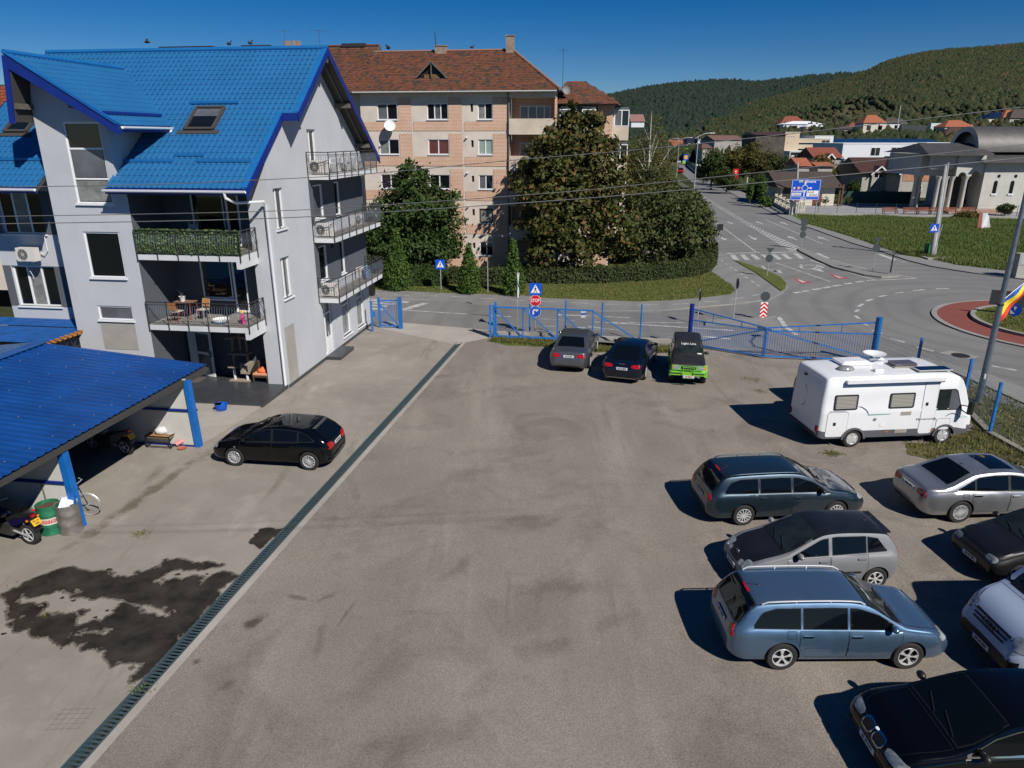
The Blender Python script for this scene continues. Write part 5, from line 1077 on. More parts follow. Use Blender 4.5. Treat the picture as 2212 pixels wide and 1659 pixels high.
pl+=[(xR,zs),(xR,ph)]; b.prism_dir([(x,.25,z)for x,z in pl],(0,.5,0)); b.box(px0,xL-.01,.6,1.2,zz(2080,Y2(640))+.3,ph-.05); b.build('arcade_beam',CHW,ch)
b=MB(); b.box(xx(X2(1540)),wallx0-.01,3.2,3.4,0,ph-.3); b.build('porch_back_wall',mat('dark_raw_wall',(.09,.085,.075),.9,var=.3),ch)
for q,yy in((1305,4.5),(1345,4.5),(1395,.9),(1470,.9),(1515,.6),(1645,.5),(1690,2.0)):
 b=MB(); x=xx(X2(q)); b.lathe([(.42,0),(.42,.25),(.3,.35),(.27,4.4),(.38,4.7),(.45,5.0)],12,(x,yy,0)); b.build('column',mat('raw_column',(.42,.40,.35),.85,var=.1),ch,40)
for q in(1930,2095):
 x=xx(X2(q)); z0=zz(2140,Y2(858)); z1=zz(2140,Y2(750)); b=MB(); b.add([(x-.28,-.015,z0),(x+.28,-.015,z0)]+[(x+.28*math.cos(math.pi*k/8),-.015,z1+.28*math.sin(math.pi*k/8))for k in range(9)],(tuple(range(11)),)); w=b.build('window',GLASS,ch)
 b=MB(); b.box(x-.4,x+.4,-.12,-.002,z0-.25,z0); b.build('sill',WHITEW,w)
 b=MB(); zc=zz(2140,Y2(687)); b.add([(x+.25+.24*math.cos(2*math.pi*k/14),-.015,zc+.24*math.sin(2*math.pi*k/14))for k in range(14)],(tuple(range(14)),)); b.build('round_window',GLASS,ch)
b=MB(); b.box(xx(X2(1420)),wallx0+3,-2.4,.3,0,.45); b.box(xx(X2(1400)),wallx0+3,-3.0,-2.4,0,.25); b.build('church_step',mat('pink_stone_step',(.32,.22,.17),.9,var=.2),ch)
# green screen fence, low wall with wire fence, benches
def screen_fence(a,c,n,h,label):
 A_,C_=G(*a),G(*c); d=C_-A_; L=d.length; t=thing('screened_fence',label,'fence',A_,math.atan2(d.y,d.x)); S_=mat('green_screen',(.012,.065,.04),.7,var=.2)
 for k in range(n):b=MB(); b.box(L*k/n+.04,L*(k+1)/n-.04,-.01,.01,.05,h); b.build('screen_panel',S_,t)
 for k in range(n+1):b=MB(); b.cyl((L*k/n,0),.04,0,h+.15,6); b.build('post',IRON,t)
screen_fence(c2v(405,958),c2v(1170,965),8,2.0,'dark green screened fence in front of the raw houses')
wl=thing('courtyard_fence','low concrete wall with thin wire fence along the meadow','fence',(0,0,0))
A_,C_=G(1725,466),G(2330,478); d=C_-A_; L=d.length; nn=Vector((-d.y,d.x,0)).normalized()*.12; b=MB(); b.bar(A_+Vector((0,0,.2)),C_+Vector((0,0,.2)),.2,.5); b.build('base_wall',GREYC,wl)
WIRE=mat('green_wire',(.05,.07,.06),.6,.3)
for k in range(15):b=MB(); p=A_+d*(k/14); b.tube([p,p+Vector((0,0,1.9))],.035,5); b.build('post',mat('green_post',(.02,.07,.04),.5),wl)
b=MB()
for z in(.6,1.0,1.4,1.8):b.bar(A_+Vector((0,0,z)),C_+Vector((0,0,z)),.012)
b.build('wire_mesh',WIRE,wl,kind='stuff')
bench0=None
for q,l in((960,'first reddish slatted bench from the left in the church yard'),(1172,'second reddish slatted bench in the church yard'),(1300,'third bench in the church yard, just left of the twin poles'),(1425,'fourth reddish bench in the yard, right behind the twin poles'),(1560,'fifth bench of the yard row, before the church porch steps'),(1755,'last reddish bench of the row, near the bushes by the church')):
 P=G(*c2v(q,1082))+Vector((0,2.0,.03))
 if bench0:dup(bench0,P,None,l); continue
 bench0=thing('park_bench',l,'bench',P,0,'benches in the church yard'); WB=mat('red_brown_slat',(.20,.055,.025),.6)
 for k in range(3):b=MB(); b.box(-1.1,1.1,-.25+k*.17,-.11+k*.17,.43,.47); b.build('slat',WB,bench0)
 for k in range(3):b=MB(); b.box(-1.1,1.1,.27+k*.03,.30+k*.03,.52+k*.16,.65+k*.16); b.build('slat',WB,bench0)
 for s in(-1,1):b=MB(); b.bar((s*.95,-.24,0),(s*.95,-.2,.43),.06); b.bar((s*.95,.24,0),(s*.95,.34,.98),.06); b.bar((s*.95,-.24,.41),(s*.95,.3,.41),.05); b.build('leg',IRON,bench0)
 # solar roofed halls, hillside houses, lorry
for k,(x0,x1)in enumerate(((455,800),(800,1130),(1130,1500))):
 bldg('hall',('leftmost','middle','rightmost')[k]+' of the three low halls with dark blue solar roofs','building',X2(x0),X2(x1),300,Y2(366),depth=40,wall=ROOFBR,roof=SOLAR,ridge=Y2(316),kind='gx',oh=.2)
def hill_house(px,py,w,d,h,rh,wallm,roofm,label,rot=0.):
 P=hit_hill(px,py); t=thing('hillside_house',label,'house',P,rot,'houses on the hillside'); b=MB(); b.box(-w/2,w/2,0,d,-2,h); b.build('wall',wallm,t)
 b=MB(); r_=w*.3; b.add([(-w/2-.5,-.5,h),(w/2+.5,-.5,h),(w/2+.5,d+.5,h),(-w/2-.5,d+.5,h),(-w/2+r_,d/2,h+rh),(w/2-r_,d/2,h+rh)],((0,1,5,4),(1,2,5),(2,3,4,5),(3,0,4))); b.build('roof',roofm,t)
 for x in(-w/4,w/4):b=MB(); b.box(x-w*.09,x+w*.09,-.06,-.002,h*.45,h*.8); b.build('window',GLASS,t)
for a in((*c2v(722,292),12,10,6.5,4.0,CREAMW,ROOFOR,'cream hillside house with orange hipped roof and big windows'),(*c2v(800,270),9,8,4,3,WHITEW,ROOFDK,'small white house with dark roof right of the orange roofed hillside house'),(*c2v(900,262),8,8,5,3,WHITEW,ROOFDK,'small white gabled house up the slope above the white building'),(*c2v(985,245),9,7,3.5,3,WHITEW,LEAD,'tiny pale house higher on the slope above the white building'),(*c2v(30,248),26,12,4.5,2,WHITEW,WHITEW,'wide white building on the slope above the beige office'),(*c2v(150,258),12,10,3.5,1.5,WHITEW,WHITEW,'second white building on the slope above the beige office'),(*c1v(1590,240),20,14,3,6,ROOFRD,ROOFRD,'steep brick red roof on the slope over the unfinished block'),(*c2v(460,285),9,8,3,2,WHITEW,ROOFDK,'low white house among bushes left of the orange roofed one'),(*c2v(570,262),12,8,3,2.5,CREAMW,ROOFRD,'low brownish house with red roof among hillside bushes'),(*c2v(1555,310),14,10,5,3.2,CREAMW,ROOFOR,'cream house with orange roof left of the church vault'),(*c2v(1560,350),13,9,3,3.5,WHITEW,ROOFBR,'white gabled house with maroon roof just left of the church vault'),(*c2v(1985,195),16,10,4,3,CREAMW,SOLAR,'hillside house with dark solar roof above the church'),(*c2v(2120,192),14,10,4,4,CREAMW,ROOFOR,'hillside house with orange roof above the church vault'),(*c2v(2190,195),14,10,4,4.5,GREYC,ROOFDK,'hillside house with black roof at the right picture edge')):hill_house(*a)
P=hit_hill(*c2v(1440,268)); lo=thing('lorry','long lorry with pale green white trailer on the hillside road','lorry',P,.0)
b=MB(); b.box(-9,9,-1.3,1.3,1.2,5); b.build('trailer',mat('lorry_white',(.55,.66,.62),.5),lo); b=MB(); b.box(9.4,12,-1.3,1.3,.8,4.2); b.build('cab',WHITE,lo)
for x in(-7,-5.5,6,11):b=MB(); b.lathe([(.001,-1.35),(.55,-1.35),(.55,1.35),(.001,1.35)],10,(x,0,.55),'y'); b.build('wheel',RUBBER,lo)
b=MB(); b.box(-24,-11,-1.2,1.2,1.0,4.0); b.box(-10.9,-10,-.6,.6,1.0,1.3); tag(b.build('lorry_trailer',mat('dark_trailer',(.04,.05,.05),.5),loc=P),'dark trailer on the hillside road left of the pale lorry','trailer')
hp=[hit_hill(*c2v(x,y))for x,y in((500,312),(760,302),(1000,292),(1270,285),(1520,262),(1700,255))]; b=MB()
for a,c in zip(hp,hp[1:]):b.bar(a+Vector((0,0,.6)),c+Vector((0,0,.6)),.4,1.4,mi=0); n_=Vector((0,8,.4)); b.quad(a+Vector((0,0,.3)),c+Vector((0,0,.3)),c+n_,a+n_,0)
b.build('hillside_road',mat('pale_road',(.25,.24,.22),.9,var=.15),kind='structure')
# ================================================================== trees, hedges, shrubs
BARK=mat('bark',(.075,.060,.048),.95,var=.35,vscale=6,bump=.5,bscale=20)
BIRCHB=mat('birch_bark',(.52,.50,.46),.8,var=.25,vscale=9)
LF_PLUM=leaf_mat('plum_leaf',((.040,.062,.015),(.092,.115,.032),(.10,.088,.030),(.15,.095,.035)),.65,.22,.35)
LF_DARK=leaf_mat('dark_leaf',((.022,.046,.012),(.062,.10,.026),(.045,.075,.02)),.65,.2,.4)
LF_BUSH=leaf_mat('bush_leaf',((.034,.055,.018),(.085,.11,.036),(.068,.082,.03),(.12,.105,.042)),.65,.2,.4)
LF_THUJA=leaf_mat('thuja_leaf',((.042,.088,.017),(.085,.15,.03),(.055,.105,.022),(.095,.13,.03)),.7,.15,.9)
LF_BIRCH=leaf_mat('birch_leaf',((.075,.090,.028),(.13,.13,.045),(.14,.115,.042)),.7,.3,.3)
LF_YEL=leaf_mat('yellowing_leaf',((.055,.066,.016),(.11,.105,.025),(.125,.092,.028),(.16,.125,.026)),.7,.2,.1)
LF_CHEST=leaf_mat('chestnut_leaf',((.022,.046,.012),(.056,.085,.022),(.072,.082,.022)),.7,.2,.12)
LF_HEDGE=leaf_mat('hedge_leaf',((.026,.048,.014),(.060,.085,.025),(.08,.085,.032)),.7,.15,.7)
def leaves(blobs,n,size,seed,shell=.55,clump=.09,nclump=None,up=.35,box=None):
 r=np.random.default_rng(seed); B=np.array(blobs,float); vol=B[:,3]*B[:,4]*B[:,5]; pr=vol**.8; pr/=pr.sum()
 nc=nclump or max(40,n//45); k=r.choice(len(B),nc,p=pr); d=r.normal(size=(nc,3)); d/=np.linalg.norm(d,axis=1)[:,None]
 rad=(shell+(1-shell)*r.random(nc)**.6)*r.uniform(.86,1.10,nc); cc=B[k,:3]+d*rad[:,None]*B[k,3:6]; cd_=d
 j=r.integers(0,nc,n); cs=clump*(B[k[j],3:6].mean(1))[:,None]
 p=cc[j]+r.normal(size=(n,3))*cs*np.array([1,1,.75]); nrm=cd_[j]*.8+r.normal(size=(n,3))*.75+np.array([0,0,up]); nrm/=np.linalg.norm(nrm,axis=1)[:,None]
 a=np.cross(nrm,r.normal(size=(n,3))); a/=np.linalg.norm(a,axis=1)[:,None]+1e-9; b_=np.cross(nrm,a); s=size*r.uniform(.6,1.35,(n,1))
 V=np.stack([p-a*s,p+b_*s*.55,p+a*s,p-b_*s*.55],1); V[:,1]+=nrm*s*.15; V[:,3]+=nrm*s*.15
 V[...,2]=np.maximum(V[...,2],.02)
 return V.reshape(-1,3),np.arange(4*n).reshape(-1,4)
def tree(name,label,P,blobs,n,size,lm,trunk=None,bark=None,cat='tree',group=None,seed=1,tr=.22,limbs=7,**kw):
 t=thing(name,label,cat,P,0,group); V,F=leaves(blobs,n,size,seed,**kw); obj('crown',np_mesh('crown',V,F,lm),t)
 if trunk:
  r=random.Random(seed); b=MB(); top=Vector(trunk); mid=top*.5+Vector((r.uniform(-.2,.2),r.uniform(-.2,.2),0))
  b.tube([(0,0,-.1),(mid.x*.5,mid.y*.5,mid.z*.5),mid,top],[tr*1.3,tr,tr*.75,tr*.3],8)
  for k in range(limbs):
   q=blobs[k%len(blobs)]; s=Vector((mid.x,mid.y,mid.z*(.55+.6*k/limbs))); e=Vector(q[:3])+Vector((r.uniform(-.6,.6)*q[3],r.uniform(-.6,.6)*q[4],r.uniform(0,.6)*q[5]))
   b.tube([s,(s+e)/2+Vector((0,0,.25)),e],[tr*.42,tr*.28,tr*.08],5)
  b.build('trunk',bark or BARK,t,60)
 return t
P=G(1235,603)
tree('plum_tree','tall ragged plum tree with reddish brown leaves before the right end of the brick block',P,[(.2,.5,9.0,2.3,2.0,3.2),(-2.0,.2,7.4,2.4,2.2,3.6),(1.7,.2,7.2,2.3,2.2,3.4),(-.4,-.8,5.0,3.2,2.3,3.0),(2.6,.3,3.6,2.2,2.0,2.3),(-2.9,.3,4.0,1.6,1.8,2.2),(-.9,-.6,2.2,3.0,2.0,1.6),(1.5,.4,10.6,1.2,1.2,1.7),(-1.2,.3,10.6,1.1,1.1,1.5),(-.1,.3,11.6,.7,.7,1.4),(2.9,.3,9.2,.9,.9,1.0),(-3.6,.2,9.4,.8,.8,.9),(-3.2,0,8.3,1.0,.9,.8)],21000,.19,LF_PLUM,(.3,.3,11),seed=5,tr=.2,limbs=10,clump=.14,shell=.4,nclump=430)
P=G(893,606)
tree('broadleaf_tree','round dense dark green tree in front of the left part of the brick block',P,[(.3,.5,5.2,2.5,2.2,2.9),(-1.7,.4,4.0,2.0,1.9,2.3),(2.1,.3,4.6,1.7,1.6,2.3),(.8,-.2,2.4,2.6,1.9,1.7),(.1,.6,7.4,1.3,1.3,1.4),(2.2,.2,2.6,1.3,1.3,1.4)],16000,.16,LF_DARK,(.2,.3,6.5),seed=7,clump=.14,shell=.45,nclump=420)
P=G(822,612)
tree('shrub','dark spreading shrub between the grey house and the tallest thuja',P,[(0,1.2,2.3,2.0,1.8,2.0),(-1.5,2,3.2,1.5,1.5,1.6)],7000,.12,LF_DARK,(0,1.2,2.5),cat='shrub',seed=8)
for k,(px,py,top,w,l)in enumerate(((860,624,503,42,'tallest and broadest thuja cone, nearest the grey house'),(1014,632,530,31,'middle thuja cone in front of the brick block'),(1109,636,520,29,'slimmest thuja cone, left of the plum tree'))):
 P=G(px,py,.07); h=at_depth(px,top,P.y).z; r_=w/2/1534*(P.y*.945+3.4)*1.22
 bl=[(0,0,h*s,r_*(1.0-.82*max(0,s-.22)/.78)*(.75+.25*min(1,s/.2)),r_*(1.0-.82*max(0,s-.22)/.78),h*.10)for s in(.07,.16,.26,.36,.46,.56,.66,.76,.85,.93)]
 tree('thuja',l,P,bl,9000,.085,LF_THUJA,(0,0,h*.6),cat='conifer',group='clipped thuja cones on the lawn',seed=20+k,tr=.07,limbs=0,clump=.3,shell=.8,up=.1,nclump=1500)
def hedge(name,label,pts,w,h,n,m,seed):
 r=np.random.default_rng(seed); P_=[Vector(p)for p in pts]; seg=[(b_-a).length for a,b_ in zip(P_,P_[1:])]; Lt=sum(seg); t=thing(name,label,'hedge',P_[0],0)
 s=r.random(n)*Lt; V=[]; pos=np.zeros((n,3)); nr=np.zeros((n,3)); acc=0; side=r.random(n); off=r.uniform(-1,1,n); hh=r.random(n); wob=1+.06*np.sin(s*2.3)+.05*np.sin(s*5.1+1)
 for(a,b_,L)in zip(P_,P_[1:],seg):
  k=(s>=acc)&(s<acc+L); d=np.array((b_-a)/L); nn=np.array([d[1],-d[0],0]); base=np.array(a-P_[0])+d*(s[k]-acc)[:,None]; tp=side[k]<.38; sg=np.where(side[k]<.72,1,-1)
  lat=np.where(tp,off[k]*w/2,sg*w/2)*wob[k]; z=np.where(tp,h,h*hh[k])*wob[k]
  pos[k]=base+nn*lat[:,None]+np.array([0,0,1])*z[:,None]; nr[k]=np.where(tp[:,None],np.array([0,0,1.]),nn*sg[:,None]); acc+=L
 pos+=r.normal(0,.06,(n,3)); nr+=r.normal(0,.55,(n,3)); nr/=np.linalg.norm(nr,axis=1)[:,None]; a=np.cross(nr,r.normal(size=(n,3))); a/=np.linalg.norm(a,axis=1)[:,None]; b2=np.cross(nr,a); q=r.uniform(.05,.11,(n,1))
 Vv=np.stack([pos-a*q,pos+b2*q*.6,pos+a*q,pos-b2*q*.6],1).reshape(-1,3); Vv[:,2]=np.maximum(Vv[:,2],.01); obj('leaves',np_mesh('leaves',Vv,np.arange(4*n).reshape(-1,4),m),t)
 b=MB(); q=[p-P_[0]for p in P_]
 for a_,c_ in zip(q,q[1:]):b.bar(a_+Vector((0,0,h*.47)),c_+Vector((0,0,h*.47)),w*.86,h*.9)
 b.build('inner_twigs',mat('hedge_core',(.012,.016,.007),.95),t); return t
hedge('hedge','low dark clipped hedge to the right of the tallest thuja',[G(884,617),G(966,616)],1.2,1.35,5000,LF_DARK,1)
hedge('hedge','lower yellowish hedge between two thuja cones behind the bare post',[G(972,613),G(1100,616)],1.0,1.1,5000,LF_HEDGE,2)
hedge('hedge','long clipped hedge curving round the lawn corner under the plum tree',[G(1120,610),G(1200,612),G(1300,611),G(1400,605),G(1470,599),G(1508,592),G(1528,574),G(1530,552)],1.3,1.15,16000,LF_HEDGE,3)
P=G(1436,575)
tree('bush_thicket','wide dark evergreen thicket behind the hedge at the street corner',P,[(-1.8,1,2.4,2.2,2,2.3),(1.0,.8,3.0,2.6,2.2,2.8),(2.6,1.6,2.0,1.7,1.9,1.9),(-.3,2,4.3,2.2,2,2.0),(-3.3,1.6,2.0,1.5,1.5,1.9)],17000,.16,LF_BUSH,(0,1,3),cat='shrub',seed=31,clump=.14,nclump=430)
P=G(1490,545)
tree('roadside_shrub','loose grey green shrub leaning to the avenue behind the street corner',P,[(0,0,2.8,2.0,2.2,2.6),(-1.5,3,3.2,2.2,2.2,2.6),(.6,5,3.4,1.8,2.2,2.4)],13000,.15,LF_BUSH,(0,0,3),cat='shrub',seed=32)
P=G(1390,505)
tree('shrub','brownish undergrowth shrub at the foot of the birch',P,[(-1,0,3.0,2.4,2.2,2.8),(2.4,3,3.2,2.4,2.2,3.0)],12000,.16,LF_PLUM,(0,0,3),cat='shrub',seed=33)
# birch
P=G(1395,470); hb=at_depth(1408,240,P.y).z
bt=thing('birch_tree','slender white stemmed birch with thin yellowish leaves','tree',P)
b=MB(); lean_=at_depth(1408,240,P.y).x-P.x
b.tube([(0,0,0),(.25,0,hb*.25),(lean_*.45,0,hb*.5),(lean_*.85,0,hb*.78),(lean_,0,hb)],[.24,.19,.13,.07,.015],8)
for z0,dx,dz,r_ in((.30,2.9,5.0,.10),(.38,-2.1,3.6,.07),(.34,-1.0,4.4,.06),(.5,1.3,3.4,.06),(.52,-1.3,3.0,.05),(.62,.9,2.8,.045),(.46,.6,4.6,.05),(.26,-2.4,4.2,.06),(.7,-.8,2.2,.03)):
 s=Vector((lean_*z0,0,hb*z0)); b.tube([s,s+Vector((dx*.45,rnd.uniform(-.5,.5),dz*.45)),s+Vector((dx,rnd.uniform(-1,1),dz))],[r_,r_*.7,r_*.2],5)
b.build('trunk',BIRCHB,bt,60)
V,F=leaves([(.2,0,hb*.5,3.3,2.6,3.6),(.6,0,hb*.72,2.0,1.8,3.2),(.3,0,hb*.35,3.6,2.8,2.6),(.7,0,hb*.88,1.0,1.0,1.8),(-1.6,0,hb*.55,1.8,1.8,2.4)],6500,.13,40,.3,.2,up=.1,nclump=500); V[:,1]+=1.2; obj('crown',np_mesh('crown',V,F,LF_BIRCH),bt)
def simple_tree(px,pyb,pyt,wpx,lm,label,name='tree',n=4500,cat='tree',group=None,seed=1,hole=.45,depth=None,squash=1.,blobs=5,size=None,Y=None):
 P=G(px,pyb)if Y is None else Vector((at_depth(px,pyb,Y).x,Y,0)); h=at_depth(px,pyt,P.y).z; r_=wpx/2/1534*(P.y*.945+3.4); q=random.Random(seed); bl=[(0,0,h*.60,r_*.75,r_*.7,h*.38)]
 for k in range(blobs):
  a=6.283*k/blobs+q.random(); bl.append((r_*.55*math.cos(a),r_*.5*math.sin(a),h*q.uniform(.30,.72),r_*q.uniform(.35,.55),r_*.5,h*q.uniform(.16,.26)))
 return tree(name,label,P,bl,n,size or max(.14,r_*.075),lm,(0,0,h*.55),cat=cat,group=group,seed=seed,tr=max(.08,r_*.06),limbs=4,clump=.2,shell=.4,nclump=max(120,n//18))
g_='broadleaf trees along the far side of the avenue'
for a in((1535,410,318,62,LF_CHEST,'dark chestnut tree beside the avenue, left of the blue direction board'),(1518,396,352,34,LF_CHEST,'small dark tree at the avenue bend below the chestnut'),(1588,402,312,62,LF_YEL,'yellowish green tree behind the far blue direction board'),(1622,408,305,60,LF_YEL,'tall yellowing tree above the red roadside advert'),(1655,415,322,62,LF_PLUM,'brownish tree right of the red roadside advert'),(1692,420,332,60,LF_BUSH,'greyish tree left of the cream roadside house'),(1568,418,362,50,LF_CHEST,'low dark tree behind the leaning concrete pole'),(1640,432,372,44,LF_BUSH,'dark shady tree behind the roadside thujas'),(1700,400,345,40,LF_YEL,'small yellowish tree beside the cream house gable')):
 simple_tree(*a[:5],a[5],group=g_,seed=50+a[0],n=5200)
for k,a in enumerate(((1618,440,385,14,LF_THUJA,'left dark thuja of the pair by the avenue'),(1642,446,380,20,LF_THUJA,'right broader thuja of the pair by the avenue'))):simple_tree(*a[:5],a[5],'thuja',2600,'conifer','thujas by the avenue',70+k,blobs=3)
for k,a in enumerate(((1654,448,424,26,LF_THUJA,'round clipped bush at the end of the roadside thujas'),(1622,435,415,20,LF_THUJA,'small round bush between the roadside thujas'),(2092,452,408,52,LF_BUSH,'brownish bush in front of the church porch steps'),(2185,455,413,44,LF_DARK,'dark clipped laurel against the church wall'),(2168,466,440,40,LF_BUSH,'low bush mound by the yard wall near the church'),(2090,474,458,60,LF_YEL,'yellow flowering weeds heap at the meadow edge'),(1912,437,412,0.1+34,LF_BUSH,'small shrub at the corner of the left raw house'),(1840,428,388,32,LF_DARK,'green shrub between cream house and raw house'),(1775,350,332,70,LF_YEL,'yellowish bushes below the red brown roof'),(1735,345,322,60,LF_BUSH,'dark bushes below the beige office'),(1815,372,345,50,LF_BUSH,'bushes at the foot of the white building'),(2008,425,405,26,LF_PLUM,'thin leafless shrub beside the right raw house'),(2052,335,312,40,LF_DARK,'dark trees left of the church vault'))):
 kw={}if a[1]>400 else{'Y':{1775:140,1735:160,1815:150,2052:160}[a[0]]}
 simple_tree(*a[:5],a[5],'shrub',2600,'shrub',None,90+k,blobs=4,**kw)
for k,(px,pt,w,Y,lm)in enumerate(((1345,335,60,100,LF_PLUM),(1375,318,60,115,LF_YEL),(1410,312,70,120,LF_BUSH),(1440,322,60,112,LF_PLUM),(1462,335,36,125,LF_BIRCH),(1360,290,50,150,LF_BUSH),(1430,345,50,95,LF_BUSH))):
 simple_tree(px,0,pt,w,lm,('brownish tree at the corner of the brick wing','yellowish tree just left of the birch stem','greyish tree right behind the birch','brown tinged tree right of the birch','thin pale tree at the kerb of the avenue','darker tree farther behind the birch','low bushy tree under the right birch limb')[k],'tree',4500,'tree','trees behind the birch',110+k,Y=Y)
simple_tree(1350,0,470,40,LF_DARK,'dark bush hugging the brick wing corner','shrub',2500,'shrub',None,130,Y=62)
# plants along the left street end
rose=[(c2v(240,985),.9,'small round rose bush before the cream house door'),(c2v(470,980),.9,'small reddish rose bush before the green screen fence')]
for k,(p,h,l)in enumerate(rose):
 P=G(*p); tree('rose_bush',l,P,[(0,0,1.0,.6,.6,.6)],350,.1,LF_DARK if k==0 else LF_PLUM,(0,0,.9),cat='shrub',seed=140+k,tr=.04,limbs=3)
 # ================================================================== vehicles
def paint(name,rgb,metal=.0,rough=.28,coat=1.0,dust=.12,spec=.5):
 m=bpy.data.materials.new(name); t=NT(m); b=t.b
 t.color(t.mix(t.ramp(t.noise(1.6,5,.65),.45,.8,0,dust),rgb,tuple(min(1,c+.06)for c in rgb)))
 b.inputs['Metallic'].default_value=metal; t.set(b.inputs['Roughness'],t.ramp(t.noise(3,4,.6),.3,.8,rough,rough+.12))
 b.inputs['Specular IOR Level'].default_value=spec; b.inputs['Coat Weight'].default_value=coat; t.set(b.inputs['Coat Roughness'],t.ramp(t.noise(5,4,.6),.4,.8,.03,.12)); return m
CARGLASS=mat('car_glass',(.003,.0045,.006),.03,spec=.32,coat=0)
CARGLASS2=mat('pale_car_glass',(.016,.022,.022),.05,spec=.4,var=.5,vscale=2.2)
TRIM=mat('black_trim',(.010,.010,.011),.45); CHROME=mat('chrome',(.55,.56,.57),.12,1.0); RIM=mat('alloy',(.60,.61,.62),.3,.35); RIMD=mat('brake_dark',(.012,.012,.012),.7)
LAMP=mat('headlamp_glass',(.30,.33,.33),.06,.2,spec=.8,var=.5,vscale=9); TAIL=mat('tail_lamp_red',(.36,.006,.010),.08,spec=.8,var=.35,vscale=8); AMBER=mat('amber_lens',(.6,.16,.01),.2)
PLATEW=mat('plate_white',(.62,.63,.62),.5); PLATEB=mat('plate_blue',(.01,.04,.35),.5); INK=mat('plate_ink',(.012,.012,.014),.6); PLATEY=mat('plate_yellow',(.75,.42,.02),.5)
def wheel_meshes(r,w,style,key):
 b=MB(); b.lathe([(.60*r,-w*.42),(.72*r,-w*.5),(.93*r,-w*.5),(.985*r,-w*.42),(r,-w*.3),(r,w*.3),(.985*r,w*.42),(.93*r,w*.5),(.72*r,w*.5),(.60*r,w*.42)],28,axis='y')
 ty=b.mesh('wheel',RUBBER,40)
 b=MB(); ro=.665*r; y=w*.5
 b.lathe([(ro,y*.95),(ro*.97,y*1.03),(ro*.90,y*.98),(ro*.88,y*.55)],28,axis='y',mi=0); b.lathe([(ro*.9,y*.35),(.01,y*.35)],20,axis='y',mi=1)
 kind,n=style
 for k in range(n):
  a=2*math.pi*k/n; d=Vector((math.cos(a),0,math.sin(a))); q=Vector((-math.sin(a),0,math.cos(a)))
  if kind=='split':
   for s in(-1,1):b.bar(d*ro*.16+q*s*.006+Vector((0,y*.86,0)),d*ro*.93+q*s*ro*.13+Vector((0,y*.92,0)),ro*.075,.03,up=(0,1,0))
  elif kind=='fat':
   b.add([d*ro*.15+q*ro*.10+Vector((0,y*.86,0)),d*ro*.15-q*ro*.10+Vector((0,y*.86,0)),d*ro*.94-q*ro*.24+Vector((0,y*.95,0)),d*ro*.94+q*ro*.24+Vector((0,y*.95,0)),d*ro*.94-q*ro*.2+Vector((0,y*.5,0)),d*ro*.94+q*ro*.2+Vector((0,y*.5,0)),d*ro*.5-q*ro*.09+Vector((0,y*.96,0)),d*ro*.5+q*ro*.09+Vector((0,y*.96,0))],((0,7,6,1),(7,3,2,6),(2,3,5,4)))
  elif kind=='cross':
   b.bar(d*ro*.2+Vector((0,y*.84,0)),(d*math.cos(.22)+q*math.sin(.22))*ro*.93+Vector((0,y*.92,0)),ro*.05,.02,up=(0,1,0)); b.bar(d*ro*.2+Vector((0,y*.84,0)),(d*math.cos(.22)-q*math.sin(.22))*ro*.93+Vector((0,y*.925,0)),ro*.05,.02,up=(0,1,0))
  else:b.bar(d*ro*.16+Vector((0,y*.86,0)),d*ro*.93+Vector((0,y*.93,0)),ro*.13,.03,up=(0,1,0))
 if kind=='disc':b.lathe([(ro*.9,y*.8),(ro*.5,y*.95),(.01,y*.98)],20,axis='y')
 b.lathe([(ro*.22,y*.7),(ro*.22,y*.92),(ro*.16,y*.97),(.005,y*.97)],14,axis='y')
 return ty,b.mesh('rim',[RIM,RIMD],35)
def lin(n,a,c):return[a+(c-a)*i/(n-1)for i in range(n)]
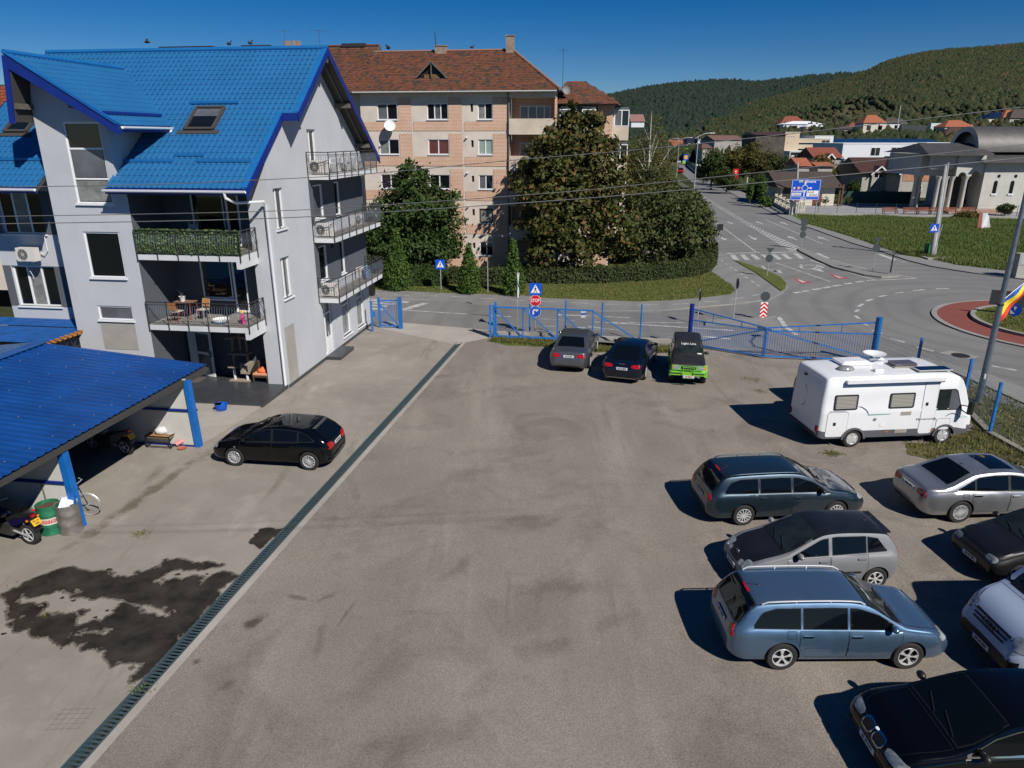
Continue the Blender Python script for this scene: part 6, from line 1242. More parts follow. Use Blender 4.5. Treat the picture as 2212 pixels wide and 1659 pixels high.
class Car:
 def __init__(s,name,label,cat,pos,head,spec):
  s.sp=spec; s.t=thing(name,label,cat,(pos[0],pos[1],0),R(head),spec.get('group')); s.W=spec['W']; s.top=chaikin(spec['top'],2); s.belt=spec['belt']; s.bot=spec.get('bot',[(-9,.22),(9,.2)])
  s.x0,s.x1=spec['top'][0][0],spec['top'][-1][0]; s.body()
 def plan(s,x):
  Rr,Rf=s.sp.get('Rr',.45),s.sp.get('Rf',.62); k=s.sp.get('k',.62); p=1.0
  for d,r in((x-s.x0,Rr),(s.x1-x,Rf)):
   if d<r:p=min(p,k+(1-k)*max(0,1-(1-d/r)**2.4)**(1/2.2))
  taper=s.sp.get('taper',.05); return p*(1-taper*max(0,abs(x)/max(abs(s.x0),s.x1)-.35)**1.5)
 def section(s,x):
  w=s.W/2*s.plan(x); zb=inter(s.bot,x); zt=inter(s.top,x); zl=inter(s.belt,x); hump=s.sp.get('crown',.035)
  e=min(x-s.x0,s.x1-x); zb+=.10*max(0,1-e/.35)**2
  zl=max(zb+.12,min(zl,zt-.035)); h=zl-zb; q=s.sp.get('flank',(.93,.962,.984,.997,1.0,.976,.938))
  pts=[(0,zb),(.8*w,zb),(q[0]*w,zb+.03)]+[(q[i+1]*w,zb+h*(.13,.30,.52,.74,.90)[i])for i in range(5)]+[(q[6]*w,zl)]
  H=zt-zl; rc=min(s.sp.get('rc',.085),H*.55); yb=q[6]*w-min(.012,H*.3); tm=s.sp.get('tumble',.36)
  for f in(.05,.5,1.0):z=zl+(H-rc)*f; pts.append((max(.1,yb-tm*(z-zl)),z))
  yr=pts[-1][1]; yy=pts[-1][0]; inset=min(.13,yy*.3)
  pts+=[(yy-inset*.28,zl+H-rc*.38),(yy-inset,zl+H-rc*.05-hump*.25),(yy*.62,zt-hump*.12+.0),(yy*.3,zt+hump*.1),(0,zt+hump*.16)]
  return pts
 def body(s):
  sp=s.sp; xs=set(); L=s.x1-s.x0
  for i in range(45):xs.add(s.x0+L*i/44)
  for d in(.0,.012,.03,.06,.1,.15,.21,.28,.36):xs.add(s.x0+d); xs.add(s.x1-d)
  xs=sorted(xs); V=[]; secs=[s.section(x)for x in xs]; n=len(secs[0]); ring=2*n-2; ln=sp.get('lean',.10)
  for x,sec in zip(xs,secs):
   full=sec+[(-y,z)for y,z in sec[-2:0:-1]]
   for y,z in full:
    dx=0
    if s.x1-x<.5:k=1-(s.x1-x)/.5; dx=-ln*k*max(0,z-.5)*1.2-.05*k*max(0,.35-z)*2
    if x-s.x0<.4:k=1-(x-s.x0)/.4; dx=sp.get('leanr',.06)*k*max(0,z-.6)+.12*k*max(0,.42-z)
    V.append((x+dx,y,z))
  F=[(i*ring+j,(i+1)*ring+j,(i+1)*ring+(j+1)%ring,i*ring+(j+1)%ring)for i in range(len(xs)-1)for j in range(ring)]
  F+=[tuple(range(ring)),tuple((len(xs)-1)*ring+j for j in range(ring-1,-1,-1))]; bq=bmesh.new(); mq=bpy.data.meshes.new('q'); mq.from_pydata(V,[],F); bq.from_mesh(mq); bmesh.ops.recalc_face_normals(bq,faces=bq.faces); bq.to_mesh(mq); bq.free(); F=[tuple(p.vertices)for p in mq.polygons]; bpy.data.meshes.remove(mq)
  s.bvh=BVHTree.FromPolygons([Vector(v)for v in V],F)
  me=bpy.data.meshes.new('body'); me.from_pydata(V,[],F); me.update()
  base=bpy.data.objects.new('body',me); COL.objects.link(base); r=sp['wr']; cut=MB()
  for ax in sp['axles']:
   for sg in(-1,1):
    cut.lathe([(.001,sg*(s.W/2-.30)),(r*1.13,sg*(s.W/2-.30)),(r*1.13,sg*(s.W/2+.2)),(.001,sg*(s.W/2+.2))],24,(ax,0,r+.02),'y')
  cm=cut.mesh('cut',[]); bmx=bmesh.new(); bmx.from_mesh(cm); bmesh.ops.recalc_face_normals(bmx,faces=bmx.faces); bmx.to_mesh(cm); bmx.free(); co_=bpy.data.objects.new('cut',cm); COL.objects.link(co_)
  md=base.modifiers.new('arches','BOOLEAN'); md.operation='DIFFERENCE'; md.object=co_; md.solver='EXACT'
  dg=bpy.context.evaluated_depsgraph_get(); nm=bpy.data.meshes.new_from_object(base.evaluated_get(dg)); bpy.data.objects.remove(co_); bpy.data.objects.remove(base)
  nm.materials.clear(); mats=[sp['paint'],TRIM,sp.get('paint2',sp['paint'])]
  for m_ in mats:nm.materials.append(m_)
  lowz=sp.get('cladding',0)
  for p in nm.polygons:
   c=p.center; p.use_smooth=True; p.material_index=0
   if any((c.x-ax)**2+(c.z-r-.02)**2<(r*1.135)**2 and abs(c.y)<s.W/2-.012 and abs(p.normal.y)<.98 for ax in sp['axles'])and c.z<r*2.3 and abs(c.y)>s.W/2-.34:p.material_index=1
   elif c.z<inter(s.bot,c.x)+.05 or c.z<lowz:p.material_index=1
   elif any((c.x-ax)**2+(c.z-r-.02)**2<(r*1.12)**2 and abs(c.y)<s.W/2-.2 for ax in sp['axles']):p.material_index=1
   elif sp.get('split')and sp['split'](c,p.normal):p.material_index=2
  nm.name='body'; nm.set_sharp_from_angle(angle=R(38)); obj('body',nm,s.t)
  ty,rm=wheel_meshes(r,sp.get('tw',.2),sp.get('rim',('bar',10)),name_key(sp))
  for ax in sp['axles']:
   for sg in(-1,1):
    w=obj('wheel',ty,s.t,(ax,sg*(s.W/2-sp.get('tw',.2)/2-.012),r)); w.rotation_euler=(0,rnd.uniform(0,6),0 if sg>0 else math.pi); obj('rim',rm,w)
 def cast(s,o,d,off):
  h=s.bvh.ray_cast(Vector(o),Vector(d).normalized())
  if h[0]is None:
   h=s.bvh.find_nearest(Vector(o)+Vector(d).normalized()*3.0)
  n=h[1]if h[1].dot(Vector(d))<0 else-h[1]
  return h[0]+n*off
 def grid(s,name,pts,d,off,m,parent=None,border=None,bw=0,flip=False,smooth=60):
 # pts[i][j] ray origins
  n,k=len(pts),len(pts[0]); b=MB(); dd=(lambda i,j:d)if not callable(d)else d
  b.v=[tuple(s.cast(pts[i][j],dd(i,j),off))for i in range(n)for j in range(k)]
  for i in range(n-1):
   for j in range(k-1):
    f=[i*k+j,(i+1)*k+j,(i+1)*k+j+1,i*k+j+1]
    A_,B_,C_=(Vector(b.v[q])for q in f[:3])
    if(B_-A_).cross(C_-A_).dot(Vector(dd(i,j)))>0:f.reverse()
    b.f.append(f); b.m.append(1 if border and(i in(0,n-2)or j in(0,k-2))else 0)
  return b.build(name,[m,border]if border else m,parent or s.t,smooth)
 def side(s,name,sg,xs,lo,hi,off,m,k=5,parent=None,border=None,gap=.012):
  pts=[]
  for x in xs:
   z0,z1=(lo(x)if callable(lo)else lo),(hi(x)if callable(hi)else hi)
   zz_=[z0+(z1-z0)*j/(k-1)for j in range(k)]
   if border:zz_=[z0,z0+gap]+zz_[1:-1]+[z1-gap,z1]
   pts.append([(x,sg*3,z)for z in zz_])
  return s.grid(name,pts,(0,-sg,0),off,m,parent,border)
 def topq(s,name,rows,off,m,n=9,parent=None,border=None,d=(0,0,-1)):
  pts=[]
  if border:
   q=[(r[0],-r[1],r[1])if len(r)==2 else r for r in rows]; a0,a1=q[0][0],q[-1][0]; sg_=1 if a1>a0 else-1; w0=[(sg_*r[0],r[1])for r in q]; w1=[(sg_*r[0],r[2])for r in q]
   rows=[(x,inter(w0,sg_*x),inter(w1,sg_*x))for x in[a0,a0+sg_*.011]+lin(9,a0+sg_*.07,a1-sg_*.07)+[a1-sg_*.011,a1]]
  for r in rows:
   x,y0,y1=(r[0],-r[1],r[1])if len(r)==2 else r
   ys=[y0,y0+.011]+lin(n,y0+.05,y1-.05)+[y1-.011,y1]if border else lin(n,y0,y1); pts.append([(x,y,4)for y in ys])
  return s.grid(name,pts,d,off,m,parent,border)
 def blob(s,name,c,size,d,m,off=.006,ex=3.0,skew=0.,parent=None,n=9,k=5,taper=0.):
  d=Vector(d).normalized(); ez=(Vector((0,0,1))-d*d.z).normalized(); ey=ez.cross(d); pts=[]
  for i in range(n):
   a=-1+2*i/(n-1); hh=max(.06,(1-abs(a)**ex))**(1/ex)*(1-taper*a)
   pts.append([Vector(c)-d*2+ey*a*size[0]/2+ez*((-1+2*j/(k-1))*hh*size[1]/2+skew*a)for j in range(k)])
  return s.grid(name,pts,d,off,m,parent)
 def stdparts(s):
  sp=s.sp; db,dt=sp['dlo_bot'],sp['dlo_top']; zb=lambda x:inter(db,x); zt=lambda x:inter(dt,x); fm=sp.get('frame',TRIM); xa,xb=dt[0][0],dt[-1][0]
  wr=sp['wr']; arch=lambda x:max([wr+.02+math.sqrt(max(0,(wr*1.19)**2-(x-ax)**2))if abs(x-ax)<wr*1.19 else 0 for ax in sp['axles']])
  for sg in(-1,1):
   if not sp.get('bodypillars'):s.side('window_surround',sg,lin(24,xa-.03,xb+.03),lambda x:zb(x)-.022,lambda x:max(zb(x)-.02,zt(x)+.02),.004,fm,6)
   else:
    for x0,x1 in sp['wins']:s.side('window_surround',sg,lin(14,x0-.02,x1+.02),lambda x:zb(x)-.012,lambda x:max(zb(x)-.01,zt(x)+.014),.004,fm,5)
   for x0,x1 in sp['wins']:
    s.side('side_window',sg,lin(12,x0,x1),lambda x:zb(x)+.006,lambda x:max(zb(x)+.008,zt(x)),.008,CARGLASS,5)
   for i,(x0,x1)in enumerate(sp['doors']):
    lo=lambda x:max(inter(s.bot,x)+.13,arch(x)+.035); d_=s.side('door',sg,[x0,x0+.009]+lin(10,x0+.05,x1-.05)+[x1-.009,x1],lo,lambda x:inter(db,x)-.03,.006,sp['paint'],7,None,TRIM,.009)
    hx,hz=x0+.16,zb(x0+.16)-.13; p=s.cast((hx,sg*3,hz),(0,-sg,0),.012); b=MB(); b.box(p.x-.10,p.x+.10,min(p.y,p.y+sg*.025),max(p.y,p.y+sg*.025),p.z-.018,p.z+.018); b.build('door_handle',sp.get('handle',sp['paint']),d_)
   if sp.get('moulding'):
    for x0,x1 in sp['doors']:
     x1_=min(x1,sp['axles'][1]-wr*1.2)if x1>0 else x1; x0_=max(x0,sp['axles'][0]+wr*1.28); s.side('door_moulding',sg,lin(8,x0_+.02,x1_-.02),sp['moulding'][0],sp['moulding'][0]+.055,.018,sp['moulding'][1],3)
   if sp.get('sillstrip'):s.side('sill_strip',sg,lin(8,sp['axles'][0]+wr*1.3,sp['axles'][1]-wr*1.3),inter(s.bot,0)+.06,inter(s.bot,0)+.075,.012,CHROME,2)
   if sp.get('mirror'):
    mx,mz=sp['mirror']; p=s.cast((mx,sg*3,mz),(0,-sg,0),0); b=MB(); b.ball((p.x,p.y+sg*.13,p.z+.02),.1,10,7,0,(.75,1.05,.72)); b.bar((p.x+.03,p.y,p.z-.02),(p.x+.01,p.y+sg*.1,p.z),.04,.03)
    b.build('mirror',sp.get('mirror_m',sp['paint']),s.t,60)
   if sp.get('rails'):
    x0,x1=sp['rails']; p=[s.cast((x,sg*(s.W*.345),4),(0,0,-1),.055 if x0+.1<x<x1-.1 else .01)for x in[x0,x0+.12]+lin(8,x0+.3,x1-.3)+[x1-.12,x1]]; b=MB(); b.tube(p,.018,6)
    for f in(.33,.66):q=s.cast((x0+(x1-x0)*f,sg*s.W*.345,4),(0,0,-1),0); b.tube([q,q+Vector((0,0,.06))],.02,5)
    b.build('roof_rail',sp.get('rail_m',RIM),s.t,50)
   if sp.get('fuel')and sg==sp['fuel'][2]:x,z,_=sp['fuel']; s.side('fuel_flap',sg,[x-.09,x-.081]+lin(3,x-.05,x+.05)+[x+.081,x+.09],z-.08,z+.08,.004,sp['paint'],5,None,TRIM,.008)
  r=sp['screen']; s.topq('windscreen_surround',[(x+(.03 if i==0 else-.02 if i==len(r)-1 else 0),w+.025)for i,(x,w)in enumerate(r)],.004,TRIM)
  s.topq('windscreen',r,.009,sp.get('screen_m',CARGLASS2))
  b=MB(); x,w=r[0]
  for y0,y1 in((w*.75,w*.02),(-w*.05,-w*.62)):p=s.cast((x-.01,y0,4),(0,0,-1),.02); q=s.cast((x-.16,y1,4),(0,0,-1),.02); b.tube([p,q],.011,4)
  b.build('wiper',BLACK,s.t)
  if 'hood' in sp:s.topq('hood',[(x,w)for x,w in sp['hood']],.005,sp.get('hood_m',sp['paint']),13,None,TRIM)
  if 'rear' in sp:
   q=sp['rear']
   if q[0]=='top':s.topq('rear_window',q[1],.007,CARGLASS)
   elif q[0]=='slant':
    _,xa_,za_,wa_,xb_,zb_,wb_=q; dv=Vector((1,0,-.75)).normalized()
    for nm_,e_,o_,m_ in(('rear_window_surround',.035,.004,TRIM),('rear_window',0,.009,CARGLASS)):s.grid(nm_,[[Vector((xa_+(xb_-xa_)*f,y*(wa_+(wb_-wa_)*f+e_),za_+(zb_-za_)*f))-dv*2.5 for y in lin(11,-1,1)]for f in lin(7,-e_*2,1+e_*2)],dv,o_,m_)
   else:
    _,z0,z1,w0,w1=q; s.grid('rear_window',[[(-4,-(w0+(w1-w0)*i/6)+2*(w0+(w1-w0)*i/6)*j/8,z0+(z1-z0)*i/6)for j in range(9)]for i in range(7)],(1,0,0),.007,CARGLASS)
  if 'sunroof' in sp:s.topq('sunroof',sp['sunroof'],.007,CARGLASS)
  for key,nm,m in(('head','headlamp',LAMP),('tail','tail_lamp',TAIL)):
   for sg in(-1,1):
    for(x,y,z,w,h,dx,dy,dz,*ex)in sp.get(key,[]):s.blob(nm,(x,sg*y,z),(w,h),(dx,sg*dy,dz),ex[0]if ex else m,.008,3.5,(ex[1]*sg if len(ex)>1 else 0),n=11,taper=0)
  for key in('plate_r','plate_f'):
   if key in sp:
    z,txt=sp[key][:2]; ink=sp[key][2]if len(sp[key])>2 else INK; f=key=='plate_f'; dx=-1 if f else 1; p=s.cast((4*-dx,0,z),(dx,0,0),.02); a=s.cast((4*-dx,0,z+.05),(dx,0,0),.02); e=s.cast((4*-dx,0,z-.05),(dx,0,0),.02); sl_=math.atan2((a.x-e.x),.1)
    h=thing('number_plate',None,None); h.parent=s.t; h.location=p; h.rotation_euler=(R(90),0,R(90)if f else R(-90)); b=MB(); b.box(-.26,.26,-.056,.056,-.012,0,0); b.box(-.26,-.225,-.055,.055,0,.002,1); b.build('plate_board',[PLATEW,PLATEB],h)
    text(txt,.085,h,(.015,0,.003),(0,0,0),ink,sx=.82)
  if 'grille' in sp:
   z,w,h=sp['grille'][:3]; s.blob('grille',(s.x1,0,z),(w,h),(-1,0,0),TRIM,.006,4,n=9,k=5)
   g=MB()
   for j in range(3):p=[s.cast((4,y,z-h*.3+j*h*.3),(-1,0,0),.012)for y in lin(7,-w*.45,w*.45)]; g.tube(p,.008,4)
   g.build('grille_bar',CHROME if sp.get('chrome_grille')else TRIM,s.t)
  for key,x_,dx in(('intake',s.x1,-1),('rear_skirt',s.x0,1)):
   if key in sp:z,w,h=sp[key]; s.blob(key,(x_,0,z),(w,h),(dx,0,0),TRIM,.006,5)
  if sp.get('antenna'):x,l=sp['antenna']; p=s.cast((x,0,4),(0,0,-1),0); b=MB(); b.tube([p,p+Vector((-l*.85,0,l*.55))],.008,5); b.ball(p,.03,8,5,0,(1.5,1,.6)); b.build('antenna',BLACK,s.t)
  if sp.get('brake3'):x,w=sp['brake3']; p=s.cast((x,0,4),(0,0,-1),.0); b=MB(); b.box(p.x-.03,p.x+.03,-w,w,p.z-.02,p.z+.012); b.build('high_brake_lamp',TAIL,s.t)
  if sp.get('spoiler'):x,w,l=sp['spoiler']; p=s.cast((x,0,4),(0,0,-1),.0); b=MB(); b.box(p.x-l,p.x,-w,w,p.z-.035,p.z-.005); b.build('roof_spoiler',sp.get('spoiler_m',sp['paint']),s.t)
  return s
def name_key(sp):return id(sp)
GRP='cars parked in the gravel yard'
def off(p,head,lat,lon=0):
 h=R(head); return(p[0]+math.cos(h)*lon-math.sin(h)*lat,p[1]+math.sin(h)*lon+math.cos(h)*lat)
HX=lambda x,d,dy,dz=.25:(x,d,dy,dz)
def estate(wb,fo,ro,W,H,**k):
 a=wb/2; f=a+fo; r=-a-ro
 sp=dict(W=W,wr=.318,axles=(-a,a),group=GRP,tw=.205,top=[(r,.56),(r+.03,.80),(r+.07,.96),(r+.14,1.05),(r+.42,H-.09),(r+.55,H-.02),(r+1.2,H+.01),(-.1,H+.015),(.28,H-.02),(.52,H-.10),(1.12,.985),(1.25,.945),(1.75,.87),(f-.16,.74),(f-.05,.63),(f,.50)],belt=[(r,.90),(r+.5,.955),(0,.925),(1.1,.895),(1.8,.79),(f,.60)],Rr=.42,Rf=.66,k=.66,lean=.12,dlo_bot=[(r+.45,.985),(0,.955),(1.05,.93)],dlo_top=[(r+.43,1.0),(r+.62,H-.19),(r+.9,H-.115),(-.3,H-.105),(.2,H-.125),(.62,H-.255),(1.04,.95)],wins=[(r+.47,-.98),(-.90,-.03),(.05,.99)],doors=[(-.98,.0),(.01,1.10)],screen=[(1.10,.66),(.95,.69),(.72,.655),(.46,.60),(.40,.575)],hood=[(1.17,.70),(1.5,.70),(1.85,.64),(f-.2,.5)],rear=('slant',r+.11,1.03,.66,r+.47,H-.065,.56),bodypillars=True,mirror=(.88,1.0),rails=(r+.62,.35),handle=CHROME,tail=[(r+.1,.72,.86,.30,.26,1,.75,.0)],plate_r=(.78,'HD 11 SKO'),intake=(.40,1.1,.16),grille=(.66,.75,.13),chrome_grille=True,head=[(f-.22,.62,.70,.42,.16,-1,-.55,-.35)],antenna=(r+.75,.22),rim=('fat',5),fuel=(-1.15,.86,-1),sillstrip=True,brake3=(r+.5,.16))
 sp.update(k); return sp
PB2=paint('steel_blue_paint',(.105,.185,.29),.7,.33); PB3=paint('dark_teal_blue_paint',(.020,.038,.055),.6,.3); PBK=paint('black_paint',(.002,.0022,.0028),0,.12,.6,.0,.15)
PMG=paint('matt_grey_paint',(.17,.178,.19),0,.45,.35); PSV=paint('silver_paint',(.33,.345,.36),.75,.32); PGR=paint('metallic_grey_paint',(.125,.135,.15),.7,.3); PNB=paint('blue_black_paint',(.003,.006,.013),.0,.14,.8,.0,.2)
SATIN=mat('satin_black_wrap',(.010,.011,.014),.38,var=.3,vscale=3)
c=Car('estate_car','steel blue estate car with silver roof rails, nearest of the estates','car',off(G(1682,1442).xy+Vector((1.289,0)),.6,.80),.6,estate(2.578,.92,1.07,1.78,1.46,paint=PB2,moulding=(.50,PB2),plate_r=(.80,'HD 10 GSK')))
c.stdparts()
p3_=G(1603,1134); c=Car('estate_car','dark teal estate car with white multi spoke hubcaps beyond the grey hatchback','car',off((p3_.x,p3_.y),5.0,.84,1.343),5.0,estate(2.686,.93,1.03,1.81,1.45,paint=PB3,rim=('bar',12),tail=[(-2.28,.72,.84,.34,.22,1,.75,.0)],handle=PB3,mirror_m=TRIM,rail_m=PB3,mirror=(.84,.99),plate_r=(.72,'HD 21 OCT'),sillstrip=False)).stdparts()
# small grey hatchback with black bonnet and roof
PLT=[(-1.86,.52),(-1.83,.78),(-1.80,.98),(-1.72,1.12),(-1.52,1.37),(-1.42,1.42),(-.7,1.465),(-.1,1.46),(.22,1.40),(.98,.985),(1.15,.93),(1.55,.83),(1.86,.68),(1.98,.56),(2.02,.44)]
pw=G(1883,1270); c=Car('hatchback_car','small matt grey hatchback with black bonnet and black roof','car',off((pw.x,pw.y),183.5,-.74,1.232),183.5,dict(W=1.66,wr=.295,tw=.18,axles=(-1.232,1.232),group=GRP,paint=PMG,paint2=SATIN,split=lambda q,n:(q.z>1.30 and n.z>.72 and q.x<.45)or(q.x>.98 and q.z>.66 and n.z>.62 and abs(q.y)<.60),top=PLT,belt=[(-1.9,.92),(0,.93),(1.0,.895),(1.6,.74),(2.0,.58)],Rr=.38,Rf=.7,k=.60,lean=.14,dlo_bot=[(-1.45,1.02),(0,.965),(.88,.93)],dlo_top=[(-1.42,1.04),(-1.22,1.30),(-.9,1.355),(-.2,1.36),(.15,1.31),(.86,.95)],wins=[(-1.42,-.98),(-.92,-.12),(.0,.84)],doors=[(-.98,-.06),(-.04,.98)],screen=[(.98,.60),(.84,.62),(.58,.59),(.28,.54),(.22,.52)],hood=[(1.05,.60),(1.3,.60),(1.6,.54),(1.88,.38)],hood_m=SATIN,screen_m=CARGLASS2,rear=('slant',-1.76,1.06,.60,-1.52,1.36,.50),bodypillars=True,mirror=(.72,1.0),mirror_m=PMG,moulding=(.50,TRIM),handle=PMG,grille=(.60,.5,.13),intake=(.36,1.0,.16),spoiler=(-1.44,.5,.16),spoiler_m=SATIN,head=[(1.86,.56,.655,.27,.24,-1,-.35,-.5,LAMP),(1.97,.36,.62,.15,.15,-1,-.15,-.5,LAMP)],tail=[(-1.82,.66,.92,.22,.30,1,.9,0)],plate_f=(.42,'HD 58 ZZZ'),rim=('fat',6),antenna=(-1.2,.25),fuel=(0,0,0))).stdparts()
p=c.cast((4,0,.66),(-1,0,0),.02); b=MB(); b.lathe([(.075,-.01),(.075,.012),(.06,.014),(.06,.0)],20,axis='x'); b.bar((.01,-.05,.04),(.01,-.018,-.05),.012); b.bar((.01,-.018,-.05),(.01,0,.0),.012); b.bar((.01,0,0),(.01,.018,-.05),.012); b.bar((.01,.018,-.05),(.01,.05,.04),.012); b.build('badge',CHROME,c.t,loc=p)
for sg in(-1,1):c.side('indicator',sg,[.92+.2,1.0+.2],.60,.64,.01,TRIM,2)
# black hatchback on the concrete
A3T=[(-2.02,.55),(-1.98,.80),(-1.93,.92),(-1.82,1.02),(-1.42,1.33),(-1.25,1.385),(-.6,1.425),(-.05,1.42),(.3,1.365),(1.12,.965),(1.3,.92),(1.75,.84),(2.0,.73),(2.1,.62),(2.15,.48)]
c=Car('hatchback_car','shiny black five door hatchback standing alone on the concrete','car',off((-7.90,21.27),172.1,-.80),172.5,dict(W=1.77,wr=.325,tw=.225,axles=(-1.289,1.289),paint=PBK,top=A3T,group=GRP,belt=[(-2.0,.90),(-1.2,.93),(0,.905),(1.1,.87),(1.8,.74),(2.1,.56)],Rr=.46,Rf=.62,k=.62,lean=.12,frame=TRIM,dlo_bot=[(-1.5,1.0),(0,.93),(1.0,.905)],dlo_top=[(-1.48,1.01),(-1.25,1.20),(-.95,1.285),(-.3,1.315),(.2,1.285),(.55,1.18),(.98,.92)],wins=[(-1.45,-.98),(-.92,-.10),(-.02,.94)],doors=[(-.95,-.06),(-.04,1.06)],screen=[(1.10,.64),(.92,.67),(.66,.63),(.36,.57),(.31,.55)],screen_m=CARGLASS,hood=[(1.18,.68),(1.5,.68),(1.8,.60),(2.02,.42)],rear=('top',[(-1.44,.50),(-1.6,.53),(-1.75,.55),(-1.84,.55)]),mirror=(.84,.97),sunroof=[(-1.1,.46),(-.6,.49),(-.1,.50),(.24,.5)],tail=[(-1.88,.68,.83,.42,.19,1,.8,.1)],head=[(1.95,.64,.68,.40,.16,-1,-.6,-.3)],plate_r=(.78,'HD 09 RHR'),rim=('cross',12),spoiler=(-1.36,.52,.12),intake=(.35,1.2,.2),grille=(.5,.6,.3),handle=PBK)).stdparts()
for sg in(-1,1):c.side('side_repeater',sg,[1.18,1.25],.70,.725,.012,LAMP,2)
def sedan(wb,fo,ro,W,H,deck,**k):
 a=wb/2; f=a+fo; r=-a-ro
 sp=dict(W=W,wr=.335,tw=.235,axles=(-a,a),group=GRP,top=[(r,.55),(r+.03,.82),(r+.10,deck-.01),(r+.2,deck+.01),(r+.55,deck+.035),(r+.72,deck+.06),(r+1.25,H-.14),(r+1.5,H-.045),(-.45,H),(0,H),(.35,H-.04),(.6,H-.13),(1.22,.985),(1.4,.935),(1.9,.86),(f-.18,.74),(f-.05,.62),(f,.48)],belt=[(r,.86),(r+.5,.94),(0,.92),(1.15,.885),(1.9,.77),(f,.58)],Rr=.5,Rf=.66,k=.62,lean=.12,dlo_bot=[(r+.95,1.0),(0,.945),(1.12,.92)],dlo_top=[(r+.98,1.01),(r+1.25,H-.30),(r+1.55,H-.155),(-.5,H-.11),(0,H-.11),(.3,H-.15),(.65,H-.255),(1.1,.935)],wins=[(r+1.02,r+1.42),(r+1.48,-.12),(-.04,1.06)],doors=[(r+1.35,-.08),(-.06,1.16)],screen=[(1.2,.68),(1.0,.70),(.75,.665),(.48,.60),(.42,.58)],hood=[(1.28,.72),(1.6,.72),(1.95,.66),(f-.22,.5)],rear=('top',[(r+.74,.62),(r+.9,.62),(r+1.1,.58),(r+1.34,.53),(r+1.42,.52)]),mirror=(.92,.99),tail=[(r+.08,.70,.83,.52,.17,1,.55,.0)],head=[(f-.2,.64,.68,.44,.17,-1,-.55,-.3)],intake=(.34,1.2,.18),grille=(.52,.7,.3),rim=('split',10),handle=CHROME,rear_skirt=(.34,1.3,.08))
 sp.update(k); return sp
pw=G(2066,1127); c=Car('saloon_car','silver saloon with large ten spoke wheels at the right, behind the estate cars','car',off((pw.x,pw.y),3.0,.84,1.42),3.0,sedan(2.84,.98,1.09,1.86,1.455,1.0,paint=PSV,sunroof=[(-.5,.46),(-.15,.47),(.2,.47)],plate_r=(.80,'B 08 COD'),antenna=(-1.0,.05),fuel=(-1.35,.86,-1))).stdparts()
c=Car('saloon_car','dark silver saloon seen from behind, first car at the blue fence','car',off((3.98,33.45),77.0,.86),77.0,sedan(2.84,.98,1.09,1.86,1.455,1.0,paint=PGR,plate_r=(.80,'HD 07 BIS'),fuel=(-1.35,.86,-1),handle=PGR,mirror_m=CHROME)).stdparts()
A7T=[(-2.48,.55),(-2.45,.80),(-2.38,.955),(-2.28,.985),(-2.0,1.02),(-1.5,1.17),(-1.0,1.31),(-.5,1.39),(0,1.41),(.35,1.38),(.6,1.30),(1.25,.97),(1.42,.925),(1.9,.85),(2.3,.72),(2.42,.62),(2.48,.47)]
sp=sedan(2.914,1.02,1.02,1.91,1.41,.96,paint=PNB,plate_r=(.70,'HD 16 MFG')); sp.update(top=A7T,dlo_bot=[(-1.75,1.02),(0,.935),(1.15,.91)],dlo_top=[(-1.72,1.03),(-1.3,1.15),(-.8,1.26),(-.3,1.30),(.1,1.295),(.45,1.23),(1.12,.925)],wins=[(-1.66,-1.12),(-1.05,-.12),(-.03,1.08)],doors=[(-1.1,-.08),(-.06,1.18)],rear=('top',[(-2.12,.62),(-1.8,.62),(-1.4,.58),(-.95,.54),(-.86,.53)]),screen=[(1.23,.68),(1.0,.70),(.75,.66),(.48,.60),(.42,.58)],frame=CHROME,tail=[(-2.44,.70,.82,.54,.16,1,.5,.0)],handle=PNB)
c=Car('fastback_car','glossy blue black fastback seen from behind, middle car at the blue fence','car',off((6.45,31.75),70.5,.86),70.5,sp).stdparts()
for k in range(4):b=MB(); b.lathe([(.042,0),(.052,.008),(.042,.016)],14,axis='x'); p=c.cast((-4,-.105+k*.07,.885),(1,0,0),.02); b.build('ring_badge',CHROME,c.t,loc=p)
b=MB(); p0_,p1_=c.cast((-4,-.62,.30),(1,0,0),.03),c.cast((-4,.62,.30),(1,0,0),.03); b.bar(p0_,p1_,.03); b.build('bumper_trim',CHROME,c.t)
for sg in(-1,1):p=c.cast((-4,sg*.66,.27),(1,0,0),0); b=MB(); b.lathe([(.035,0),(.055,-.05),(.06,-.07),(.05,-.07),(.045,0)],12,axis='x'); b.build('exhaust_pipe',CHROME,c.t,loc=p)
# black saloon, bottom right corner
sp=sedan(2.83,.85,1.1,1.80,1.43,1.0,paint=PBK,handle=PBK,plate_f=(.42,'HD 83 KVO')); f_=2.265; sp.update(head=[(f_-.18,.63,.64,.48,.15,-1,-.55,-.25)],hood=[(1.28,.70),(1.6,.70),(1.95,.66),(f_-.12,.56)],frame=CHROME,lean=.08,Rf=.45,k=.72,screen_m=CARGLASS,mirror_m=TRIM); del sp['grille']
c=Car('saloon_car','black saloon with twin kidney grille in the bottom right corner','car',(8.42,9.62),180.5,sp); c.stdparts()
for sg in(-1,1):
 k_=c.blob('kidney_grille',(f_,sg*.175,.64),(.30,.20),(-1,0,-.15),CHROME,.012,3.5); c.blob('grille_mesh',(f_,sg*.175,.64),(.255,.155),(-1,0,-.15),TRIM,.018,3.5,parent=k_)
 c.side('side_repeater',sg,[1.28,1.38],.66,.69,.012,LAMP,2)
p=c.cast((2.12,0,4),(0,0,-1),.008); b=MB(); b.lathe([(.001,.008),(.03,.008),(.041,.003),(.041,-.01)],16); b.build('badge',mat('badge_white',(.7,.74,.8),.3),c.t,loc=p)
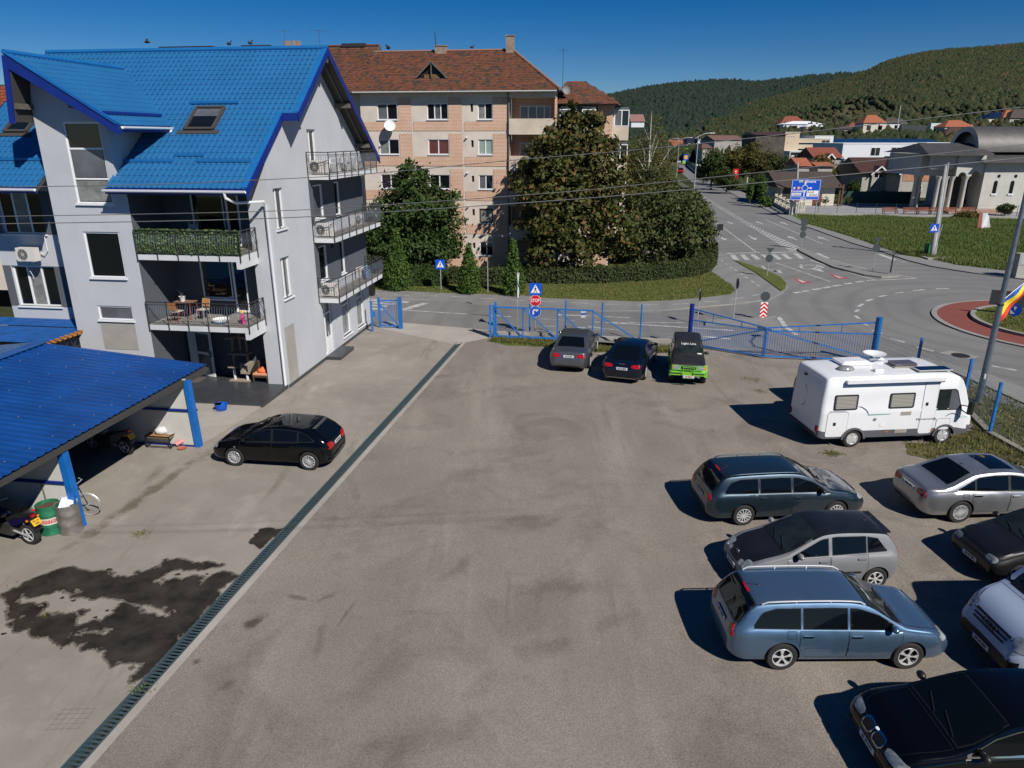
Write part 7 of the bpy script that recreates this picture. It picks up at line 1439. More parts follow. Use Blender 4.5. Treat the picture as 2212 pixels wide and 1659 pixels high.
# van and the dark car behind it
VT=[(-3.2,.6),(-3.19,2.25),(-3.1,2.32),(.6,2.36),(.85,2.30),(1.62,1.42),(1.75,1.36),(2.2,1.18),(2.42,.98),(2.5,.80),(2.53,.55)]
VANP=paint('pale_blue_grey_paint',(.40,.48,.62),.15,.38,.6)
c=Car('van','pale blue grey delivery van with slatted black grille, cut off at the right edge','van',(12.18,12.15),181.5,dict(W=2.0,wr=.34,axles=(-1.7,1.75),group=GRP,paint=VANP,top=VT,belt=[(-3.2,1.15),(1.5,1.15),(2.1,1.0),(2.5,.7)],bot=[(-9,.32),(9,.28)],Rr=.2,Rf=.75,k=.62,lean=.1,tumble=.12,cladding=.62,dlo_bot=[(.15,1.22),(1.3,1.22)],dlo_top=[(.15,1.95),(.85,1.95),(1.3,1.28)],wins=[(.2,1.25)],doors=[(.1,1.45)],screen=[(1.62,.84),(1.4,.86),(1.1,.82),(.92,.78)],screen_m=CARGLASS2,hood=[(1.72,.84),(2.0,.80),(2.25,.68),(2.38,.56)],mirror=(1.3,1.4),mirror_m=TRIM,head=[(2.22,.74,.95,.42,.30,-1,-.75,-.45)],plate_f=(.50,'HD 04 VKG'),rim=('disc',5),handle=TRIM)).stdparts()
for j in range(3):c.grid('grille_slot',[[(4,y,.98-j*.075+h_-.06*abs(y/.5)**2*0)for h_ in(-.022,.022)]for y in lin(11,-.52+j*.03,.52-j*.03)],(-1,0,0),.012,TRIM)
p=c.cast((4,0,.905),(-1,0,0),.035); text('IVECO',.13,c.t,p,(R(62),0,R(90)),TRIM,'badge_lettering',.01,1.1)
p=c.cast((1.52,.2,4),(0,0,-1),.015); b=MB(); b.box(-.1,.1,-.16,.16,0,.01); o=b.build('windscreen_paper',PLATEW,c.t,loc=p); o.rotation_euler=(0,R(40),0)
DKT=[(-1.9,.55),(-1.86,1.0),(-1.6,1.35),(-.6,1.42),(.0,1.40),(.3,1.33),(.92,.98),(1.1,.94),(1.5,.87),(1.82,.76),(1.9,.66),(1.93,.5)]
c=Car('hatchback_car','old black car with pale square headlamps in the shade behind the van','car',(13.42,15.62),185,dict(W=1.66,wr=.29,axles=(-1.25,1.2),group=GRP,paint=paint('dull_black_paint',(.006,.006,.007),0,.4,.3,.1),top=DKT,belt=[(-1.9,.9),(1,.9),(1.9,.62)],Rr=.3,Rf=.35,k=.8,dlo_bot=[(-1.5,.98),(.85,.93)],dlo_top=[(-1.45,1.0),(-1.2,1.28),(0,1.3),(.82,.95)],wins=[(-1.4,-.5),(-.4,.78)],doors=[(-.45,.9)],screen=[(.92,.62),(.6,.6),(.34,.56)],hood=[(1.0,.68),(1.4,.66),(1.8,.6)],mirror=(.7,1.0),head=[(1.87,.58,.66,.30,.16,-1,-.2,-.2)],plate_f=(.40,'HD 05 TBK'),handle=TRIM)).stdparts()
# small car hidden behind the motorhome
c=Car('hatchback_car','dark car almost hidden behind the white motorhome, only its rear corner showing','car',(13.62,27.5),6,dict(W=1.68,wr=.3,axles=(-1.25,1.25),group=GRP,paint=PBK,top=[(x,z)for x,z in PLT],belt=[(-1.9,.92),(1.0,.895),(2.0,.58)],dlo_bot=[(-1.4,1.0),(.88,.93)],dlo_top=[(-1.38,1.02),(-1.1,1.32),(0,1.36),(.86,.95)],wins=[(-1.35,-.5),(-.42,.84)],doors=[(-.5,.95)],screen=[(.98,.6),(.6,.59),(.22,.52)],rear=('x',1.06,1.33,.56,.47),mirror=(.72,1.0),tail=[(-1.82,.66,.92,.22,.30,1,.9,0)],handle=TRIM)).stdparts()
# lime green and black off-roader
LIME=paint('lime_green_paint',(.20,.52,.035),0,.3); MATB=mat('matt_black_wrap',(.016,.016,.017),.55,var=.25,vscale=3)
SV=[(-1.78,.62),(-1.76,1.0),(-1.70,1.5),(-1.6,1.62),(-.8,1.66),(.0,1.655),(.22,1.60),(.72,1.12),(.85,1.09),(1.4,1.04),(1.66,.98),(1.72,.85),(1.75,.6)]
c=Car('off_roader','black and lime green off-roader with bull bar facing the camera','car',(8.02,31.12),-101,dict(W=1.62,wr=.36,tw=.23,axles=(-1.15,1.08),group=GRP,paint=LIME,paint2=MATB,split=lambda q,n:n.z>.55 or q.z>1.02,top=SV,belt=[(-1.8,1.02),(1.7,.97)],bot=[(-9,.42),(9,.42)],Rr=.25,Rf=.28,k=.86,lean=.04,tumble=.22,flank=(.84,.86,.9,.93,.95,.93,.90),dlo_bot=[(-1.55,1.12),(.6,1.10)],dlo_top=[(-1.52,1.5),(-.1,1.53),(.15,1.5),(.58,1.13)],wins=[(-1.5,-.6),(-.5,.55)],doors=[(-.5,.75)],screen=[(.72,.63),(.5,.62),(.3,.60),(.22,.585)],screen_m=CARGLASS2,hood=[(.82,.66),(1.2,.65),(1.62,.62)],hood_m=MATB,mirror=(.52,1.18),mirror_m=MATB,grille=(.83,.66,.2),head=[(1.74,.52,.84,.30,.17,-1,0,0),(1.73,.70,.84,.09,.17,-1,-.15,0,AMBER)],rim=('bar',5),handle=TRIM)).stdparts()
h=thing('number_plate',None,None); h.parent=c.t; h.location=(1.955,0,.50); h.rotation_euler=(R(90),0,R(90)); b=MB(); b.box(-.25,.25,-.055,.055,-.01,0,0); b.box(-.25,-.215,-.054,.054,0,.002,1); b.build('plate_board',[PLATEW,PLATEB],h); text('TM 088256',.08,h,(.015,0,.003),(0,0,0),RED,sx=.8)
for ax in(-1.15,1.08):
 for sg in(-1,1):
  b=MB(); pr=[(math.cos(a)*.46,math.sin(a)*.44+.38)for a in[math.pi*k/12 for k in range(13)]]
  for(x0,z0),(x1,z1)in zip(pr,pr[1:]):b.add([(ax+x0,sg*.70,z0),(ax+x1,sg*.70,z1),(ax+x1,sg*.82,z1-.015),(ax+x0,sg*.82,z0-.015),(ax+x0*.9,sg*.82,.38+(z0-.38)*.88),(ax+x1*.9,sg*.82,.38+(z1-.38)*.88)],((0,1,2,3),(3,2,5,4)))
  b.build('wheel_flare',LIME,c.t,50)
b=MB(); b.box(1.66,1.86,-.80,.80,.52,.68); b.build('front_bumper',LIME,c.t)
b=MB(); X=1.92
for y0,y1,z0,z1 in((-.72,-.24,.68,.97),(.24,.72,.68,.97),(-.24,.24,.42,.97)):b.tube([(X,y0,z0),(X,y1,z0),(X,y1,z1),(X,y0,z1),(X,y0,z0),(X,y1,z0)],.022,6)
b.tube([(X,-.24,.80),(X,.24,.80)],.015,6); b.tube([(X,-.24,.9),(X,.24,.9)],.015,6); b.build('bull_bar',mat('lime_tube',(.16,.46,.06),.35),c.t,50)
p=c.cast((.30,0,4),(0,0,-1),.02); text('Light Line',.15,c.t,p,(R(42),0,R(90)),PLATEW,'windscreen_sticker',.002,1.1)
p=c.cast((.66,.48,4),(0,0,-1),.02); b=MB(); b.box(-.03,.03,-.1,.1,0,.004); o=b.build('windscreen_paper',PLATEW,c.t,loc=p); o.rotation_euler=(0,R(42),0)
# motorhome
MHP=mat('motorhome_white',(.74,.755,.77),.3,coat=.4,var=.03,vscale=1.2); MHG=mat('motorhome_skirt',(.10,.105,.12),.5)
ML=2.87; MT=[(-ML,.45),(-ML+.01,2.3),(-ML+.05,2.5),(-ML+.13,2.59),(-2.4,2.63),(1.5,2.64),(1.95,2.58),(2.25,2.40),(2.62,1.52),(2.75,1.30),(2.84,1.0),(2.87,.55)]
c=Car('motorhome','white motorhome with grey skirt, roof hatches and solar panel','motorhome',(13.36,24.10),5.6,dict(W=2.16,wr=.325,tw=.21,axles=(-1.55,1.83),paint=MHP,paint2=MHG,split=lambda q,n:q.z<.62 and abs(n.z)<.95,top=MT,belt=[(-2.9,1.35),(2.2,1.35),(2.87,.9)],bot=[(-9,.34),(9,.3)],Rr=.22,Rf=.55,k=.86,lean=.05,leanr=.03,tumble=.035,rc=.075,crown=.035,taper=.0,flank=(.97,.985,.995,1,1,1,1),dlo_bot=[(1.42,1.32),(2.28,1.32)],dlo_top=[(1.42,2.02),(2.02,2.02),(2.28,1.36)],wins=[],doors=[],screen=[(2.66,.86),(2.52,.90),(2.4,.88),(2.28,.86)],screen_m=CARGLASS2,mirror=None,rim=('disc',5),plate_r=(.62,'HD 44 ATA'),tail=[(-2.84,.98,.72,.16,.24,1,.9,0)]))
s=c
s.side('cab_window_surround',-1,lin(12,1.37,2.34),lambda x:1.29,lambda x:inter([(1.37,2.06),(2.05,2.06),(2.34,1.31)],x),.004,TRIM,5)
for x0,x1,m in((1.42,1.78,CARGLASS2),(1.83,2.25,GLASSG)):s.side('cab_window',-1,lin(6,x0,x1),1.33,lambda x:inter([(1.4,2.02),(2.02,2.02),(2.28,1.36)],x),.009,m,4)
r=s.sp['screen']; s.topq('windscreen_surround',[(x+(.04 if i==0 else-.03 if i==3 else 0),w+.05)for i,(x,w)in enumerate(r)],.005,TRIM); s.topq('windscreen',r,.01,CARGLASS2)
BLIND=mat('cream_blind',(.36,.345,.30),.5)
def rrect(name,x0,x1,z0,z1,off_,m,parent=None,rr=.06,sg=-1):
 return s.side(name,sg,[x0,x0+rr*.3,x0+rr]+lin(5,x0+rr*1.5,x1-rr*1.5)+[x1-rr,x1-rr*.3,x1],lambda x:z0+max(0,rr-math.sqrt(max(0,rr*rr-max(0,rr-min(x-x0,x1-x))**2))),lambda x:z1-max(0,rr-math.sqrt(max(0,rr*rr-max(0,rr-min(x-x0,x1-x))**2))),off_,m,6,parent)
for x0,x1 in((-2.42,-1.55),(-.42,.52)):
 w=rrect('living_window',x0,x1,1.42,1.98,.012,TRIM)
 rrect('pane',x0+.045,x1-.045,1.46,1.94,.02,GLASSG,w)
 for j in range(9):s.side('blind_slat',-1,[x0+.08,x1-.08],1.49+j*.049,1.525+j*.049,.026,BLIND,2,w)
SEAM=mat('grey_seam',(.20,.21,.23),.5)
for nm,x0,x1,z0,z1,rr in(('locker_door',-2.6,-1.83,.42,1.36,.08),('entrance_door',.82,1.35,.42,2.34,.10),('fuel_door',1.45,1.98,.55,.98,.05)):
 d_=rrect(nm,x0,x1,z0,z1,.005,SEAM,None,rr); rrect('door_face',x0+.014,x1-.014,z0+.014,z1-.014,.010,MHP,d_,rr)
 if nm!='fuel_door':x=x0+(.24 if nm=='locker_door' else .12); z=.86 if nm=='locker_door' else 1.48; s.side('door_handle',-1,[x,x+.1],z,z+.12,.016,TRIM,2,d_)
for x0,x1,z0,z1 in((.08,.46,1.16,1.30),(-.02,.40,.50,.64)):
 v_=s.side('vent_grille',-1,[x0,x1],z0,z1,.014,CREAM,2)
 for j in range(4):s.side('vent_slat',-1,[x0+.02,x1-.02],z0+.02+j*.03,z0+.035+j*.03,.02,SEAM,2,v_)
s.blob('water_cap',(-.85,-1.08,1.04),(.12,.12),(0,1,0),SEAM,.012,2); s.side('socket_cover',-1,[-.62,-.46],.76,.90,.012,PVC,2); s.side('step_board',-1,[.80,1.15],.33,.37,.06,RIM,2)
for x in(-.38,1.30):s.side('side_marker',-1,[x,x+.1],.535,.575,.014,AMBER,2)
NAVY=mat('navy_stripe',(.012,.03,.10),.4); TEAL=mat('teal_stripe',(.02,.28,.22),.4)
def arc_strip(x0,x1,z0,h,w,m,sg=-1,n=12):
 s.side('stripe_arc',sg,lin(n,x0,x1),lambda x:z0+h*math.sin(math.pi/2*min(1,(x1-x)/(x1-x0)+.02))**.6-w*(.3+.7*(x-x0)/(x1-x0)),lambda x:z0+h*math.sin(math.pi/2*min(1,(x1-x)/(x1-x0)+.02))**.6,.009,m,2)
arc_strip(-1.52,-1.12,1.24,.30,.05,NAVY); s.side('stripe',-1,lin(5,-1.12,-.30),lambda x:1.20+.02*(x+1.12),lambda x:1.235,.009,TEAL,2); s.side('stripe',-1,[-2.55,-1.95],1.40-.02,1.40,.009,SEAM,2)
s.side('stripe_arc',-1,lin(14,1.78,2.22),lambda x:1.0+.17*math.sin(math.pi*min(1,max(0,(x-1.72)/.56)))**.7-.03,lambda x:1.0+.17*math.sin(math.pi*min(1,max(0,(x-1.72)/.56)))**.7,.009,NAVY,2); s.side('stripe',-1,[2.22,2.6],.995,1.01,.009,TEAL,2); s.side('stripe',-1,[.9,1.98],.93,.945,.009,SEAM,2)
p=s.cast((1.05,-3,.99),(0,1,0),.014); text('Hymermobil',.11,s.t,p,(R(90),0,0),SEAM,'lettering',.002,1.3)
b=MB(); b.box(-2.1,1.45,-1.17,-1.06,2.40,2.52); b.build('awning',MHP,s.t); b=MB(); b.box(-2.1,1.42,-1.165,-1.09,2.365,2.398); b.build('awning_rail',NAVY,s.t)
z=2.655
b=MB(); b.box(-1.65,-.55,.05,.78,z,z+.09); b.add([(-1.6,.10,z+.09),(-.6,.10,z+.09),(-.6,.73,z+.09),(-1.6,.73,z+.09),(-1.5,.18,z+.13),(-.7,.18,z+.13),(-.7,.66,z+.13),(-1.5,.66,z+.13)],((0,1,5,4),(1,2,6,5),(2,3,7,6),(3,0,4,7),(4,5,6,7))); b.build('roof_hatch',MHP,s.t)
b=MB(); b.lathe([(.001,.13),(.16,.12),(.26,.07),(.30,.0)],14,(0,0,0)); o=b.build('roof_dome',GLASSC,s.t,50,loc=(-1.72,-.28,z-.01)); o.scale=(1.1,.7,1)
b=MB(); b.box(.05,.95,-.35,.2,z,z+.03,0); b.box(.10,.90,-.31,.16,z+.03,z+.13,1); b.build('skylight',[BLIND,mat('smoked_dome',(.10,.085,.085),.1,spec=.8)],s.t)
b=MB(); b.box(.62,1.85,-.88,-.42,z+.02,z+.06,0); b.box(.65,1.82,-.85,-.45,z+.06,z+.065,1); b.build('solar_panel',[RIM,mat('solar_cells',(.006,.008,.018),.12,spec=.8)],s.t)
b=MB(); b.lathe([(.001,.02),(.2,.05),(.38,.12),(.39,.14),(.2,.075),(.001,.05)],24,(.0,.0,.12)); b.tube([(0,0,0),(0,0,.14)],.05,8); b.box(-.2,.35,-.07,.07,0,.07); b.build('satellite_dish',PVC,s.t,50,loc=(-.18,.55,z+.03))
b=MB(); b.box(-.85,-.55,-.66,-.5,z-.01,z+.07); b.build('roof_vent',PVC,s.t)
b=MB(); b.tube([(2.32,-1.06,1.45),(2.40,-1.30,1.48),(2.42,-1.36,1.62)],.02,6); b.tube([(2.32,-1.06,1.28),(2.40,-1.34,1.2)],.02,6); b.add([],[]); b.box(2.36,2.46,-1.46,-1.28,1.22,1.68); b.build('mirror',TRIM,s.t)
b=MB(); p=s.cast((-4,.3,2.32),(1,0,0),.02); b.box(-.05,.02,-.06,.06,-.03,.03); b.build('rear_camera',TRIM,s.t,loc=p)
pr=[(math.cos(a)*.44,math.sin(a)*.43+.33)for a in[math.pi*k/14 for k in range(15)]]
for ax in(-1.55,1.83):
 b=MB()
 for(x0,z0),(x1,z1)in zip(pr,pr[1:]):b.add([(ax+x0,-1.085,z0),(ax+x1,-1.085,z1),(ax+x1,-1.115,z1),(ax+x0,-1.115,z0),(ax+x0*.85,-1.115,.33+(z0-.33)*.84),(ax+x1*.85,-1.115,.33+(z1-.33)*.84)],((0,1,2,3),(3,2,5,4)))
 b.build('wheel_flare',MHG,s.t,50)
for sg in(-1,1):
 for(x,y,zz_,w,h,dx,dy,dz)in s.sp['tail']:s.blob('tail_lamp',(x,sg*y,zz_),(w,h),(dx,sg*dy,dz),TAIL,.01,4)
s.grid('rear_stripe',[[(-4,.35+.35*math.cos(a)+q*.0,1.55+.42*math.sin(a)+q)for q in(0,.03)]for a in[math.pi*(.6+.8*k/10)for k in range(11)]],(1,0,0),.01,NAVY)
# distant cars on the avenue
def tiny_car(px,py,rgb,label,rot):
 P=G(px,py); b=MB(); b.add([(-2.1,-.85,.3),(2.1,-.85,.3),(2.1,.85,.3),(-2.1,.85,.3),(-2.1,-.85,.95),(2.0,-.85,.85),(2.0,.85,.85),(-2.1,.85,.95)],((0,1,5,4),(1,2,6,5),(2,3,7,6),(3,0,4,7),(4,5,6,7))); t=thing('distant_car',label,'car',P,rot,'cars far off along the avenue'); b.build('body',mat(f'far_paint_{label[:9]}',rgb,.35,coat=.5),t)
 b=MB(); b.add([(-1.9,-.8,.95),(.9,-.8,.9),(.9,.8,.9),(-1.9,.8,.95),(-1.5,-.6,1.45),(.3,-.6,1.45),(.3,.6,1.45),(-1.5,.6,1.45)],((0,1,5,4),(1,2,6,5),(2,3,7,6),(3,0,4,7),(4,5,6,7))); b.build('cabin',CARGLASS,t)
 for x in(-1.3,1.3):b=MB(); b.lathe([(.001,-.87),(.32,-.87),(.32,.87),(.001,.87)],10,(x,0,.32),'y'); b.build('wheel',RUBBER,t)
tiny_car(1470,373,(.35,.008,.02),'small red car driving away on the avenue, just past the birch',R(78))
tiny_car(1466,352,(.5,.5,.5),'white car further along the avenue beyond the red one',R(80))
tiny_car(1500,352,(.06,.06,.07),'dark car parked by the supermarket fence',R(40))
tiny_car(1508,360,(.55,.55,.56),'pale parked car nearest along the supermarket fence',R(40))
# ================================================================== drain channel
dr=thing('drain_channel','long slotted steel drain channel between the concrete and the gravel','drain',D0-DD*6,math.atan2(DD.y,DD.x))
TEALM=bpy.data.materials.new('drain_steel'); t=NT(TEALM)
t.color(t.mix(t.ramp(t.noise(.5,5,.6),.35,.65),(.040,.095,.125),(.11,.135,.13))); t.b.inputs['Roughness'].default_value=.45; t.b.inputs['Metallic'].default_value=.35
LD=(D1-D0).length+6
b=MB(); b.box(0,LD,-.155,.155,-.23,-.16); b.build('trough',mat('trough_dark',(.012,.012,.012),.9),dr)
for s in(-1,1):b=MB(); b.box(0,LD,min(s*.158,s*.118),max(s*.158,s*.118),-.155,.012); b.build('edge_frame',TEALM,dr)
bm_=MB(); bm_.add([(-.018,-.117,-.012),(.018,-.117,-.012),(.018,.117,-.012),(-.018,.117,-.012),(-.018,-.117,.008),(.018,-.117,.008),(.018,.117,.008),(-.018,.117,.008)],((0,1,5,4),(1,2,6,5),(2,3,7,6),(3,0,4,7),(4,5,6,7))); bme=bm_.mesh('bar',TEALM)
st_=MB(); k=0; x=5.2
while x<LD-.05:
 if k<298:o=obj('bar',bme,dr,(x,0,0)); o.rotation_euler=(0,0,.06)
 else:st_.box(x-.018,x+.018,-.117,.117,-.012,.008)
 k+=1; x+=.098
if st_.v:st_.build('bars',TEALM,dr,kind='stuff')
# ================================================================== fences and gates
def post(b,p,h,r=.04,n=8):b.tube([(p[0],p[1],0),(p[0],p[1],h)],r,n)
WIREB=mat('blue_grey_wire',(.05,.10,.17),.6,.3)
def wire_panel(parent,A_,B_,h,z0=.05,sp=.10,sh=.22):
 d=B_-A_; L=d.length; d.normalize(); b=MB(); n=int(L/sp)
 for k in range(n+1):p=A_+d*(L*k/n); b.tube([p+Vector((0,0,z0)),p+Vector((0,0,h))],.0035,3,cap=False)
 for k in range(int((h-z0)/sh)+1):z=z0+k*sh; b.tube([A_+Vector((0,0,z)),B_+Vector((0,0,z))],.004,3,cap=False)
 return b.build('wire_mesh',WIREB,parent,kind='stuff')
def fbar(parent,name,a,c,w=.06,m=BLUEF):b=MB(); b.bar(a,c,w); return b.build(name,m,parent)
# sliding gate
ga,gb=G(1066.7,730),G(1203.4,736); zt_=at_depth(1068,663,ga.y).z
sg_=thing('sliding_gate','blue sliding gate with diagonal braces and wire mesh before the stop sign','gate',ga,math.atan2((gb-ga).y,(gb-ga).x)); Lg=(gb-ga).length
k1,k2,k3=.46*Lg,Lg,1.54*Lg
fbar(sg_,'top_rail',(0,0,zt_),(k3,0,zt_),.07); fbar(sg_,'bottom_rail',(0,0,.12),(k2+.1,0,.12),.10)
for x,zb in((0,.1),(k1,.12),(k2,.12),(k3,.12)):fbar(sg_,'upright',(x,0,zb),(x,0,zt_+(.02 if x else .12)),.07 if x else .1)
for x0,x1 in((.03,k1-.05),(k1+.05,k2-.05),(k2+.05,k3-.2),(k3,k3+2.5)):fbar(sg_,'brace',(x0,0,zt_-.05),(x1,0,.15),.055)
wire_panel(sg_,Vector((0,.03,0)),Vector((k3,.03,0)),zt_)
gp_=thing('gate_post','blue double guide post at the left end of the sliding gate','post',G(1059,729)); b=MB(); b.box(-.06,.06,-.06,.06,0,zt_+.1); b.box(.25,.36,-.06,.06,0,zt_+.25); b.build('post',BLUEF,gp_)
# fixed mesh fence behind it
ff=thing('wire_fence','blue posted wire mesh fence on a low concrete base behind the parked cars','fence',(0,0,0))
fp=[G(1068,722),G(1144.3,722),G(1221,727),G(1299,732.4),G(1382.3,736.3),G(1484,741)]
for i,p in enumerate(fp[1:5]):b=MB(); post(b,p,2.0,.045); b.build('post',BLUEF,ff)
for a,c in zip(fp,fp[1:]):
 wire_panel(ff,a,c,1.85,.15,.10); b=MB(); b.bar(a+Vector((0,0,.05)),c+Vector((0,0,.05)),.22,.22); b.build('base_kerb',CONC2,ff)
ntc=thing('notice','small white notice with dark stripe hanging on the wire fence','notice',at_depth(*c4v(969,280),fp[2].y-.05)); b=MB(); b.box(-.14,.14,-.01,.01,-.21,.21,0); b.box(-.14,.14,-.012,-.0101,-.06,.04,1); b.build('board',[WHITE,PLATEB],ntc)
# small gate at the left
lg_=thing('side_gate','narrow blue barred gate leaf at the corner of the grey house','gate',G(821,708),math.atan2((G(862,709)-G(821,708)).y,(G(862,709)-G(821,708)).x)); Lq=(G(862,709)-G(821,708)).length; zq=at_depth(821,646,G(821,708).y).z
fbar(lg_,'upright',(0,0,0),(0,0,zq+.1),.11); fbar(lg_,'top_rail',(0,0,zq-.08),(Lq,0,zq-.08)); fbar(lg_,'bottom_rail',(0,0,.12),(Lq,0,.12)); fbar(lg_,'brace',(.05,0,zq-.3),(Lq-.05,0,.2),.05)
brm=MB().tube([(0,0,.1),(0,0,zq)],.012,4).mesh('bar',BLUEF)
for k in range(1,12):obj('bar',brm,lg_,(Lq*k/12,.0,0))
b=MB(); b.box(-.11,.11,-.1,.1,0,zq+.15); tag(b.build('gate_post',BTRIM2,loc=G(866,710)),'thick dark blue gate post right of the narrow gate leaf','post')
b=MB(); b.box(-.05,.05,-.05,.05,0,1.75); b.box(.05,.2,-.05,.05,.85,1.15); tag(b.build('gate_post',BLUEF,loc=G(805,716)),'thin blue post with black latch box against the house corner','post')
# swing gate of two leaves
s0,s1,s2=G(1488,748),G(1648.7,774),Vector((17.45,32.85,0))
def leaf(A_,B_,z0,z1,label,diag):
 d=B_-A_; L=d.length; t_=thing('swing_gate_leaf',label,'gate',A_,math.atan2(d.y,d.x)); rail=1.42
 fbar(t_,'top_rail',(.05,0,z0),(L-.03,0,z1),.055); fbar(t_,'middle_rail',(.05,0,rail if z0>z1 else z0-.14),(L-.03,0,z1-.14 if z0>z1 else rail),.05); fbar(t_,'bottom_rail',(.05,0,.12),(L-.03,0,.12),.06); fbar(t_,'brace',(.05,0,.2 if diag else z0-.1),(L-.05,0,z1-.1 if diag else .2),.05)
 for x in(.04,L-.04):fbar(t_,'upright',(x,0,.08),(x,0,max(z0,z1)if(x<1)==(z0>z1)else min(z0,z1)),.06)
 for f in(.3,.68):zz_=z0+(z1-z0)*f; fbar(t_,'strut',(L*f,0,rail),(L*f,0,zz_),.035)
 n=int(L/.115); bmx=MB().tube([(0,0,.1),(0,0,rail+.06)],.011,4).mesh('bar',BLUEF)
 for k in range(1,n):obj('bar',bmx,t_,(L*k/n,0,0))
 return t_
leaf(s0,s1,2.0,1.55,'left leaf of the blue barred swing gate, behind the green off-roader',True); leaf(s1,s2,1.55,2.0,'right leaf of the blue barred swing gate, behind the motorhome',False)
for p,h,r,l in((s0,2.25,.12,'dark blue gate post at the left of the swing gate'),(s2,2.25,.15,'thick blue gate post at the right end of the swing gate')):b=MB(); b.cyl((0,0),r,0,h,12); tag(b.build('gate_post',BTRIM2 if r>.13 else BTRIM,loc=p),l,'post')
fr_=thing('wire_fence','blue posted wire fence on the grassy right edge behind the motorhome','fence',(0,0,0)); pf=[Vector((17.45,32.85,0)),G(2100,0+862).xy.to_3d()if False else Vector((18.2,30.0,0)),Vector((18.55,27.2,0)),G(2137,937),Vector((17.9,20.2,0)),Vector((18.4,16,0))]
pf[1:3]=[Vector((18.0,30.1,0)),Vector((18.3,27.0,0))]
for p in pf[1:]:b=MB(); b.box(p.x-.045,p.x+.045,p.y-.045,p.y+.045,0,2.0); b.build('post',BLUEF,fr_)
for a,c in zip(pf,pf[1:]):wire_panel(fr_,a,c,1.7,.1,.10,.2); b=MB(); b.bar(a+Vector((0,0,.0)),c+Vector((0,0,.0)),.22,.2); b.build('base_kerb',CONC,fr_)
# ================================================================== road signs
GREYB=mat('sign_back',(.055,.065,.07),.5,.2); SB=mat('sign_blue',(.006,.075,.52),.35); SW=mat('sign_white',(.80,.80,.80),.4); SRD=mat('sign_red',(.55,.008,.02),.35); SK=mat('sign_black',(.012,.012,.012),.5)
def pole(t_,h,r=.03):b=MB(); b.tube([(0,0,0),(0,0,h)],r,8); return b.build('pole',STEEL,t_)
def plate(t_,pts,z,m,back=GREYB,name='sign_plate',y=-.045):
 n=len(pts); b=MB(); b.prism_dir([(x,y,z+q)for x,q in pts],(0,.012,0),1); b.poly([(x,y-.001,z+q)for x,q in pts],0); return b.build(name,[m,back],t_)
SQ=lambda s:[(-s,-s),(s,-s),(s,s),(-s,s)]
NG=lambda r,n,a0=0:[(r*math.cos(a0+2*math.pi*k/n),r*math.sin(a0+2*math.pi*k/n))for k in range(n)]
def flat(parent,polys,z,m,y=-.049,name='symbol'):
 b=MB()
 for p in polys:b.poly([(x,y,z+q)for x,q in p])
 return b.build(name,m,parent)
def crossing(t_,z,s):
 p=plate(t_,SQ(s),z,SB); flat(p,[[(-.78*s,-.62*s),(.78*s,-.62*s),(0,.78*s)]],z,SW)
 k=s; fig=[NG(.085*k,8)]; fig=[[(x,y+.40*k)for x,y in fig[0]],[(-.06*k,.28*k),(-.10*k,-.1*k),(.08*k,-.1*k),(.07*k,.28*k)][::1],[(-.10*k,-.1*k),(-.28*k,-.45*k),(-.18*k,-.48*k),(.0,-.1*k)],[(.08*k,-.1*k),(.25*k,-.42*k),(.15*k,-.47*k),(-.02*k,-.1*k)],[(.06*k,.25*k),(.22*k,-.02*k),(.16*k,-.06*k),(.02*k,.15*k)],[(-.05*k,.25*k),(-.24*k,.02*k),(-.18*k,-.04*k),(-.02*k,.15*k)]]
 flat(p,fig,z,SK,-.052); flat(p,[[(x0*k,-.60*k),(x0*k+.10*k,-.60*k),(x0*.75*k+.07*k,-.45*k),(x0*.75*k,-.45*k)]for x0 in(-.62,-.40,-.16,.10,.34)],z,SK,-.0515); return p
def sign(px,py,top,label,cat='road sign',rot=0.,r=.03):
 P=G(px,py); t_=thing('road_sign',label,cat,P,rot); h=at_depth(px,top,P.y).z; pole(t_,h,r); return t_,h,lambda y:at_depth(px,y,P.y).z,P
t_,h,zf,P=sign(1155.5,722,612,'post with blue crossing sign, red STOP sign and blue arrow disc',rot=.0); s_=13/1534*(P.y*.945+3.4)
crossing(t_,zf(624.5),s_); o=plate(t_,NG(s_*.98,8,math.pi/8),zf(649),SW); flat(o,[NG(s_*.92,8,math.pi/8)],zf(649),SRD,-.0485); text('STOP',s_*.80,o,(0,-.052,zf(649)),(R(90),0,0),SW,'lettering',.001,.74)
o=plate(t_,NG(s_*.95,24),zf(672.5),SW); flat(o,[NG(s_*.90,24)],zf(672.5),SB,-.0485); k=s_
flat(o,[[(-.42*k,-.5*k),(-.2*k,-.5*k),(-.2*k,.12*k),(-.42*k,.12*k)],[(-.42*k,.12*k),(.15*k,.12*k),(.15*k,.34*k),(-.3*k,.34*k)],[(.15*k,-.1*k),(.58*k,.23*k),(.15*k,.56*k)]],zf(672.5),SW,-.052)
t_,h,zf,P=sign(1117.4,717,587,'tall post with two signs seen edge on, left of the stop sign',rot=R(80)); plate(t_,[(-.4,.3),(0,-.38),(.4,.3)],h-.4,SW); plate(t_,NG(.32,16),h-1.15,SW)
t_,h,zf,P=sign(953,629,562,'blue pedestrian crossing sign on the lawn, left of the middle thuja'); crossing(t_,zf(571),10.2/1534*(P.y*.945+3.4))
t_,h,zf,P=sign(1054,634,563,'bare grey post on the lawn between two thujas','post')
t_,h,zf,P=sign(1506,699,625,'grey post with sign edge on, just left of the swing gate',rot=R(85)); plate(t_,NG(.3,16),h-.35,SW)
t_,h,zf,P=sign(1583.6,692.4,598.7,'tall grey post with edge on round sign behind the left gate leaf',rot=R(88)); plate(t_,NG(.32,16),h-.35,SW)
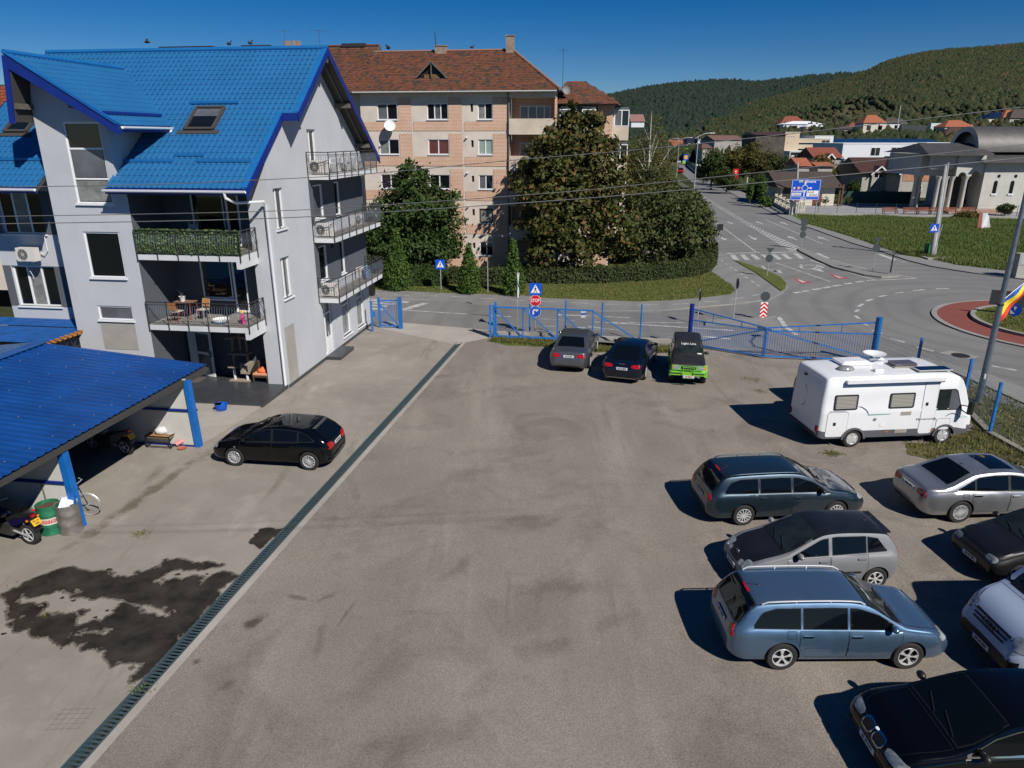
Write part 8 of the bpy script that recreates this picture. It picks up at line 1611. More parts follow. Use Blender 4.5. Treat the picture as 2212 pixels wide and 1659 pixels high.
t_,h,zf,P=sign(1647,689,627,'red and white chevron panel topped by a dark round sign back'); k=(P.y*.945+3.4)/1534
w,z0,z1=7.4*k,zf(687.5),zf(652.5); o=plate(t_,[(-w,z0),(w,z0),(w,z1),(-w,z1)],0,SW,name='chevron_panel'); n=4; hh=(z1-z0)/4
flat(o,[[(-w,max(z0,z0+hh*(j+.0)-hh*.25)),(0,z0+hh*(j+.55)),(w,max(z0,z0+hh*j-hh*.25)),(w,z0+hh*(j+.35)),(0,min(z1,z0+hh*(j+1.1))),(-w,z0+hh*(j+.35))]for j in range(4)],0,SRD); plate(t_,NG(10.3*k,20),zf(640),GREYB,name='sign_back')
for px,py,top,l,items in((1656.6,598.7,534,'back of a give way triangle and round sign at the street corner',(('t',540.5,9),('c',557.7,8.3))),(1730,537,473,'post with square and two round sign backs on the far traffic island',(('s',479.6,7),('c',493.2,6.7),('c',507,6.7))),(1884.4,586,514.5,'back of a give way triangle and round sign by the right kerb',(('t',517.5,8),('c',536,8.3))),(1550.6,539.5,483,'black square sign back beside the avenue bush',(('q',490.6,6.5),)),(2201,0,0,'',())):
 if not items:continue
 t_,h,zf,P=sign(px,py,top,l); k=(P.y*.945+3.4)/1534
 for q,y,r_ in items:
  pts=NG(r_*k,20)if q=='c' else([(-r_*k,r_*.55*k),(0,-r_*.75*k),(r_*k,r_*.55*k)][::-1]if q=='t' else SQ(r_*k)); plate(t_,pts,zf(y),GREYB if q!='q' else SK,name='sign_back')
t_,h,zf,P=sign(1922,591,548,'leaning red and white striped marker seen edge on at the island tip','marker post',R(78)); o=plate(t_,[(-.14,.1),(.14,.1),(.14,h),(-.14,h)],0,SW); flat(o,[[(-.14,.1+j*.35),(.14,.22+j*.35),(.14,.40+j*.35),(-.14,.28+j*.35)]for j in range(int(h/.35)-0)],0,SRD)
c8v=lambda x,y:(1958.5+.24301*x,547.2+.24301*y)
t_,h,zf,P=sign(*c8v(940,597),c8v(0,455)[1],'blue arrow disc on the roundabout lawn, beside the lamp post',rot=-.7); o=plate(t_,NG(.36,20),zf(c8v(0,503)[1]),SB); flat(o,[[(-.08,.2),(.08,.2),(.0,-.05)],[(-.22,-.0),(.05,-.22),(-.2,-.25)]],zf(c8v(0,503)[1]),SW)
t_,h,zf,P=sign(*c8v(862,562),c8v(0,345)[1],'dark red chevron board on the roundabout lawn behind the flag',rot=-.5); o=plate(t_,[(-.9,-.45),(.9,-.45),(.9,.45),(-.9,.45)],zf(c8v(0,400)[1]),GREYB); flat(o,[[(-.6+x,-.4),(-.3+x,-.4),(-.05+x,0),(-.3+x,.4),(-.6+x,.4),(-.35+x,0)]for x in(0,.6)],zf(c8v(0,400)[1]),mat('dark_red',(.12,.01,.015),.5))
t_,h,zf,P=sign(*c8v(1045,470),c8v(0,325)[1],'grey round sign back at the right picture edge',rot=.2); plate(t_,NG(.4,20),zf(c8v(0,357)[1]),GREYB)
# big direction board
P=G(1721,467); Pb=G(1749,464); ds=thing('direction_sign','big blue direction board with roundabout diagram on two posts by the meadow','road sign',(P.x,P.y,0),0); kk=(P.y*.945+3.4)/1534
cx_=at_depth(1741.5,400,P.y).x-P.x; z0,z1=at_depth(1740,431.7,P.y).z,at_depth(1740,387.7,P.y).z; hw,hh=31*kk,(z1-z0)/2; zc=(z0+z1)/2
for x in(0,Pb.x-P.x):b=MB(); b.tube([(x,.1,0),(x,.1,z1-.1)],.07,8); b.build('post',STEEL,ds)
b=MB(); b.box(cx_-hw,cx_+hw,-.03,.03,z0,z1); pan=b.build('board',SB,ds)
b=MB()
for x0,x1,za,zb in((-hw+.05,hw-.05,z0+.05,z0+.09),(-hw+.05,hw-.05,z1-.09,z1-.05),(-hw+.05,-hw+.09,z0+.09,z1-.09),(hw-.09,hw-.05,z0+.09,z1-.09),(-hw+.09,hw-.09,z0+hh*.28,z0+hh*.28+.04)):b.box(cx_+x0,cx_+x1,-.034,-.031,za,zb)
b.build('border',SW,pan); U=lambda a,c:(cx_+a*hw,-.036,zc+c*hh)
def stxt(s,a,c,size,m=SW,al='CENTER'):text(s,size,pan,U(a,c),(R(90),0,0),m,'lettering',.001,.9,al)
def sbox(a,c,w,h_,m,y=-.035):b=MB(); q=U(a,c); b.box(q[0]-w*hw,q[0]+w*hw,y,y+.003,q[2]-h_*hh,q[2]+h_*hh); b.build('panel',m,pan)
sbox(-.38,.80,.14,.10,mat('sign_green',(.01,.25,.06),.4)); stxt('E79',-.38,.80,.38); sbox(-.07,.80,.08,.09,SRD,-.0345); stxt('66',-.07,.80,.3); stxt('Simeria',.30,.80,.50); stxt('Caransebeş',-.48,-.14,.46); sbox(-.60,-.45,.32,.13,SW); stxt('Centru',-.60,-.45,.42,SK); sbox(.50,-.36,.40,.28,SW); stxt('Zonă',.36,-.24,.45,SK); stxt('servicii',.55,-.50,.45,SK); stxt('300 m',-.10,-.87,.36)
b=MB(); rc_=U(-.08,.17); pts=[(rc_[0]+.38*math.cos(2*math.pi*k/20),-.045,rc_[2]+.38*math.sin(2*math.pi*k/20))for k in range(21)]; b.tube(pts,.045,4,cap=False)
b.bar((rc_[0],-.045,rc_[2]-.4),(rc_[0]-.0,-.045,zc-hh*.66),.13,.02,up=(0,1,0)); b.bar((rc_[0]+.4,-.045,rc_[2]),(rc_[0]+.75,-.045,rc_[2]),.1,.02,up=(0,1,0)); b.bar((rc_[0],-.045,rc_[2]+.4),(rc_[0],-.045,rc_[2]+.62),.1,.02,up=(0,1,0)); b.bar((rc_[0]-.4,-.045,rc_[2]),(rc_[0]-.55,-.045,rc_[2]),.1,.02,up=(0,1,0))
for a in((.75,0,1,0),(0,.6,0,1)):x,z=rc_[0]+a[0],rc_[2]+a[1]; b.poly([(x-a[3]*.16,-.05,z-a[2]*.16),(x+a[2]*.28+(a[3]*.16 if not a[2]else 0),-.05,z+(0 if a[2]else-.0)),(x-a[3]*0,-.05,z+a[3]*.28+a[2]*.16)])
b.poly([(rc_[0]-1.35,-.05,rc_[2]-.16),(rc_[0]-1.35,-.05,rc_[2]+.16),(rc_[0]-1.6,-.05,rc_[2])]); b.build('diagram',SW,pan)
b=MB(); b.add([(rc_[0]-.85+x,-.046,rc_[2]+z)for x,z in NG(.22,16)],(tuple(range(16)),)); b.build('no_entry_ring',SRD,pan); b=MB(); b.add([(rc_[0]-.85+x,-.048,rc_[2]+z)for x,z in NG(.16,16)],(tuple(range(16)),)); b.build('no_entry_field',SW,pan); b=MB(); b.box(rc_[0]-.97,rc_[0]-.73,-.051,-.049,rc_[2]-.05,rc_[2]+.05); b.build('lorry_symbol',SK,pan)
sbox(-.80,.14,.08,.09,SRD,-.0345); stxt('68',-.80,.14,.3)
# far boards along the avenue
def board(name,label,cat,x0,y0,x1,y1,Y,m,posts=True):
 a,c=at_depth(x0,y0,Y),at_depth(x1,y1,Y); t_=thing(name,label,cat,((a.x+c.x)/2,Y,0)); w=(c.x-a.x)/2; b=MB(); b.box(-w,w,-.05,.05,c.z,a.z); p=b.build('board',m,t_)
 b=MB()
 for x in(-w*.6,w*.6):b.tube([(x,.12,0),(x,.12,a.z-.1)],.08,6)
 b.build('post',STEEL,t_); return t_,p,w,c.z,a.z
t_,p,w,z0,z1=board('direction_sign','dark blue direction board farther down the avenue under the trees','road sign',*P1(733,572),*P1(825,680),175,mat('shaded_sign_blue',(.004,.028,.20),.5))
b=MB(); b.box(-w*.1,w*.05,-.056,-.051,z0+.3,z1-.4)
for q in(.25,.42):b.box(-w*.8,-w*.25,-.056,-.051,z0+(z1-z0)*q,z0+(z1-z0)*q+.14)
b.box(w*.35,w*.7,-.056,-.051,z0+(z1-z0)*.3,z0+(z1-z0)*.42); b.build('faint_lettering',mat('faded_white',(.18,.22,.30),.6),p)
t_,p,w,z0,z1=board('advert_banner','narrow red roadside advert with white marks below the yellowing trees','banner',*P1(968,645),*P1(1015,745),150,mat('advert_red',(.55,.015,.012),.5)); b=MB()
for f in(.25,.5,.75):b.add([(-w*.4,-.056,z0+(z1-z0)*(f-.07)),(w*.4,-.056,z0+(z1-z0)*(f-.07)),(0,-.056,z0+(z1-z0)*(f+.1))],((0,1,2),))
b.build('white_marks',SW,p)
t_,p,w,z0,z1=board('shop_sign','square blue shop sign with yellow disc at the avenue end','sign',*P1(452,497),*P1(500,565),300,SB); zc2=(z0+z1)/2+w*.2; b=MB(); b.add([(x,-.06,zc2+z)for x,z in NG(w*.82,20)],(tuple(range(20)),)); o=b.build('disc_rim',SRD,p); b=MB(); b.add([(x,-.07,zc2+z)for x,z in NG(w*.72,20)],(tuple(range(20)),)); b.build('disc',mat('sign_yellow',(.8,.5,.01),.4),o); text('Lidl',w*.75,p,(0,-.08,zc2),(R(90),0,0),SB,'lettering',.001)
t_,p,w,z0,z1=board('road_sign','fluorescent green framed crossing sign near the supermarket','road sign',*P1(442,560),*P1(470,588),265,mat('fluor_green',(.35,.75,.05),.5)); b=MB(); b.box(-w*.6,w*.6,-.06,-.051,z0+.3,z1-.3); b.build('symbol_panel',SB,p)
sf=thing('green_fence','dark green panel fence along the supermarket car park','fence',(0,0,0)); fa=[G(1474,349),G(1484,356),G(1497,367),G(1512,377),G(1524,384)]
for a,c in zip(fa,fa[1:]):b=MB(); b.bar(a+Vector((0,0,.9)),c+Vector((0,0,.9)),.06,1.7); b.build('fence_panel',mat('green_panel',(.02,.10,.07),.6),sf)
# ================================================================== street lamps, poles, wires, flag
def street_lamp(px,py,top,label,arm=2.2,base=None,dbl=True):
 P=base or G(px,py); h=at_depth(px,top,P.y).z; t_=thing('street_lamp',label,'street lamp',P,0,'street lamps along the avenue'); b=MB(); b.tube([(0,0,0),(0,0,h)],.11,8,r1=.06); b.build('pole',STEEL,t_)
 b=MB(); b.tube([(-.5,0,h-.3),(0,0,h),(arm*.5,0,h+.45),(arm,0,h+.55)],.05,6); b.build('arm',STEEL,t_); b=MB(); b.box(arm-.1,arm+.75,-.14,.14,h+.5,h+.6); b.build('lamp_head',WHITE,t_); return t_
street_lamp(1497,437,295,'nearest curved street lamp of the avenue, over the thicket',1.9); street_lamp(1463,0,302,'second street lamp of the avenue, over the red roof',2.6,at_depth(1463,360,190).xy.to_3d()); street_lamp(1442,0,303,'farthest small street lamp, left of the second',2.4,at_depth(1442,350,240).xy.to_3d())
P=G(2113,868); lp=thing('lamp_post','tall galvanised lamp post on the right verge with a flag behind it','lamp post',P); b=MB(); b.tube([(0,0,0),(0,0,3),(0,0,9.6)],[.13,.115,.07],12); b.build('pole',mat('lamp_steel',(.20,.235,.28),.4,.65,var=.25,vscale=2),lp); b=MB(); b.box(-.10,-.03,-.16,-.12,1.05,1.25); b.build('service_box',mat('grey_door',(.5,.5,.5),.6),lp); b=MB(); b.tube([(0,0,9.5),(.4,.5,10.0),(1.2,1.5,10.2)],.04,6); b.box(1.0,1.5,1.4,1.7,10.15,10.25); b.build('lamp_arm',STEEL,lp)
zb_=at_depth(*c8v(815,455),P.y).z; b=MB(); b.lathe([(.115,-.03),(.13,-.03),(.13,.03),(.115,.03)],12,(0,0,zb_)); b.build('flag_bracket',IRON,lp)
fl=thing('flag','blue yellow and red flag hanging limp from a slanted staff on the lamp post','flag',(P.x,P.y+.14,zb_)); e=at_depth(*c8v(1075,238),P.y+.5)-Vector((P.x,P.y+.14,zb_)); b=MB(); b.tube([(0,0,0),tuple(e)],.015,6); b.build('staff',STEEL,fl)
def cloth(i0,i1,m):
 b=MB(); n,k=12,4; rows_=[]
 for i in range(n+1):
  s=i/n; row=[]
  for j in range(k+1):
   q=i0+(i1-i0)*j/k; top=e*(1.0-.0); a=e*(1-.95*s*(1-q*.35)); drop=q*(.42+.75*s); row.append((a.x-q*.18*s,a.y+.07*math.sin(s*9+q*4),a.z-drop-.10*math.sin(s*3.1)*q))
  rows_.append(row)
 b.v=[p for r_ in rows_ for p in r_]; b.f=[(i*(k+1)+j,(i+1)*(k+1)+j,(i+1)*(k+1)+j+1,i*(k+1)+j+1)for i in range(n)for j in range(k)]; b.m=[0]*len(b.f); b.build('cloth_band',m,fl,80)
cloth(0,.28,mat('flag_blue',(.02,.10,.42),.8)); cloth(.28,.66,mat('flag_yellow',(.78,.58,.02),.8)); cloth(.66,1.0,mat('flag_red',(.60,.05,.02),.8))
POLEC=mat('pole_concrete',(.42,.41,.39),.85,var=.12,vscale=3)
def cpole(base,pxt,pyt,label,r0=.17,r1=.1,m=POLEC):
 tp=at_depth(pxt,pyt,base.y); b=MB(); t_=thing('utility_pole',label,'utility pole',base); b.tube([(0,0,0),((tp.x-base.x),0,tp.z)],r0,8,r1=r1); b.build('pole',m,t_); b=MB(); b.bar((tp.x-base.x-.5,0,tp.z-.4),(tp.x-base.x+.5,0,tp.z-.4),.07)
 for x in(-.4,0,.4):b.cyl((tp.x-base.x+x,0),.04,tp.z-.36,tp.z-.2,6)
 b.build('crossarm',IRON,t_); return t_
b1=G(2013,556); cpole(b1,2043,355,'pale concrete utility pole with crossing sign beside the green bin, thicker of the twin',.22,.13); t2=cpole(G(2019,556),2049,351,'thinner steel pole leaning close beside the concrete pole',.1,.07,STEEL)
pd=thing('pole_base','pale concrete pad under the twin poles at the pavement','slab',G(2020,560)); b=MB(); b.box(-1.0,1.4,-.6,.6,0,.2); b.build('slab',CONC2,pd)
P=G(2010,557); tc=thing('road_sign','blue pedestrian crossing sign fixed to the twin poles','road sign',(P.x,P.y-.35,0)); b=MB(); b.tube([(0,0,0),(.3,0,at_depth(2018,484,P.y).z)],.035,6); b.build('pole',STEEL,tc); o=MB(); x_=at_depth(2018,492.7,P.y-.35).x-P.x; tc2=crossing(tc,at_depth(2018,492.7,P.y-.35).z,9/1534*(P.y*.945+3.4)); tc2.location.x+=x_
for ch_ in tc2.children:pass
P=G(2004,553); bn=thing('litter_bin','small green litter bin at the foot of the twin poles','bin',P); b=MB(); b.box(-.3,.3,-.25,.25,.15,1.05); b.build('body',mat('bin_green',(.02,.14,.05),.5),bn); b=MB(); b.box(-.32,.32,-.27,.27,1.05,1.15); b.cyl((.33,0),.04,0,1.4,6); b.build('lid',mat('bin_green_dark',(.012,.08,.03),.5),bn)
for(x,y,xt,yt,l)in((*P1(840,820),*P1(870,415),'pale leaning concrete pole by the avenue trees'),(*P1(1108,790),*P1(1127,520),'pale concrete pole right of the red advert'),(*P1(1625,1040),*P1(1637,575),'concrete pole rising behind the blue direction board')):cpole(G(x,y),xt,yt,l,.2,.13)
cpole(hit_hill(*c2v(950,285)),*c2v(957,220),'small pole on the slope beside the orange roofed house',.25,.2);
CABLE=mat('cable',(.12,.12,.125),.6)
def cable(pts,label,Y=9.0,r=.0050):
 p=smooth_line([at_depth(x,y,Y)for x,y in pts],3); b=MB(); b.tube(p,r,6); return tag(b.build('overhead_cable',CABLE,smooth=60),label,'cable','overhead cables across the yard')
cable([(-400,412),(78,403),(320,399.5),(570,388.5),(800,376.5),(1100,346),(1382,324),(1728,287),(2212,231.5),(2500,196)],'topmost overhead cable crossing the whole picture')
cable([(-400,474),(0,467.4),(300,463),(576,457),(749,448.7),(1210,416.4),(1382,399),(1728,363.8),(2212,312.4),(2500,280)],'middle overhead cable, closely above the lowest one')
cable([(-400,491),(0,483.4),(300,479),(576,472.6),(749,464),(1210,433),(1382,419),(1728,386.8),(2212,340.8),(2500,312)],'lowest overhead cable crossing the whole picture',r=.0058)
# distribution cabinet at the right edge
P=G(2204,600); cb=thing('cabinet','grey distribution cabinet on the meadow edge at the right border','cabinet',P); b=MB(); b.box(-.6,.6,-.3,.3,0,1.0); b.box(-.62,.62,-.32,.32,1.02,1.9); b.build('body',GREYC,cb); b=MB(); b.box(-.5,.5,-.335,-.321,1.1,1.8); b.build('door',mat('cab_door',(.35,.38,.38),.6),cb)
P=G(*c2v(1800,1215)); rf=thing('banner','torn white and red election banner on a frame in the meadow','banner',P); b=MB(); b.add([(-.6,0,.2),(-.2,-.1,.1),(-.3,0,1.9),(-.7,0,1.8)],((0,1,2,3),)); b.build('red_part',mat('faded_red',(.35,.10,.09),.8),rf); b=MB(); b.add([(-.2,-.1,.1),(.5,.1,.15),(.9,0,.3),(.5,0,1.5),(.1,-.1,1.95),(-.3,0,1.9)],((0,1,4,5),(1,2,3,4))); b.build('white_part',WHITEW,rf)
b=MB(); b.tube([(-.65,.03,0),(-.65,.03,1.9)],.03,5); b.tube([(.3,.05,0),(.1,.0,1.95)],.03,5); b.build('frame',WOODD,rf)
# ================================================================== things under the carport
WOODP=mat('pale_wood_board',(.34,.20,.09),.6,var=.2,vscale=4)
def drum(u,v,label,m,open_m,band=None):
 t_=thing('oil_drum',label,'drum',UV(u,v),.3); R_=.29; H_=.86; pr=[(R_*.96,0),(R_*1.02,.015),(R_,.04)]
 for z in(H_/3,2*H_/3):pr+=[(R_,z-.03),(R_*1.035,z),(R_,z+.03)]
 pr+=[(R_,H_-.03),(R_*1.025,H_),(R_*.97,H_),(R_*.97,H_-.12),(.001,H_-.12)]; b=MB(); b.lathe(pr,28); b.build('shell',m,t_,40)
 b=MB(); b.lathe([(R_*.965,H_-.10),(.001,H_-.10)],20); b.build('fill',open_m,t_)
 if band:b=MB(); b.lathe([(R_*1.006,.34),(R_*1.006,.53)],28); b.build('band',band,t_,40)
 return t_
GRN_D=mat('drum_green',(.012,.16,.07),.45,var=.4,vscale=5,rgb2=(.03,.20,.11)); RUST=mat('rust',(.09,.045,.028),.9,var=.4,vscale=8)
d=drum(-1.35,-12.22,'green oil drum with a white and red lettered band',GRN_D,RUST,mat('drum_band',(.58,.55,.50),.6,var=.2,vscale=6))
b=MB(); b.lathe([(.2935,.385),(.2935,.485)],28); b.build('red_stripe',mat('drum_red',(.42,.05,.05),.6,var=.35,vscale=9),d,40)
for k,chs in enumerate('CASTROL'):a=R(-112+k*13); o=text(chs,.10,d,(.297*math.cos(a),.297*math.sin(a),.435),(R(90),0,a+R(90)),mat('worn_white',(.55,.48,.44),.7),'letter',.002)
d2=drum(-.86,-12.12,'bare steel drum holding crumpled white packaging',mat('drum_steel',(.27,.255,.235),.42,.55,var=.3,vscale=5),RUST)
b=MB(); b.box(-.15,.10,-.14,.10,.76,.86); b.add([(-.19,-.18,.82),(.18,-.12,.84),(.2,.13,.92),(-.1,.18,.92)],((0,1,2,3),)); b.box(-.08,.06,.0,.10,.86,1.0); b.build('packaging',mat('foam_white',(.72,.74,.80),.8),None,loc=UV(-.86,-12.12),rotz=.5,label='crumpled white foam packaging sticking out of the steel drum',cat='packaging')
for(u,v,du,h,l,m)in((-1.55,-12.0,-.12,1.45,'dark broom handle leaning on the panel left of the green drum',WOODD),(-.85,-11.96,.03,1.3,'grey rake handle leaning upright behind the steel drum',STEEL),(-.62,-12.02,-.05,.9,'thin grey rod leaning at the foot of the blue post',STEEL)):b=MB(); b.tube([(0,0,0),(du,.12,h)],.02,6); tag(b.build('tool_handle',m,loc=UV(u,v)),l,'tool')
b=MB(); b.tube([(0,0,.62),(.32,-.05,.5)],.028,6); tag(b.build('plastic_stick',RED,loc=UV(-1.85,-12.2)),'red plastic handle poking out behind the green drum','tool')
bk=thing('bucket','large dark plastic tub left of the green drum','tub',UV(-1.95,-12.1)); b=MB(); b.lathe([(.22,0),(.27,.55),(.29,.56),(.27,.57),(.25,.55),(.2,.1),(.001,.1)],18); b.build('tub',BLACK,bk,40)
# motorcycles
def motorcycle(P,rot,label,body_m,acc,plate=True):
 t_=thing('motorcycle',label,'motorcycle',P,rot); ty,rm=wheel_meshes(.30,.15,('bar',5),0)
 for x in(-.68,.68):w=obj('wheel',ty,t_,(x,0,.30)); obj('rim',rm,w); o=obj('rim',rm,w); o.rotation_euler=(0,0,math.pi)
 b=MB(); b.ball((.25,0,.78),.25,12,8,0,(1.25,.62,.72)); b.build('tank',body_m,t_,60)
 b=MB(); b.add([(-.05,-.14,.74),(-.05,.14,.74),(-.55,.13,.82),(-.95,.08,.96),(-.95,-.08,.96),(-.55,-.13,.82),(-.1,-.1,.62),(-.1,.1,.62),(-.8,.07,.80),(-.8,-.07,.80)],((0,1,2,5),(5,2,3,4),(0,5,9,6),(1,7,8,2),(4,3,8,9),(2,8,3),(5,4,9),(6,9,8,7))); b.build('seat',BLACK,t_)
 b=MB(); b.add([(-.2,-.15,.70),(-.9,-.11,.92),(-.85,-.12,.78),(-.25,-.16,.52)],((0,1,2,3),(3,2,1,0))); b.add([(-.2,.15,.70),(-.9,.11,.92),(-.85,.12,.78),(-.25,.16,.52)],((0,1,2,3),(3,2,1,0))); b.build('tail_fairing',body_m,t_); b=MB(); b.bar((-.3,-.165,.66),(-.82,-.128,.84),.03,.05); b.build('fairing_stripe',acc,t_)
 b=MB(); b.box(-.25,.3,-.17,.17,.25,.58); b.tube([(.1,-.2,.3),(-.3,-.22,.28),(-.85,-.22,.42)],.05,8); b.build('engine',mat('engine_metal',(.09,.09,.09),.45,.6),t_)
 b=MB(); b.tube([(.68,-.1,.3),(.42,-.1,.98)],.028,6); b.tube([(.68,.1,.3),(.42,.1,.98)],.028,6); b.tube([(.36,-.36,1.02),(.44,0,1.04),(.36,.36,1.02)],.018,6); b.tube([(-.68,-.1,.3),(-.1,-.1,.4)],.03,6); b.tube([(-.68,.1,.3),(-.1,.1,.4)],.03,6); b.build('fork',STEEL,t_)
 b=MB(); b.ball((.62,0,.88),.15,10,7,0,(.8,1,1.1)); b.build('front_fairing',body_m,t_,60); b=MB(); b.lathe([(.10,.0),(.001,.03)],12,(.74,0,.88),'x'); b.build('headlamp',LAMP,t_)
 b=MB(); pr=[(math.cos(a)*.34-.68,math.sin(a)*.34+.31)for a in[R(60+100*k/8)for k in range(9)]]
 for(x0,z0),(x1,z1)in zip(pr,pr[1:]):b.quad((x0,-.08,z0),(x1,-.08,z1),(x1,.08,z1),(x0,.08,z0))
 b.build('mudguard',TRIM,t_)
 b=MB(); b.box(-.97,-.92,-.06,.06,.86,.93); b.build('tail_lamp',TAIL,t_)
 for s in(-1,1):b=MB(); b.ball((-.9,s*.16,.80),.035,8,6); b.build('indicator',AMBER,t_)
 h=thing('number_plate',None,None); h.parent=t_; h.location=(-1.02,0,.72); h.rotation_euler=(R(55),0,R(-90)); b=MB(); b.box(-.12,.12,-.09,.09,-.006,0); b.build('plate_board',PLATEY,h); text('BB-100',.06,h,(0,.035,.002),(0,0,0),INK,'lettering',.001); text('848',.07,h,(0,-.04,.002),(0,0,0),INK,'lettering',.001)
 b=MB(); b.tube([(0,-.15,.3),(-.05,-.35,.02)],.015,5); b.build('side_stand',IRON,t_); return t_
motorcycle(UV(-2.1,-12.75),H_ROT+R(170),'dark violet motorcycle with green stripe and yellow plate beside the drums',mat('violet_paint',(.012,.008,.05),.25,coat=.6),mat('green_stripe',(.12,.5,.12),.4))
motorcycle(UV(-3.25,-7.2),H_ROT+R(172),'dark motorcycle with yellow plate in the shade of the carport',mat('grey_fairing',(.10,.10,.105),.3,coat=.5),mat('silver_stripe',(.25,.25,.26),.4))
# bicycle behind the post
bi=thing('bicycle','old bicycle leaning behind the nearer blue carport post','bicycle',UV(-1.45,-11.35),H_ROT+R(8))
wb_=MB(); wb_.tube([(.33*math.cos(2*math.pi*k/28),0,.33*math.sin(2*math.pi*k/28))for k in range(29)],.018,6,cap=False); wm=wb_.mesh('wheel',mat('grey_tyre',(.28,.28,.28),.8),60)
sp_=MB()
for k in range(14):a=2*math.pi*k/14; sp_.bar((0,.01*(-1)**k,0),(.32*math.cos(a),0,.32*math.sin(a)),.004)
sp_.lathe([(.03,-.03),(.03,.03)],8,axis='y'); spm=sp_.mesh('spokes',STEEL)
for x in(-.52,.52):w=obj('wheel',wm,bi,(x,0,.345)); obj('spokes',spm,w)
b=MB(); B1,B2,B3,B4=(-.12,0,.30),(-.28,0,.82),(.36,0,.86),(-.52,0,.345)
for a,c in((B1,B2),(B2,B3),(B1,B3),(B1,B4),(B2,B4),(B3,(.52,0,.345)),(B3,(.33,0,1.02)),(B2,(-.30,0,.95))):b.tube([a,c],.016,6)
b.build('frame',TRIM,bi); b=MB(); b.tube([(.22,-.28,1.06),(.36,-.2,1.04),(.34,0,1.02),(.36,.2,1.04),(.22,.28,1.06)],.013,6); b.build('handlebar',STEEL,bi); b=MB(); b.ball((-.3,0,.97),.12,10,6,0,(1.1,.6,.3)); b.build('saddle',BLACK,bi,60)
b=MB(); pr=[(math.cos(a)*.37+.52,math.sin(a)*.37+.345)for a in[R(20+110*k/8)for k in range(9)]]; b.tube([(x,0,z)for x,z in pr],.02,4); b.lathe([(.09,-.01),(.09,.01),(.001,.01)],16,(-.12,.03,.30),'y'); b.build('mudguard',STEEL,bi)
# low table, bag, roll, bucket
lt=thing('low_table','low table with wooden top and black tube frame at the carport edge','table',UV(-1.78,-6.42),H_ROT); b=MB(); b.box(-.46,.44,-.24,.26,.38,.42); b.build('table_top',WOODP,lt)
b=MB()
for x in(-.46,.44):
 for y in(-.26,.28):b.bar((x,y,0),(x,y,.47),.03)
for z in(.07,.45):
 for y in(-.26,.28):b.bar((-.46,y,z),(.44,y,z),.025)
 for x in(-.46,.44):b.bar((x,-.26,z),(x,.28,z),.025)
b.build('frame',BLACK,lt); b=MB(); b.ball((0,0,.12),.19,12,8,0,(1.25,.9,.75)); b.ball((.1,.05,.18),.13,10,7); b.build('plastic_bag',mat('plastic_bag',(.62,.62,.62),.5,bump=1.,bscale=14),None,60,UV(-1.82,-6.35,.42),label='white crumpled plastic bag on the low table',cat='bag')
b=MB(); b.ball((0,0,.03),.09,10,6,0,(1.3,1,.4)); b.build('cloth',GREYC,None,60,UV(-1.5,-6.38,.42),label='small grey rag beside the plastic bag on the low table',cat='rag')
b=MB(); b.lathe([(.001,0),(.085,0),(.085,.26),(.05,.26),(.05,.2),(.001,.2)],16); b.xf(Matrix.Rotation(R(70),4,'Y')); tag(b.build('pink_tub',mat('pink_plastic',(.62,.22,.22),.5),loc=UV(-1.26,-6.48,.10),rotz=.6,smooth=40),'pink plastic beaker lying on its side beside the low table','beaker')
b=MB(); b.lathe([(.001,.02),(.12,.02),(.15,.05),(.16,.05),(.13,.0),(.001,0)],16); tag(b.build('pet_bowl',mat('terracotta',(.35,.10,.06),.6),loc=UV(-.95,-6.62,.006)),'shallow reddish bowl on the concrete by the blue post','bowl')
bu=thing('mop_bucket','bright blue oval mop bucket on the pale slab','bucket',UV(-1.47,-3.0,.05),H_ROT+.2); b=MB(); n=20; prf=[(.15,0),(.19,.26),(.205,.27),(.195,.28),(.175,.26),(.14,.04),(.001,.04)]; b.lathe(prf,n); b.v=[(x*1.3,y,z)for x,y,z in b.v]; b.build('pail',mat('bucket_blue',(.005,.10,.50),.35),bu,40); b=MB(); b.tube([(.24,-.0,.24),(.2,-.22,.12),(0,-.27,.08),(-.2,-.22,.12),(-.24,0,.24)],.012,6); b.build('handle',mat('handle_navy',(.006,.03,.2),.4),bu); b=MB(); b.add([(-.24,-.1,.275),(.0,-.17,.275),(.0,.17,.275),(-.24,.1,.275)],((0,1,2,3),(3,2,1,0))); b.build('wringer',mat('bucket_blue2',(.01,.16,.6),.4),bu)
# under the loggia
ct=thing('cat_tree','beige carpeted cat tree with posts and boxes in the shaded loggia','cat tree',UV(-2.3,.35,.15),H_ROT); PL=mat('beige_plush',(.28,.24,.19),.95); SIS=mat('sisal_rope',(.22,.16,.09),.95);
b=MB(); b.box(-.5,.45,-.28,.28,0,.05); b.build('base',PL,ct)
for x,y,z0,z1 in((-.3,-.1,.05,.62),(.28,-.1,.05,.35),(-.28,-.05,.66,1.2),(-.3,0,1.25,1.9),(.3,.05,.85,1.2),(.33,.05,1.25,1.95),(0,.1,1.3,2.3)):b=MB(); b.cyl((x,y),.06,z0,z1,10); b.build('post',PLATEW if z0<.1 else SIS,ct,40)
for x0,x1,y0,y1,z in((-.48,-.1,-.28,.12,.62),(-.45,.45,-.2,.25,1.2),(-.52,-.1,-.2,.2,1.9),(.12,.52,-.2,.2,1.95)):b=MB(); b.box(x0,x1,y0,y1,z,z+.05); b.build('platform',PL,ct)
